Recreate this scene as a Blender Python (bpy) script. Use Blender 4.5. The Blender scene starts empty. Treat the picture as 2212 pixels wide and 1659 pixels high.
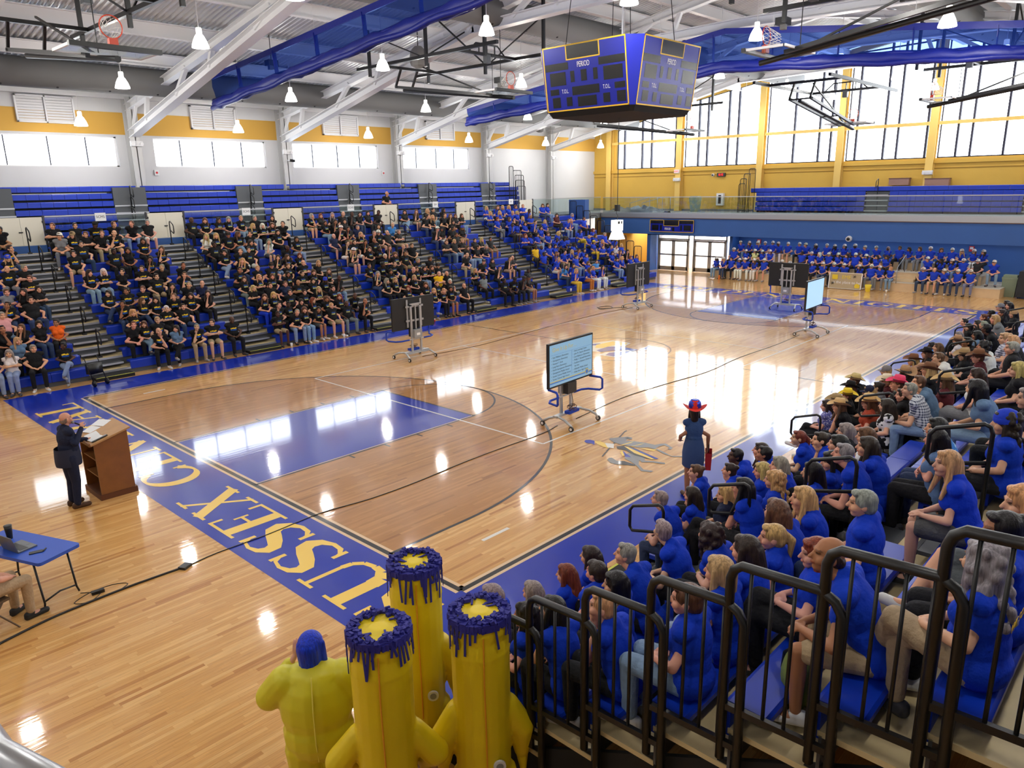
import bpy, bmesh, math, random
import numpy as np
from mathutils import Vector, Matrix, Quaternion
random.seed(7)
S = bpy.context.scene
COL = S.collection
PI = math.pi
# ------------------------------------------------------------ camera, world, light, exposure
cam = bpy.data.cameras.new('camera')
cam_o = bpy.data.objects.new('camera', cam)
COL.objects.link(cam_o)
CAM = Vector((-6.1416, -6.8892, 5.3843))
yaw, pit, rol = 0.760346, -0.258673, -0.018391
f_ = Vector((math.cos(yaw) * math.cos(pit), math.sin(yaw) * math.cos(pit), math.sin(pit)))
r_ = f_.cross(Vector((0, 0, 1))).normalized()
u_ = r_.cross(f_)
r2 = r_ * math.cos(rol) + u_ * math.sin(rol)
u2 = u_ * math.cos(rol) - r_ * math.sin(rol)
m = Matrix(((r2.x, u2.x, -f_.x, CAM.x), (r2.y, u2.y, -f_.y, CAM.y), (r2.z, u2.z, -f_.z, CAM.z), (0, 0, 0, 1)))
cam_o.matrix_world = m
cam.sensor_width = 36
cam.lens = 1599.1 / 2212 * 36
cam.clip_start = 0.05
cam.clip_end = 300
S.camera = cam_o
w = bpy.data.worlds.new('overcast_sky')
S.world = w
w.use_nodes = True
bg = w.node_tree.nodes['Background']
bg.inputs[0].default_value = (0.86, 0.93, 1.0, 1)
bg.inputs[1].default_value = 8.0
S.view_settings.view_transform = 'Standard'
S.view_settings.look = 'None'
S.view_settings.exposure = 0.0
S.view_settings.gamma = 1.0
S.view_settings.use_curve_mapping = False
S.cycles.max_bounces = 6
S.cycles.diffuse_bounces = 3
S.cycles.glossy_bounces = 3
S.cycles.transparent_max_bounces = 10
S.cycles.caustics_reflective = False
S.cycles.caustics_refractive = False
S.cycles.sample_clamp_indirect = 6
S.cycles.use_denoising = True
S.cycles.use_adaptive_sampling = True
S.cycles.adaptive_threshold = .03
LAMP_W = 265.0

def portal(loc, rot, sx, sy):
    l = bpy.data.lights.new('window_daylight', 'AREA')
    l.shape = 'RECTANGLE'; l.size = sx; l.size_y = sy
    l.cycles.is_portal = True
    o = bpy.data.objects.new('window_daylight', l); COL.objects.link(o)
    o.location = loc; o.rotation_euler = rot
portal((41.35, 13.0, 9.4), (0, PI / 2, 0), 6.0, 29.0)
portal((14.0, 29.15, 7.23), (-PI / 2, 0, 0), 30.0, 1.5)
portal((14.0, -13.95, 7.23), (PI / 2, 0, 0), 30.0, 1.5)

# ------------------------------------------------------------ helpers
def lin(c):
    return tuple(((v / 255 + .055) / 1.055) ** 2.4 if v > 10.3 else v / 255 / 12.92 for v in c)

MATS = {}
def mat(name, rgb=None, rough=.5, metal=0, spec=.5, coat=0, emit=None, es=0, bump=None, objcol=False, noise=None, alpha=None):
    if name in MATS: return MATS[name]
    M = bpy.data.materials.new(name); M.use_nodes = True
    nt = M.node_tree; n = nt.nodes; l = nt.links
    b = n['Principled BSDF']
    c = lin(rgb) if rgb else (.5, .5, .5)
    b.inputs['Base Color'].default_value = (*c, 1)
    b.inputs['Roughness'].default_value = rough
    b.inputs['Metallic'].default_value = metal
    b.inputs['Specular IOR Level'].default_value = spec
    b.inputs['Coat Weight'].default_value = coat
    b.inputs['Coat Roughness'].default_value = .08
    if emit:
        b.inputs['Emission Color'].default_value = (*lin(emit), 1)
        b.inputs['Emission Strength'].default_value = es
    src = None
    if objcol:
        oi = n.new('ShaderNodeObjectInfo'); src = oi.outputs['Color']
    if noise:                         # (scale, amount) soft tonal variation
        tc = n.new('ShaderNodeTexCoord'); nz = n.new('ShaderNodeTexNoise')
        nz.inputs['Scale'].default_value = noise[0]; nz.inputs['Detail'].default_value = 4
        l.new(tc.outputs['Object'], nz.inputs['Vector'])
        mr = n.new('ShaderNodeMapRange'); mr.inputs[1].default_value = .3; mr.inputs[2].default_value = .7
        mr.inputs[3].default_value = 1 - noise[1]; mr.inputs[4].default_value = 1 + noise[1]
        l.new(nz.outputs[0], mr.inputs[0])
        mx = n.new('ShaderNodeMix'); mx.data_type = 'RGBA'; mx.blend_type = 'MULTIPLY'; mx.inputs[0].default_value = 1
        if src: l.new(src, mx.inputs[6])
        else: mx.inputs[6].default_value = (*c, 1)
        l.new(mr.outputs[0], mx.inputs[7]); src = mx.outputs[2]
    if src: l.new(src, b.inputs['Base Color'])
    if bump:                          # (scale, strength)
        tc = n.new('ShaderNodeTexCoord'); nz = n.new('ShaderNodeTexNoise')
        nz.inputs['Scale'].default_value = bump[0]; nz.inputs['Detail'].default_value = 3
        l.new(tc.outputs['Object'], nz.inputs['Vector'])
        bp = n.new('ShaderNodeBump'); bp.inputs['Strength'].default_value = bump[1]; bp.inputs['Distance'].default_value = .02
        l.new(nz.outputs[0], bp.inputs['Height']); l.new(bp.outputs[0], b.inputs['Normal'])
    MATS[name] = M
    return M

def glassmat(name, tint=(1, 1, 1), gloss=.08, rough=.02):
    if name in MATS: return MATS[name]
    M = bpy.data.materials.new(name); M.use_nodes = True
    nt = M.node_tree; n = nt.nodes; l = nt.links
    n.remove(n['Principled BSDF'])
    t = n.new('ShaderNodeBsdfTransparent'); t.inputs[0].default_value = (*tint, 1)
    g = n.new('ShaderNodeBsdfGlossy'); g.inputs['Roughness'].default_value = rough
    mx = n.new('ShaderNodeMixShader'); mx.inputs[0].default_value = gloss
    l.new(t.outputs[0], mx.inputs[1]); l.new(g.outputs[0], mx.inputs[2])
    l.new(mx.outputs[0], n['Material Output'].inputs[0])
    MATS[name] = M
    return M

class MB:
    def __init__(s): s.v = []; s.f = []
    def add(s, vs, fs):
        b = len(s.v); s.v += [tuple(v) for v in vs]; s.f += [tuple(i + b for i in f) for f in fs]; return s
    def box(s, c, d, rot=None):
        vs = [Vector((x * d[0] / 2, y * d[1] / 2, z * d[2] / 2)) for x in (-1, 1) for y in (-1, 1) for z in (-1, 1)]
        if rot is not None: vs = [rot @ v for v in vs]
        return s.add([v + Vector(c) for v in vs], [(0, 1, 3, 2), (4, 6, 7, 5), (0, 4, 5, 1), (2, 3, 7, 6), (0, 2, 6, 4), (1, 5, 7, 3)])
    def bb(s, a, b):
        return s.box([(a[i] + b[i]) / 2 for i in range(3)], [abs(b[i] - a[i]) for i in range(3)])
    def bar(s, a, b, w, h, up=(0, 0, 1)):
        a, b = Vector(a), Vector(b); d = (b - a)
        z = d.normalized(); x = Vector(up).cross(z)
        if x.length < 1e-4: x = Vector((1, 0, 0))
        x.normalize(); y = z.cross(x)
        vs = []
        for p in (a, b):
            for i, j in ((-1, -1), (1, -1), (1, 1), (-1, 1)):
                vs.append(p + x * i * w / 2 + y * j * h / 2)
        return s.add(vs, [(3, 2, 1, 0), (4, 5, 6, 7), (0, 1, 5, 4), (1, 2, 6, 5), (2, 3, 7, 6), (3, 0, 4, 7)])
    def ibeam(s, a, b, w, h, t=.03, up=(0, 0, 1)):
        a, b = Vector(a), Vector(b); z = (b - a).normalized(); x = Vector(up).cross(z).normalized(); y = z.cross(x)
        s.bar(a + y * (h / 2 - t / 2), b + y * (h / 2 - t / 2), w, t, up)
        s.bar(a - y * (h / 2 - t / 2), b - y * (h / 2 - t / 2), w, t, up)
        return s.bar(a, b, t, h - 2 * t, up)
    def cyl(s, a, b, r0, r1=None, n=10, caps=True):
        if r1 is None: r1 = r0
        a, b = Vector(a), Vector(b); z = (b - a).normalized()
        x = z.orthogonal().normalized(); y = z.cross(x); vs = []
        for p, r in ((a, r0), (b, r1)):
            for i in range(n):
                t = 2 * PI * i / n; vs.append(p + x * math.cos(t) * r + y * math.sin(t) * r)
        fs = [(i, (i + 1) % n, n + (i + 1) % n, n + i) for i in range(n)]
        if caps: fs += [tuple(range(n - 1, -1, -1)), tuple(range(n, 2 * n))]
        return s.add(vs, fs)
    def tube(s, pts, r, n=8, closed=False):
        P = [Vector(p) for p in pts]; m_ = len(P); vs = []; prev = None
        for i, p in enumerate(P):
            if closed: t = (P[(i + 1) % m_] - P[i - 1])
            else: t = P[min(i + 1, m_ - 1)] - P[max(i - 1, 0)]
            t.normalize()
            x = t.orthogonal().normalized() if prev is None else (prev - t * prev.dot(t)).normalized()
            prev = x; y = t.cross(x)
            rr = r[i] if isinstance(r, (list, tuple)) else r
            for k in range(n):
                a = 2 * PI * k / n; vs.append(p + x * math.cos(a) * rr + y * math.sin(a) * rr)
        fs = []
        for i in range(m_ if closed else m_ - 1):
            j = (i + 1) % m_
            for k in range(n): fs.append((i * n + k, i * n + (k + 1) % n, j * n + (k + 1) % n, j * n + k))
        if not closed: fs += [tuple(range(n - 1, -1, -1)), tuple(range((m_ - 1) * n, m_ * n))]
        return s.add(vs, fs)
    def lathe(s, prof, c=(0, 0, 0), n=20, cap=True):
        vs = []; c = Vector(c)
        for r, z in prof:
            for i in range(n):
                t = 2 * PI * i / n; vs.append(c + Vector((r * math.cos(t), r * math.sin(t), z)))
        fs = []
        for j in range(len(prof) - 1):
            for i in range(n): fs.append((j * n + i, j * n + (i + 1) % n, (j + 1) * n + (i + 1) % n, (j + 1) * n + i))
        if cap: fs += [tuple(range(n - 1, -1, -1)), tuple(range((len(prof) - 1) * n, len(prof) * n))]
        return s.add(vs, fs)
    def ell(s, c, r, rot=None, nu=14, nv=9):
        c = Vector(c); vs = [Vector((0, 0, -r[2]))]
        for j in range(1, nv):
            a = -PI / 2 + PI * j / nv
            for i in range(nu):
                t = 2 * PI * i / nu
                vs.append(Vector((math.cos(a) * math.cos(t) * r[0], math.cos(a) * math.sin(t) * r[1], math.sin(a) * r[2])))
        vs.append(Vector((0, 0, r[2])))
        if rot is not None: vs = [rot @ v for v in vs]
        fs = [(0, 1 + (i + 1) % nu, 1 + i) for i in range(nu)]
        for j in range(nv - 2):
            for i in range(nu):
                a = 1 + j * nu; fs.append((a + i, a + (i + 1) % nu, a + nu + (i + 1) % nu, a + nu + i))
        k = len(vs) - 1; a = 1 + (nv - 2) * nu
        fs += [(k, a + i, a + (i + 1) % nu) for i in range(nu)]
        return s.add([v + c for v in vs], fs)
    def cap(s, a, b, ra, rb, n=12):          # tapered capsule
        a, b = Vector(a), Vector(b); z = (b - a); L = z.length; z = z / L if L > 1e-6 else Vector((0, 0, 1))
        x = z.orthogonal().normalized(); y = z.cross(x); rings = []
        for t in (-.95, -.7, -.35, 0): rings.append((a + z * t * ra, ra * math.sqrt(1 - t * t)))
        for t in (0, .35, .7, .95): rings.append((b + z * t * rb, rb * math.sqrt(1 - t * t)))
        vs = []
        for p, r in rings:
            for i in range(n):
                q = 2 * PI * i / n; vs.append(p + x * math.cos(q) * r + y * math.sin(q) * r)
        fs = []
        for j in range(len(rings) - 1):
            for i in range(n): fs.append((j * n + i, j * n + (i + 1) % n, (j + 1) * n + (i + 1) % n, (j + 1) * n + i))
        fs += [tuple(range(n - 1, -1, -1)), tuple(range((len(rings) - 1) * n, len(rings) * n))]
        return s.add(vs, fs)
    def prism(s, poly, z0, z1, fn=None):     # poly: [(x,y)] ; fn maps (x,y,z)->3D
        fn = fn or (lambda x, y, z: (x, y, z)); k = len(poly)
        vs = [fn(x, y, z0) for x, y in poly] + [fn(x, y, z1) for x, y in poly]
        fs = [tuple(range(k - 1, -1, -1)), tuple(range(k, 2 * k))] + [(i, (i + 1) % k, k + (i + 1) % k, k + i) for i in range(k)]
        return s.add(vs, fs)
    def flat(s, poly, z):                    # always faces up
        k = len(poly)
        if sum(poly[i][0] * poly[(i + 1) % k][1] - poly[(i + 1) % k][0] * poly[i][1] for i in range(k)) < 0: poly = poly[::-1]
        return s.add([(x, y, z) for x, y in poly], [tuple(range(k))])
    def mesh(s, name, m_=None, smooth=False):
        me = bpy.data.meshes.new(name); me.from_pydata(s.v, [], s.f)
        if m_ is not None: me.materials.append(m_)
        if smooth: me.polygons.foreach_set('use_smooth', [True] * len(me.polygons))
        me.update(); return me
    def build(s, name, m_=None, parent=None, smooth=False, fix=False):
        me = s.mesh(name, m_, smooth)
        if fix:
            bm = bmesh.new(); bm.from_mesh(me); bmesh.ops.recalc_face_normals(bm, faces=bm.faces); bm.to_mesh(me); bm.free()
        return link(name, me, parent)

def link(name, me, parent=None, loc=None, rz=None):
    o = bpy.data.objects.new(name, me); COL.objects.link(o)
    if parent is not None: o.parent = parent
    if loc is not None: o.location = loc
    if rz is not None: o.rotation_euler = (0, 0, rz)
    return o
def tag(o, label=None, cat=None, group=None, kind=None):
    if label: o['label'] = label
    if cat: o['category'] = cat
    if group: o['group'] = group
    if kind: o['kind'] = kind
    return o
def empty(name, loc=(0, 0, 0), rz=0, label=None, cat=None, group=None, kind=None):
    o = bpy.data.objects.new(name, None); COL.objects.link(o); o.location = loc; o.rotation_euler = (0, 0, rz)
    o.empty_display_size = .1
    return tag(o, label, cat, group, kind)
def copy_tree(o, parent=None):
    c = o.copy(); COL.objects.link(c)
    if parent is not None: c.parent = parent
    for ch in list(o.children): copy_tree(ch, c)
    return c
TMP = bpy.data.scenes.new('drafting')            # small side scene: modifiers and text are evaluated there, then it is removed
def baked(o):
    vl = TMP.view_layers[0]; vl.update()
    return bpy.data.meshes.new_from_object(o.evaluated_get(vl.depsgraph))
def textmesh(s, size, m_, align='CENTER', ext=0.001, shear=0):
    cu = bpy.data.curves.new('lettering', 'FONT'); cu.body = s; cu.size = size; cu.align_x = align; cu.align_y = 'CENTER'
    cu.extrude = ext; cu.shear = shear; cu.resolution_u = 3
    o = bpy.data.objects.new('lettering', cu); TMP.collection.objects.link(o)
    me = baked(o)
    bpy.data.objects.remove(o); bpy.data.curves.remove(cu)
    me.materials.clear(); me.materials.append(m_); return me
NUM = ['zero', 'first', 'second', 'third', 'fourth', 'fifth', 'sixth', 'seventh', 'eighth', 'ninth', 'tenth', 'eleventh', 'twelfth',
       'thirteenth', 'fourteenth', 'fifteenth', 'sixteenth', 'seventeenth', 'eighteenth', 'nineteenth', 'twentieth']
CARD = ['zero', 'one', 'two', 'three', 'four', 'five', 'six', 'seven', 'eight', 'nine', 'ten', 'eleven', 'twelve', 'thirteen', 'fourteen',
        'fifteen', 'sixteen', 'seventeen', 'eighteen', 'nineteen', 'twenty']
W = 15.24; L = 28.65; CY = W / 2
ZM = 3.63                                  # upper walkway level
FX, LY, RY, NX = 41.2, 29.0, -13.76, -12.6   # far, left, right and near wall planes
def roofz(y): return 9.75 + .165 * (29 - (y if y > CY else 2 * CY - y))
# ------------------------------------------------------------ materials of the setting
def wood_material(name, c0, c1, c2, rough=.06):
    M = bpy.data.materials.new(name); M.use_nodes = True; nt = M.node_tree; n = nt.nodes; l = nt.links; b = n['Principled BSDF']
    geo = n.new('ShaderNodeNewGeometry'); sp = n.new('ShaderNodeSeparateXYZ'); l.new(geo.outputs['Position'], sp.inputs[0])
    def mth(op, a, bb=None):
        q = n.new('ShaderNodeMath'); q.operation = op
        for i, x in enumerate((a, bb)):
            if x is None: continue
            if isinstance(x, (int, float)): q.inputs[i].default_value = x
            else: l.new(x, q.inputs[i])
        return q.outputs[0]
    row = mth('FLOOR', mth('DIVIDE', sp.outputs['Y'], .057))
    wn = n.new('ShaderNodeTexWhiteNoise'); wn.noise_dimensions = '1D'; l.new(row, wn.inputs['W'])
    col = mth('FLOOR', mth('ADD', mth('DIVIDE', sp.outputs['X'], .95), mth('MULTIPLY', wn.outputs['Value'], 13.7)))
    cb = n.new('ShaderNodeCombineXYZ'); l.new(row, cb.inputs[0]); l.new(col, cb.inputs[1])
    w2 = n.new('ShaderNodeTexWhiteNoise'); w2.noise_dimensions = '2D'; l.new(cb.outputs[0], w2.inputs['Vector'])
    rp = n.new('ShaderNodeValToRGB'); e = rp.color_ramp.elements
    e[0].position = 0; e[0].color = (*lin(c0), 1); e[1].position = 1; e[1].color = (*lin(c2), 1)
    k = e.new(.5); k.color = (*lin(c1), 1); k = e.new(.12); k.color = (*lin(c1), 1)
    l.new(w2.outputs['Value'], rp.inputs[0])
    mp = n.new('ShaderNodeMapping'); mp.inputs['Scale'].default_value = (2.5, 60, 1); l.new(geo.outputs['Position'], mp.inputs[0])
    nz = n.new('ShaderNodeTexNoise'); nz.inputs['Scale'].default_value = 1.4; nz.inputs['Detail'].default_value = 5; l.new(mp.outputs[0], nz.inputs['Vector'])
    mr = n.new('ShaderNodeMapRange'); mr.inputs[1].default_value = .3; mr.inputs[2].default_value = .7; mr.inputs[3].default_value = .84; mr.inputs[4].default_value = 1.1
    l.new(nz.outputs[0], mr.inputs[0])
    mx = n.new('ShaderNodeMix'); mx.data_type = 'RGBA'; mx.blend_type = 'MULTIPLY'; mx.inputs[0].default_value = 1
    l.new(rp.outputs[0], mx.inputs[6]); l.new(mr.outputs[0], mx.inputs[7]); l.new(mx.outputs[2], b.inputs['Base Color'])
    b.inputs['Roughness'].default_value = .35
    gloss_finish(M, rough)
    MATS[name] = M; return M
def gloss_finish(M, rough=.06):
    nt = M.node_tree; n = nt.nodes; l = nt.links; b = n['Principled BSDF']
    b.inputs['Coat Weight'].default_value = 1; b.inputs['Coat Roughness'].default_value = rough; b.inputs['Coat IOR'].default_value = 1.42
    b.inputs['Specular IOR Level'].default_value = .2
    geo = n.new('ShaderNodeNewGeometry')                # the strips cup slightly: ripples along y
    mp = n.new('ShaderNodeMapping'); mp.inputs['Scale'].default_value = (.6, 17.5, 1); l.new(geo.outputs['Position'], mp.inputs[0])
    nz = n.new('ShaderNodeTexNoise'); nz.inputs['Scale'].default_value = 1.0; nz.inputs['Detail'].default_value = 2; l.new(mp.outputs[0], nz.inputs['Vector'])
    bp = n.new('ShaderNodeBump'); bp.inputs['Strength'].default_value = .12; bp.inputs['Distance'].default_value = .004
    l.new(nz.outputs[0], bp.inputs['Height']); l.new(bp.outputs[0], b.inputs['Coat Normal'])
wood = wood_material('maple_floor', (184, 124, 62), (216, 162, 94), (232, 184, 118))
wood_stain = wood_material('stained_maple', (150, 96, 42), (178, 122, 60), (194, 138, 74))
def paint(name, rgb):
    M = mat(name, rgb, .35); gloss_finish(M); return M
p_blue = paint('blue_court_paint', (0, 40, 168))
p_black = paint('black_court_paint', (14, 13, 14))
p_white = paint('white_court_paint', (238, 234, 226))
p_yel = paint('yellow_court_paint', (255, 214, 96))
p_tan = paint('pale_edge_paint', (232, 200, 160))
p_grey = paint('grey_court_paint', (134, 134, 134))
m_white = mat('white_block_wall', (204, 204, 206), .8, bump=(14, .05), noise=(.4, .03))
m_yel = mat('yellow_wall_paint', (206, 166, 72), .75, noise=(.5, .04))
m_band = mat('ochre_band_paint', (206, 160, 70), .75)
m_fascia = mat('blue_wall_paint', (44, 88, 156), .6, noise=(.7, .04))
m_steel = mat('white_painted_steel', (226, 226, 228), .45)
m_colsteel = mat('grey_painted_steel', (190, 190, 190), .5)
m_ysteel = mat('yellow_painted_steel', (222, 186, 100), .5)
m_deck = mat('galvanised_deck', (222, 223, 225), .35, .35)
m_duct = mat('grey_fabric_duct', (112, 112, 112), .8)
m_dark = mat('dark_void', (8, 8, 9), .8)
m_black = mat('black_powder_coat', (16, 16, 17), .38)
m_alu = mat('brushed_aluminium', (178, 180, 184), .32, .8)
m_riser = mat('grey_riser', (84, 87, 92), .5, .3)
m_tread = mat('plywood_tread', (206, 186, 140), .5, noise=(5, .08))
m_bench = mat('blue_bench_plastic', (0, 48, 172), .42, noise=(1.5, .06))
m_frame = mat('dark_window_frame', (26, 24, 48), .6)
m_glass = glassmat('window_glass', (1, 1, 1), .05)
m_rglass = glassmat('railing_glass', (.86, .93, .92), .10)
m_cream = mat('cream_gate_panel', (226, 222, 206), .5)
m_conc = mat('concrete_walkway', (120, 122, 124), .8)
# ------------------------------------------------------------ floor with planks and painted court
fl = MB(); fl.bb((NX, RY, -.2), (FX + 3, LY, 0)); floor = fl.build('floor', wood)
tag(floor, 'polished maple gym floor with painted basketball court', 'floor', kind='structure')
n_pl = 0
rng = random.Random(3)
pm = {}
for r in range(-10, 84):
    y = .057 * r
    x = -4.75 + rng.random() * .8
    while x < -1.72 and n_pl < 300:
        ln = rng.choice((.5, .7, .9, 1.2, 1.5))
        x1 = min(x + ln, -1.66)
        if x1 - x < .15: break
        k = round(x1 - x, 2)
        if k not in pm: pm[k] = MB().box((0, 0, .0006), (k - .0015, .0555, .0012)).mesh('plank', wood)
        o = link('plank', pm[k], floor, ((x + x1) / 2, y + .0285, 0)); n_pl += 1
        x = x1
def paintpart(name, m_, mb, z=None): return mb.build(name, m_, floor)
BX0, BX1, BY0, BY1 = -1.58, L + 1.55, -1.06, W + 1.5
t = MB()
for a, b in (((BX0, BY0), (0, BY1)), ((L, BY0), (BX1, BY1)), ((0, BY0), (L, 0)), ((0, W), (L, BY1))):
    t.flat([(a[0], a[1]), (b[0], a[1]), (b[0], b[1]), (a[0], b[1])], .0016)
paintpart('blue_border', p_blue, t)
def ring(t, cx, cy, r, w_, z, a0=0, a1=2 * PI, n=64):
    for i in range(n):
        p, q = a0 + (a1 - a0) * i / n, a0 + (a1 - a0) * (i + 1) / n
        t.flat([(cx + (r - w_ / 2) * math.cos(p), cy + (r - w_ / 2) * math.sin(p)), (cx + (r + w_ / 2) * math.cos(p), cy + (r + w_ / 2) * math.sin(p)),
                (cx + (r + w_ / 2) * math.cos(q), cy + (r + w_ / 2) * math.sin(q)), (cx + (r - w_ / 2) * math.cos(q), cy + (r - w_ / 2) * math.sin(q))], z)
def ln(t, a, b, w_, z):
    a, b = Vector(a), Vector(b); d = (b - a).normalized(); nn = Vector((-d.y, d.x)) * w_ / 2
    t.flat([tuple(a - nn), tuple(b - nn), tuple(b + nn), tuple(a + nn)], z)
bl = MB(); ta = MB()
for a, b in (((0, 0), (L, 0)), ((L, 0), (L, W)), ((L, W), (0, W)), ((0, W), (0, 0))):
    ln(bl, a, b, .085, .0030); ln(ta, a, b, .2, .0024)
paintpart('boundary_edge', p_tan, ta)
ln(bl, (L / 2, 0), (L / 2, W), .05, .0030)
ring(bl, L / 2, CY, 1.83, .05, .0030)
R3 = 6.02
for sgn, x0 in ((1, 0), (-1, L)):
    st = MB(); n = 48; cx = x0 + sgn * 1.6
    pts = [(x0, CY - R3)] + [(cx + sgn * R3 * math.cos(a), CY + R3 * math.sin(a)) for a in [-PI / 2 + PI * i / n for i in range(n + 1)]] + [(x0, CY + R3)]
    st.flat(pts if sgn > 0 else pts[::-1], .0008); paintpart('stained_arc_area', wood_stain, st)
    ring(bl, cx, CY, R3, .06, .0030, -PI / 2 if sgn > 0 else PI / 2, PI / 2 if sgn > 0 else 3 * PI / 2, 64)
    for q in (-1, 1): ln(bl, (x0, CY + q * R3), (cx, CY + q * R3), .06, .0030)
    k = MB(); fx = x0 + sgn * 5.79
    k.flat([(min(x0, fx), CY - 1.83), (max(x0, fx), CY - 1.83), (max(x0, fx), CY + 1.83), (min(x0, fx), CY + 1.83)], .0016); paintpart('blue_key', p_blue, k)
    for q in (-1, 1): ln(bl, (x0, CY + q * 1.86), (fx, CY + q * 1.86), .05, .0030); ln(ta, (x0, CY + q * 1.82), (fx, CY + q * 1.82), .04, .0026)
    ln(bl, (fx, CY - 1.88), (fx, CY + 1.88), .05, .0030)
    ring(bl, fx, CY, 1.83, .05, .0030, -PI / 2 if sgn > 0 else PI / 2, PI / 2 if sgn > 0 else 3 * PI / 2, 40)
    for q in (-1, 1):
        for dx in (2.13, 3.05, 3.96, 4.88): ln(bl, (x0 + sgn * dx, CY + q * 1.88), (x0 + sgn * dx, CY + q * 2.08), .05, .0030)
paintpart('black_lines', p_black, bl)
ed = MB()
for x0, sgn in ((0, 1), (L, -1)):
    for q in (-1, 1): ln(ed, (x0, CY + q * 1.81), (x0 + sgn * 5.79, CY + q * 1.81), .03, .0027)
paintpart('key_edge', p_tan, ed)
wl = MB(); vx0, vx1, vy0, vy1 = L / 2 - 9, L / 2 + 9, CY - 4.5, CY + 4.5
for a, b in (((vx0, vy0), (vx1, vy0)), ((vx1, vy0), (vx1, vy1)), ((vx1, vy1), (vx0, vy1)), ((vx0, vy1), (vx0, vy0)), ((L / 2 - 3, vy0), (L / 2 - 3, vy1)), ((L / 2 + 3, vy0), (L / 2 + 3, vy1))):
    ln(wl, a, b, .05, .0034)
for x in (1.55, L - 1.55):
    for y in (.85, W - .85): ln(wl, (x - .3, y), (x + .3, y), .07, .0034)
paintpart('white_lines', p_white, wl)
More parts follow.
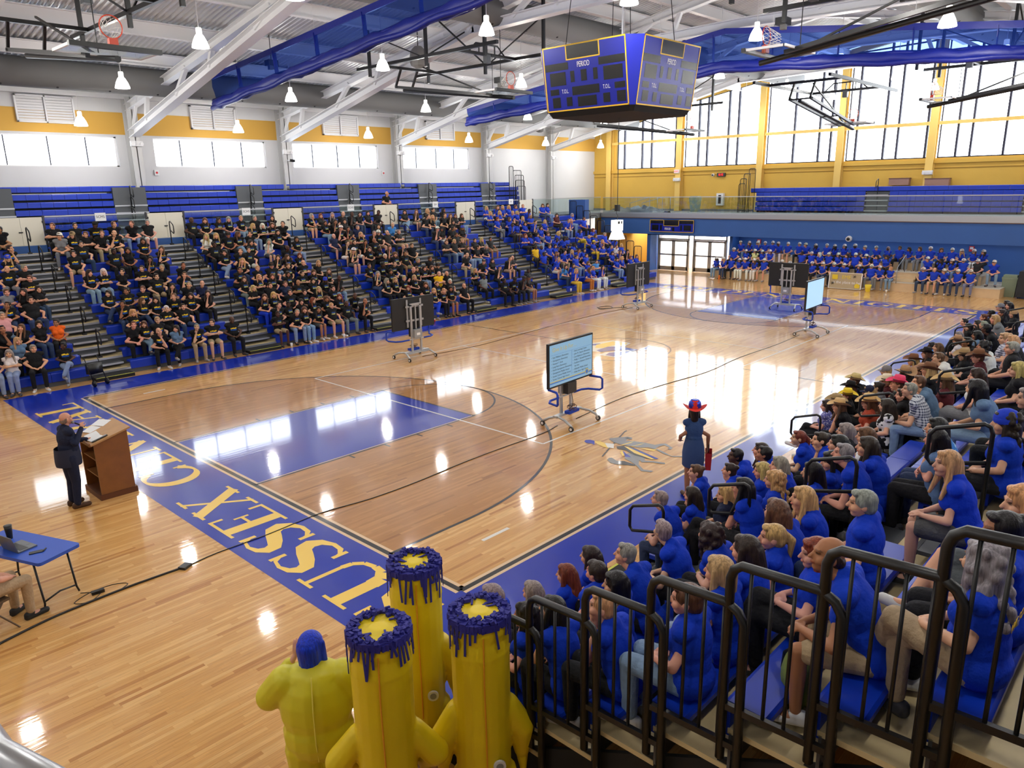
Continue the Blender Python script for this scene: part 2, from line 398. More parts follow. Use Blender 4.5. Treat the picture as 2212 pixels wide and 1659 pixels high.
# serif lettering drawn from strokes
def glyph(ch):
    T, H = .17, .055; q = []
    def R(x0, y0, x1, y1): q.append([(x0, y0), (x1, y0), (x1, y1), (x0, y1)])
    def seg(a, b, w0):
        d = Vector((b[0] - a[0], b[1] - a[1])).normalized(); nn = (-d.y * w0 / 2, d.x * w0 / 2)
        q.append([(a[0] - nn[0], a[1] - nn[1]), (b[0] - nn[0], b[1] - nn[1]), (b[0] + nn[0], b[1] + nn[1]), (a[0] + nn[0], a[1] + nn[1])])
    def stem(x, s0=True, s1=True, w_=T):
        R(x - w_ / 2, 0, x + w_ / 2, 1)
        if s0: R(x - w_ / 2 - .1, 0, x + w_ / 2 + .1, H)
        if s1: R(x - w_ / 2 - .1, 1 - H, x + w_ / 2 + .1, 1)
    def curve(fn, n=26):
        P = [Vector(fn(i / n)) for i in range(n + 1)]; Lp = []; Rp = []
        for i, p in enumerate(P):
            d = (P[min(i + 1, n)] - P[max(i - 1, 0)]).normalized(); w0 = H + (T - H) * abs(d.y) ** 1.2
            nn = Vector((-d.y, d.x)) * w0 / 2; Lp.append(p + nn); Rp.append(p - nn)
        for i in range(n): q.append([tuple(Rp[i]), tuple(Rp[i + 1]), tuple(Lp[i + 1]), tuple(Lp[i])])
    def arc(cx, cy, rx, ry, a0, a1): curve(lambda t_: (cx + rx * math.cos(a0 + (a1 - a0) * t_), cy + ry * math.sin(a0 + (a1 - a0) * t_)))
    w_ = .7
    if ch == 'S':
        w_ = .62
        def fn(t_):
            if t_ < .5:
                a = math.radians(20 + (250) * (t_ / .5)); return (.31 + .22 * math.cos(a), .75 + .22 * math.sin(a))
            a = math.radians(90 - 250 * ((t_ - .5) / .5)); return (.31 + .26 * math.cos(a), .28 + .25 * math.sin(a))
        P = [(.53, .80), (.47, .92), (.33, .97), (.19, .93), (.11, .82), (.13, .68), (.25, .58), (.38, .50), (.51, .41), (.55, .26), (.48, .11), (.33, .03), (.18, .05), (.09, .15), (.06, .26)]
        nP = len(P)
        Lp = []; Rp = []
        for i in range(nP):
            a = Vector(P[max(i - 1, 0)]); b = Vector(P[min(i + 1, nP - 1)]); d = (b - a).normalized(); tt = i / (nP - 1)
            w0 = .05 + .15 * math.exp(-((tt - .5) / .22) ** 2) + (.05 * abs(d.y) if .1 < tt < .9 else 0); nn = Vector((-d.y, d.x)) * w0 / 2
            Lp.append(Vector(P[i]) + nn); Rp.append(Vector(P[i]) - nn)
        for i in range(nP - 1): q.append([tuple(Rp[i]), tuple(Rp[i + 1]), tuple(Lp[i + 1]), tuple(Lp[i])])
        R(.5, .70, .56, .97); R(.04, .03, .1, .3)
    elif ch == 'U':
        w_ = .86; R(.12, .35, .29, 1); R(.02, 1 - H, .39, 1); R(.70, .35, .76, 1); R(.6, 1 - H, .86, 1)
        P = [(.205, .36), (.22, .18), (.32, .06), (.47, .03), (.62, .07), (.71, .2), (.73, .36)]
        for i in range(len(P) - 1): seg(P[i], P[i + 1], (.17, .15, .1, .07, .06, .06)[i] + .02)
    elif ch == 'E':
        w_ = .68; stem(.2); R(.12, 1 - H, .62, 1); R(.12, 0, .66, H); R(.2, .5 - H / 2, .5, .5 + H / 2); R(.57, .76, .62, 1); R(.61, 0, .66, .26); R(.46, .38, .5, .64)
    elif ch == 'X':
        w_ = .84; seg((.16, 1), (.68, 0), .17); seg((.66, 1), (.14, 0), .06); R(.02, 1 - H, .34, 1); R(.52, 1 - H, .8, 1); R(.0, 0, .28, H); R(.5, 0, .84, H)
    elif ch == 'C' or ch == 'G':
        w_ = .82; arc(.44, .5, .34, .47, math.radians(38), math.radians(322)); R(.68, .68, .74, .95)
        if ch == 'G': R(.58, 0.05, .74, .45); R(.5, .42, .84, .47)
        else: R(.68, .05, .73, .3)
    elif ch == 'O':
        w_ = .88; arc(.44, .5, .34, .47, 0, 2 * PI)
    elif ch == 'D':
        w_ = .86; stem(.2); R(.1, 1 - H, .42, 1); R(.1, 0, .42, H); arc(.4, .5, .36, .472, -PI / 2, PI / 2)
    elif ch == 'N':
        w_ = .9; stem(.17, w_=.06); stem(.74, s0=False, w_=.06); seg((.16, .96), (.74, .03), .17); R(.02, 1 - H, .3, 1)
    elif ch == 'T':
        w_ = .76; stem(.38, s1=False); R(.04, 1 - H, .72, 1); R(.04, .74, .09, 1); R(.67, .74, .72, 1)
    elif ch == 'R':
        w_ = .82; stem(.2); R(.1, 1 - H, .42, 1); R(.2, .48, .42, .48 + H); arc(.38, .74, .22, .235, -PI / 2, PI / 2); seg((.42, .5), (.68, .02), .16); R(.56, 0, .82, H)
    elif ch == 'A':
        w_ = .86; seg((.43, 1), (.12, 0), .06); seg((.41, .98), (.7, 0), .17); R(.24, .3, .58, .3 + H); R(0, 0, .26, H); R(.54, 0, .86, H)
    elif ch == 'L':
        w_ = .68; stem(.2); R(.12, 0, .64, H); R(.59, 0, .64, .28)
    elif ch == 'K':
        w_ = .84; stem(.2); seg((.68, .97), (.26, .45), .06); seg((.36, .58), (.72, .02), .16); R(.55, 1 - H, .8, 1); R(.54, 0, .86, H)
    elif ch == 'H':
        w_ = .9; stem(.2); stem(.7); R(.2, .5 - H / 2, .7, .5 + H / 2)
    elif ch == 'I':
        w_ = .42; stem(.21)
    return w_, q
def word(s, fn, y0, y1, h, gap=.05, sp=.45):
    ws = [sp if c == ' ' else glyph(c)[0] for c in s]; tot = sum(ws) + gap * (len(s) - 1); k = (y1 - y0) / tot; u = 0
    for c, w0 in zip(s, ws):
        if c != ' ':
            mb = MB()
            for pi, pl in enumerate(glyph(c)[1]): mb.flat([fn(y0 + (u + a) * k, b * h) for a, b in pl], .0038 + .00003 * pi)
            mb.build('letter_' + c.lower(), p_yel, floor)
        u += w0 + gap
word('SUSSEX CENTRAL', lambda u, v: (-.36 - v, u), -.15, 15.0, 1.02)
word('GOLDEN KNIGHTS', lambda u, v: (L + .3 + v, u), 15.2, .05, 1.0)
# knight emblem and centre emblem, drawn where they are painted
def emblem(name, polys):
    for i, (m_, pts) in enumerate(polys):
        MB().flat(pts, .0052 + .00012 * i).build(name, m_, floor)
emblem('knight_emblem', [
    (p_black, [(5.53,1.7),(5.52,1.66),(5.95,1.82),(6.72,2.09),(7.12,2.23),(7.2,2.23),(7.28,2.29),(7.15,2.27),(6.76,2.14),(5.97,1.86)]),
    (p_black, [(5.44,1.49),(5.55,1.53),(5.6,1.49),(5.52,1.32),(5.6,1.18),(5.58,0.92),(5.52,0.86),(5.46,1.0),(5.35,1.18),(5.34,1.34)]),
    (p_grey, [(6.5,2.22),(6.58,2.23),(6.75,2.11),(6.9,2.0),(6.91,1.89),(6.8,1.82),(6.76,1.91),(6.64,1.87),(6.74,1.71),(6.81,1.48),(6.82,1.34),(6.83,1.25),(6.98,1.19),(7.05,1.11),(6.91,0.86),(6.78,0.83),(6.78,0.91),(6.88,0.92),(6.94,1.08),(6.82,1.12),(6.65,1.12),(6.59,0.91),(6.47,0.62),(6.62,0.45),(6.57,0.42),(6.44,0.57),(6.48,0.83),(6.59,1.07),(6.6,1.26),(6.46,1.41),(6.42,1.58),(6.38,1.78),(6.38,1.96),(6.42,2.08)]),
    (p_grey, [(5.73,1.27),(6.03,1.4),(6.08,1.26),(6.03,1.09),(6.0,0.95),(5.89,0.89),(5.98,0.73),(6.05,0.52),(5.99,0.47),(5.94,0.56),(5.91,0.71),(5.77,0.88),(5.84,0.96),(5.8,0.96),(5.63,0.86),(5.46,0.63),(5.53,0.45),(5.44,0.44),(5.36,0.62),(5.53,0.83),(5.65,1.05)]),
    (p_yel, [(6.19,2.4),(6.26,2.27),(6.2,2.04),(6.02,1.87),(6.01,1.99),(6.07,2.22)]),
    (p_blue, [(6.03,2.54),(6.12,2.57),(6.2,2.51),(6.2,2.39),(5.99,2.23),(6.02,2.33),(5.97,2.43)]),
    (p_black, [(6.22,1.82),(6.36,1.72),(6.39,1.51),(6.17,0.76),(6.03,0.8),(6.01,1.21),(6.14,1.52),(6.11,1.72)]),
    (p_yel, [(6.33,1.7),(6.34,1.61),(6.09,0.78),(6.04,0.82),(6.12,1.29)]),
    (p_blue, [(6.34,1.59),(6.34,1.48),(6.17,0.74),(6.1,0.76),(6.24,1.23)]),
    (p_yel, [(5.97,1.55),(6.11,1.59),(5.86,1.35),(5.82,1.38)]),
    (p_blue, [(6.09,1.57),(5.97,1.39),(5.87,1.2),(5.81,1.31),(5.95,1.44)]),
    (p_yel, [(6.45,1.4),(6.57,1.11),(6.65,1.08),(6.48,1.05),(6.44,1.24)]),
    (p_yel, [(6.38,1.8),(6.73,1.72),(6.61,1.71),(6.35,1.76)]),
    (p_yel, [(6.42,1.58),(6.79,1.47),(6.62,1.49),(6.42,1.56)]),
    (p_black, [(6.77,2.0),(6.86,1.97),(6.86,1.87),(6.78,1.92)]),
    (p_white, [(6.23,2.13),(6.31,1.95),(6.08,1.79),(6.04,1.92)])])
emblem('centre_emblem', [
    (p_white, [(14.58,8.82),(15.39,8.53),(15.38,7.75),(14.75,7.58),(14.68,7.8),(14.22,7.9),(13.49,7.78),(13.47,8.03)]),
    (p_blue, [(14.44,8.72),(14.66,8.55),(14.49,8.31),(14.24,8.56)]),
    (p_yel, [(14.4,8.52),(15.25,8.42),(15.29,7.79),(14.86,7.71),(14.67,8.01),(14.12,8.03),(13.95,8.23)]),
    (p_blue, [(13.69,7.98),(14.39,8.02),(14.64,7.77),(14.67,7.47),(14.61,6.91),(14.36,6.95),(14.21,7.41),(13.84,7.56),(13.54,7.71)]),
    (p_white, [(13.16,7.48),(13.62,7.55),(14.4,7.18),(14.23,6.86),(13.16,6.72)]),
    (p_blue, [(13.27,7.3),(13.63,7.41),(14.27,6.99),(13.75,6.88),(13.26,6.89)]),
    (p_white, [(14.61,6.91),(15.4,7.03),(15.39,6.36),(15.06,6.13),(14.62,6.12),(15.03,6.68),(14.63,6.67)]),
    (p_blue, [(14.87,6.88),(15.33,6.98),(15.34,6.36),(15.08,6.17),(14.68,6.16),(15.05,6.27),(15.18,6.83),(14.69,6.72)])])
# ------------------------------------------------------------ walls, columns, windows
COLX = [.1, 7.4, 14.75, 22.03, 29.3, 35.7]
LWIN = [(1.3, 6.78), (8.33, 13.84), (15.37, 20.82), (22.45, 27.99)]
ZW0, ZW1 = 6.6, 7.86
def sidewall(name, y, sg, label):
    t = MB(); ya, yb = y, y + sg * .3
    t.bb((NX, ya, 0), (FX, yb, ZW0)); t.bb((NX, ya, ZW1), (FX, yb, 9.85))
    xs = [NX] + [v for p in LWIN for v in p] + [FX]
    for i in range(0, len(xs), 2): t.bb((xs[i], ya, ZW0), (xs[i + 1], yb, ZW1))
    wl_ = t.build(name, m_white); tag(wl_, label, 'wall', kind='structure')
    MB().bb((NX, ya - sg * .012, 7.95), (FX, ya + sg * .01, 8.87)).build('ochre_band', m_band, wl_)
    MB().bb((NX, ya - sg * .25, 9.42), (FX, ya, 9.62)).bb((NX, ya - sg * .12, 9.62), (FX, ya, 9.85)).build('ledger_beam', m_steel, wl_)
    return wl_
wall_left = sidewall('wall_left', LY, 1, 'white block side wall with ochre band above the crowd')
wall_right = sidewall('wall_right', RY, -1, 'white block side wall behind the near stand')
def side_window(i, x0, x1, y, sg):
    o = empty('window_%d' % i, ((x0 + x1) / 2, y, ZW0), 0, None, 'window', 'high strip windows', 'structure')
    hw = (x1 - x0) / 2; h = ZW1 - ZW0; f = MB(); yy = sg * .1
    for a, b in (((-hw, 0), (hw, .05)), ((-hw, h - .06), (hw, h)), ((-hw, 0), (-hw + .05, h)), ((hw - .09, 0), (hw, h))): f.bb((a[0], yy - .04, a[1]), (b[0], yy + .04, b[1]))
    f.build('window_frame', m_steel, o)
    cuts = [-hw + .05, -hw * .55, hw * .02, hw * .55, hw - .09]
    for k in range(4):
        a, b = cuts[k], cuts[k + 1]
        MB().bb((a + .012, yy - .006, .05), (b - .012, yy + .006, h - .06)).build('pane', m_glass, o)
        if k: MB().bb((a - .02, yy - .03, .05), (a + .02, yy + .03, h - .06)).build('mullion', m_frame, o)
    return o
wn = 0
nm = ['partly cut off by the photo edge', 'second along', 'third along', 'nearest the far wall']
for i, (a, b) in enumerate(LWIN):
    wn += 1; o = side_window(wn, a, b, LY, 1); o['label'] = 'bright strip window above the far crowd, ' + nm[i]
for i, (a, b) in enumerate(LWIN):
    wn += 1; o = side_window(wn, a, b, RY, -1); o['label'] = 'strip window in the near side wall, ' + nm[i]
for i, x in enumerate(COLX):
    for y, sg, side in ((LY, -1, 'far crowd'), (RY, 1, 'near stand')):
        t = MB()
        t.bb((x - .22, y + sg * .5, 0), (x + .22, y + sg * .47, 9.5)); t.bb((x - .22, y, 0), (x + .22, y + sg * .03, 9.5)); t.bb((x - .02, y, 0), (x + .02, y + sg * .5, 9.5))
        tag(t.build('wall_column', m_colsteel), 'grey steel wall column behind the %s, %s from the photo edge' % (side, NUM[i + 1]), 'column', 'side wall columns', 'structure')
# far gable wall
FCY = [27.4, 21.45, 15.52, 10.55, 5.6, .65, -4.9, -10.6]
ZS = 6.58
def wtop(y):
    yy = y if y > CY else 2 * CY - y
    return min(9.32 + .258 * (26.9 - yy), roofz(yy) - .28)
t = MB(); t.bb((FX, RY, ZM - .4), (FX + .3, LY, ZS))
t.bb((FX, 26.95, ZS), (FX + .3, LY, 9.8)); t.bb((FX, RY, ZS), (FX + .3, -11.7, 9.8))
n = 40; ys = [-11.7 + (26.95 + 11.7) * i / n for i in range(n + 1)]
for a, b in zip(ys[:-1], ys[1:]):
    vs = [(x, y, z) for x in (FX, FX + .3) for y, z in ((a, wtop(a)), (b, wtop(b)), (b, roofz(b)), (a, roofz(a)))]
    t.add(vs, [(0, 1, 2, 3), (7, 6, 5, 4), (0, 4, 5, 1), (2, 6, 7, 3)])
for y0, y1 in ((26.95, LY), (RY, -11.7)):
    vs = [(x, y, z) for x in (FX, FX + .3) for y, z in ((y0, 9.8), (y1, 9.8), (y1, roofz(y1)), (y0, roofz(y0)))]
    t.add(vs, [(0, 1, 2, 3), (7, 6, 5, 4), (0, 4, 5, 1), (2, 6, 7, 3)])
wall_far = t.build('wall_far', m_yel); tag(wall_far, 'yellow gable end wall with huge windows', 'wall', kind='structure')
MB().bb((FX - .03, RY, 6.02), (FX, LY, 6.06)).build('trim_line', mat('dark_yellow_joint', (150, 112, 40), .8), wall_far)
MB().bb((FX - .12, RY, 6.3), (FX, LY, 6.5)).build('sill_ledge', m_yel, wall_far)
MB().bb((FX - .05, RY, ZM), (FX, LY, ZM + .12)).build('base_strip', m_conc, wall_far)
tag(MB().bb((NX, RY, 0), (NX - .3, LY, 13.3)).build('wall_near', m_white), 'white end wall behind the photographer', 'wall', kind='structure')
for i, y in enumerate(FCY):
    t = MB(); z1 = roofz(y) - .3
    t.bb((FX - .42, y - .2, 0), (FX - .38, y + .2, z1)); t.bb((FX - .06, y - .2, 0), (FX - .02, y + .2, z1)); t.bb((FX - .4, y - .02, 0), (FX, y + .02, z1))
    tag(t.build('wall_column', m_ysteel), 'yellow steel column against the yellow end wall, %s from the corner' % NUM[i + 1], 'column', 'end wall columns', 'structure')
MULL = [[26.26, 24.72, 23.93, 21.95], [20.18, 19.52, 18.01, 17.32], [13.55, 11.98, 11.28], [9.79, 8.23, 7.51, 6.01], [4.48, 3.79, 2.25], [-.6, -2.1, -3.0], [-6.3, -7.6, -9.0]]
for i in range(7):
    ya = 26.9 if i == 0 else FCY[i] - .23; yb = FCY[i + 1] + .23
    if i == 6: yb = -11.65
    wn += 1
    o = empty('window_%d' % wn, (FX, (ya + yb) / 2, ZS), 0, 'tall gridded end wall window, %s from the corner behind the far crowd' % NUM[i + 1], 'window', 'tall end wall windows', 'structure')
    oy = (ya + yb) / 2
    MB().bb((-.3, yb - oy - .3, 1.74), (-.12, ya - oy + .3, 1.92)).build('cross_beam', m_ysteel, o)
    f = MB()
    f.bb((.05, yb - oy, 0), (.15, ya - oy, .06)); f.bb((.05, yb - oy, 0), (.15, yb - oy + .06, wtop(yb) - ZS)); f.bb((.05, ya - oy - .06, 0), (.15, ya - oy, wtop(ya) - ZS))
    f.bar((.1, yb - oy, wtop(yb) - ZS), (.1, ya - oy, wtop(ya) - ZS), .1, .08)
    f.build('window_frame', m_frame, o)
    cuts = [ya] + MULL[i] + [yb]
    for a, b in zip(cuts[:-1], cuts[1:]):
        MB().prism([(b - oy + .02, .05), (a - oy - .02, .05), (a - oy - .02, 1.78), (b - oy + .02, 1.78)], .094, .106, lambda x, y, z: (z, x, y)).build('pane', m_glass, o)
        MB().prism([(b - oy + .02, 1.86), (a - oy - .02, 1.86), (a - oy - .02, wtop(a) - ZS - .03), (b - oy + .02, wtop(b) - ZS - .03)], .094, .106, lambda x, y, z: (z, x, y)).build('pane', m_glass, o)
    for a in MULL[i]:
        MB().bb((-.02, a - oy - .05, .05), (.16, a - oy + .05, wtop(a) - ZS - .04)).build('mullion', m_frame, o)
# ------------------------------------------------------------ roof: corrugated deck, trusses, purlins, ducts
def roofside(y0, y1):
    t = MB(); xs = []; x = NX; k = 0
    prof = ((0, 0), (.06, 0), (.09, .07), (.17, .07), (.2, 0))
    while x < FX:
        for dx, dz in prof[:4]: xs.append((x + dx, dz))
        x += .2
    vs = []; fs = []
    for a, dz in xs: vs += [(a, y0, roofz(y0) + dz), (a, y1, roofz(y1) + dz)]
    for i in range(len(xs) - 1): fs.append((2 * i, 2 * i + 1, 2 * i + 3, 2 * i + 2))
    return t.add(vs, fs)
t = roofside(LY, CY); t2 = roofside(CY, RY); t.add(t2.v, t2.f)
t.bb((NX, RY, 13.6), (FX, LY, 13.7))
for y in (LY, RY):
    t.bb((NX, y - .02, 9.7), (FX, y + .02, 13.7))
t.bb((NX, RY, 9.7), (NX + .02, LY, 13.7))
ceiling = t.build('ceiling', m_deck); tag(ceiling, 'corrugated metal roof deck over the gym', 'ceiling', kind='structure')
PY = [26.4, 23.8, 20.8, 17.3, 14.9, 12.6, 10.6, 7.62, 4.64, 2.64, .34, -2.06, -5.56, -8.56, -11.2]
for y in PY:
    z = roofz(y) - .04
    MB().ibeam((NX, y, z - .24), (FX, y, z - .24), .24, .46, .03).build('purlin', m_steel, ceiling)
def chord(y):
    yy = y if y > CY else 2 * CY - y
    return 7.9 + .222 * (29 - yy) if yy > 14.6 else 11.1 + .02 * (14.6 - yy)
for i, x in enumerate(COLX):
    o = empty('roof_truss', (x, CY, 0), 0, 'white steel roof truss with long sloping braces, %s from the photo edge' % NUM[i + 1], 'truss', 'white roof trusses', 'structure')
    for sg in (1, -1):
        Y = lambda y: sg * (y - CY)
        MB().ibeam((0, Y(28.7), chord(28.7)), (0, Y(14.6), chord(14.6)), .4, .34, .035).build('brace', m_steel, o)
        MB().ibeam((0, Y(14.7), chord(14.6)), (0, 0, chord(CY)), .36, .34, .035).build('bottom_chord', m_steel, o)
        MB().ibeam((0, Y(28.9), roofz(28.9) - .7), (0, 0, roofz(CY) - .7), .3, .3, .03).build('top_chord', m_steel, o)
        wy = [27.0, 23.8, 20.8, 17.3, 14.9, 12.6, 10.6]
        for k, y in enumerate(wy):
            y2 = y - 1.1 if k % 2 else y - .35
            MB().bar((0, Y(y), chord(y) + .1), (0, Y(y2), roofz(y2) - .75), .16, .16).build('web', m_steel, o)
        MB().bar((0, Y(28.65), 8.2), (0, Y(27.4), 9.75), .1, .1).build('strut', m_steel, o)
for y, z, r, lab in ((25.3, 9.72, .52, 'long grey perforated duct above the far crowd'), (13.5, 11.5, .5, 'grey perforated duct beside the scoreboard'), (1.7, 11.5, .5, 'grey perforated duct over the near sideline'), (-10.1, 9.72, .52, 'grey perforated duct over the near stand')):
    t = MB().cyl((NX + .2, y, z), (FX - .3, y, z), r, n=24); d = t.build('air_duct', m_duct, smooth=True)
    tag(d, lab, 'duct')
    h = MB(); x = 0
    while x < FX - 2:
        for a in (-2.0, -1.15): h.cyl((x + (0 if a < -1.5 else .9), y + math.cos(a) * r * .99, z + math.sin(a) * r * .99), (x + (0 if a < -1.5 else .9), y + math.cos(a) * (r + .006), z + math.sin(a) * (r + .006)), .045, n=8)
        x += 1.8
    h.build('vent_hole', m_dark, d)
# ------------------------------------------------------------ balcony, fascia, recess, doors
t = MB(); t.bb((35.5, RY, 3.33), (FX, LY, ZM)); t.bb((NX, 24.1, 3.33), (35.5, LY, ZM)); t.bb((-1.9, RY, 3.3), (35.5, -8.95, ZM))
balcony = t.build('balcony_slab', m_conc); tag(balcony, 'grey upper walkway slab around the gym', 'balcony', kind='structure')
t = MB(); t.bb((35.42, RY, 2.36), (35.6, 24.0, 3.36))
wf = t.build('wall_fascia', m_fascia); tag(wf, 'blue balcony front above the double doors', 'wall', kind='structure')
MB().bb((35.38, RY, 3.4), (35.48, 24.0, ZM + .03)).build('metal_trim', m_alu, wf)
MB().bb((35.36, RY, 3.36), (35.5, 24.0, 3.4)).build('trim_lip', mat('brown_trim', (96, 72, 62), .5), wf)
t = MB(); t.bb((37.2, RY, 0), (37.4, 14.95, 2.5)); t.bb((36.3, 14.75, 0), (37.4, 14.95, 2.5)); t.bb((35.6, 14.95, 2.3), (36.5, 20.4, 2.5)); t.bb((35.6, 20.15, 0), (36.5, 20.4, 2.5))
t.bb((35.5, RY, 2.48), (37.4, 24, 2.56))
wr = t.build('wall_recess', m_fascia); tag(wr, 'blue wall behind the seated front stage crowd', 'wall', kind='structure')
t = MB(); t.bb((40.0, 14.95, 0), (40.2, 28, 3.3)); t.bb((35.6, 22.6, 0), (40.2, 22.8, 3.3)); t.bb((36.5, 20.2, 0), (40.2, 20.38, 3.3))
tag(t.build('wall_corridor', m_yel), 'yellow corridor wall beside the double doors', 'wall', kind='structure')
l = bpy.data.lights.new('corridor_lamp', 'AREA'); l.energy = 120; l.size = 1.2; o = bpy.data.objects.new('corridor_lamp', l); COL.objects.link(o); o.location = (38.2, 21.5, 3.2)
l = bpy.data.lights.new('recess_lamp', 'AREA'); l.energy = 70; l.shape = 'RECTANGLE'; l.size = .4; l.size_y = 16; l.color = (.8, .9, 1); o = bpy.data.objects.new('recess_lamp', l); COL.objects.link(o); o.location = (36.4, 6.5, 2.44)
m_door = mat('grey_door_frame', (166, 160, 150), .4, .5)
m_out = mat('sunlit_vestibule', (235, 238, 240), .6)
tag(MB().bb((38.4, 14.95, 0), (38.5, 20.2, 3.3)).bb((36.52, 20.14, 0), (38.4, 20.19, 3.3)).build('wall_vestibule', m_out), 'pale vestibule wall seen through the doors', 'wall', kind='structure')
l = bpy.data.lights.new('vestibule_daylight_fill', 'AREA'); l.energy = 900; l.shape = 'RECTANGLE'; l.size = 1.4; l.size_y = 4.6; o = bpy.data.objects.new('vestibule_daylight_fill', l); COL.objects.link(o); o.location = (37.5, 17.6, 3.1)  # added area light standing in for daylight from outside, not a fixture
for di, (ya, yb) in enumerate(((20.05, 17.75), (17.45, 15.15))):
    o = empty('door_%d' % (di + 1), (36.4, (ya + yb) / 2, 0), 0, ('glazed double door beside the yellow corridor', 'glazed double door beside the seated stage crowd')[di], 'door', 'entrance double doors', 'structure')
    h = (ya - yb) / 2; f = MB()
    f.bb((-.06, -h, 0), (.06, -h + .07, 2.3)); f.bb((-.06, h - .07, 0), (.06, h, 2.3)); f.bb((-.06, -h, 1.98), (.06, h, 2.06)); f.bb((-.06, -h, 2.26), (.06, h, 2.32)); f.build('door_frame', m_door, o)
    MB().bb((-.01, -h + .07, 2.06), (.01, h - .07, 2.26)).build('transom_pane', m_glass, o)
    for s_ in (0, 1):
        a = -h + .07 + s_ * (h - .07); b = a + h - .07
        d = MB()
        d.bb((-.025, a + .01, .02), (.025, a + .11, 1.97)); d.bb((-.025, b - .11, .02), (.025, b - .01, 1.97)); d.bb((-.025, a + .01, .02), (.025, b - .01, .27)); d.bb((-.025, a, 1.86), (.025, b, 1.97)); d.bb((-.025, a + .01, .98), (.025, b - .01, 1.07))
        dl = d.build('door_leaf', m_door, o)
        MB().bb((-.008, a + .1, .27), (.008, b - .1, .98)).build('pane', m_glass, dl); MB().bb((-.008, a + .1, 1.07), (.008, b - .1, 1.86)).build('pane', m_glass, dl)
        MB().bb((-.09, a + .12, 1.0), (-.05, b - .12, 1.05)).build('push_bar', m_alu, dl)
# ------------------------------------------------------------ telescopic stands
AIS = [(.8, 2.0), (5.72, 7.0), (11.1, 12.4), (16.6, 17.95), (22.1, 23.5), (27.3, 28.6)]
D_, R_ = .556, .2945
def seatz(k): return .40 + (k - 1) * R_
def deckz(k): return seatz(k) - .2
m_nose = m_alu
m_dnose = mat('dark_nosing', (44, 46, 50), .45)
bench_m = {}
def bench_mesh(w_, h=.26, d=.3):
    k = (round(w_, 3), h, d)
    if k not in bench_m:
        a = w_ / 2 - .006; prof = [(0, 0), (.0, h - .03), (.012, h - .008), (.035, h), (d - .02, h), (d, h - .02), (d, h - .06), (.05, h - .06), (.05, 0)]
        bench_m[k] = MB().prism(prof, -a, a, lambda x, y, z: (z, x, y)).mesh('bench_seat', m_bench)
    return bench_m[k]
step_m = {}
def stand(sg, yb, sections, aisles, rows, group, where, nose):
    rz = 0 if sg > 0 else PI
    Y = lambda d: yb + sg * d
    for si, (x0, x1) in enumerate(sections):
        sec = empty('bleacher_section', ((x0 + x1) / 2, Y(0), 0), 0, 'blue bench bleacher section %s in the %s' % (where[1][si], where[0]), 'bleacher', group)
        n = max(1, round((x1 - x0) / .93)); mw = (x1 - x0) / n; bm_ = bench_mesh(mw); wx = x1 - x0
        key = (round(wx, 2), sg, nose.name)
        if key not in step_m:
            step_m[key] = (MB().bb((-wx / 2, .04 * sg, -.04), (wx / 2, (D_ + .05) * sg, 0)).mesh('deck', m_tread), MB().bb((-wx / 2, .05 * sg, -R_ - .02), (wx / 2, .07 * sg, -.03)).mesh('riser', m_riser))
        for k in range(1, rows + 1):
            d = (k - 1) * D_
            link('deck', step_m[key][0], sec, (0, sg * d, deckz(k))); link('riser', step_m[key][1], sec, (0, sg * d, deckz(k)))
            for i in range(n):
                link('bench_seat', bm_, sec, (-wx / 2 + (i + .5) * mw, sg * d, seatz(k) - .26), rz)
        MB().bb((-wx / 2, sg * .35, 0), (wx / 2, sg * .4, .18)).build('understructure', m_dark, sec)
    for ai, (x0, x1) in enumerate(aisles):
        a = empty('aisle_stair', ((x0 + x1) / 2, Y(0), 0), 0, 'stepped aisle with metal edged treads, %s in the %s' % (where[2][ai], where[0]), 'stairs', group.replace('sections', 'aisles'))
        wx = x1 - x0; key = ('a', round(wx, 2), sg, nose.name)
        if key not in step_m:
            step_m[key] = (MB().bb((-wx / 2, .03 * sg, -.04), (wx / 2, D_ * sg, 0)).mesh('tread', m_tread), MB().bb((-wx / 2, 0, -.055), (wx / 2, .05 * sg, .004)).mesh('nosing', nose),
                           MB().bb((-wx / 2, .05 * sg, -R_), (wx / 2, .06 * sg, -.05)).mesh('riser', m_riser),
                           MB().bb((-wx / 2 + .1, -.28 * sg, -.04), (wx / 2 - .1, .04 * sg, 0)).mesh('half_step', m_riser), MB().bb((-wx / 2 + .1, -.3 * sg, -.045), (wx / 2 - .1, -.26 * sg, .004)).mesh('half_nosing', nose))
        ms = step_m[key]
        for k in range(1, rows + 1):
            d = sg * (k - 1) * D_
            link('tread', ms[0], a, (0, d, deckz(k))); link('nosing', ms[1], a, (0, d, deckz(k))); link('riser', ms[2], a, (0, d, deckz(k)))
            if k > 1: link('half_step', ms[3], a, (0, d, deckz(k) - R_ / 2)); link('half_nosing', ms[4], a, (0, d, deckz(k) - R_ / 2))
        MB().bb((-wx / 2 + .05, -.42 * sg, .0), (wx / 2 - .05, -.02 * sg, .1)).build('floor_step', m_dark, a)
        MB().bb((-wx / 2 + .05, -.42 * sg, .1), (wx / 2 - .05, -.38 * sg, .104)).build('yellow_edge', mat('yellow_edge_strip', (206, 206, 70), .6), a)
LSEC = [(-3.2, .8), (2.0, 5.72), (7.0, 11.1), (12.4, 16.6), (17.95, 22.1), (23.5, 27.3), (28.6, 31.9)]
POS = ['at the photo edge', 'behind the lectern', 'third along', 'behind the nearest screen back', 'fifth along', 'full of blue shirts', 'at its far end']
stand(1, 17.27, LSEC, AIS, 12, 'far stand sections', ('far stand', POS, ['first from the photo edge', 'second along', 'third along', 'fourth along', 'fifth along', 'last along']), m_nose)
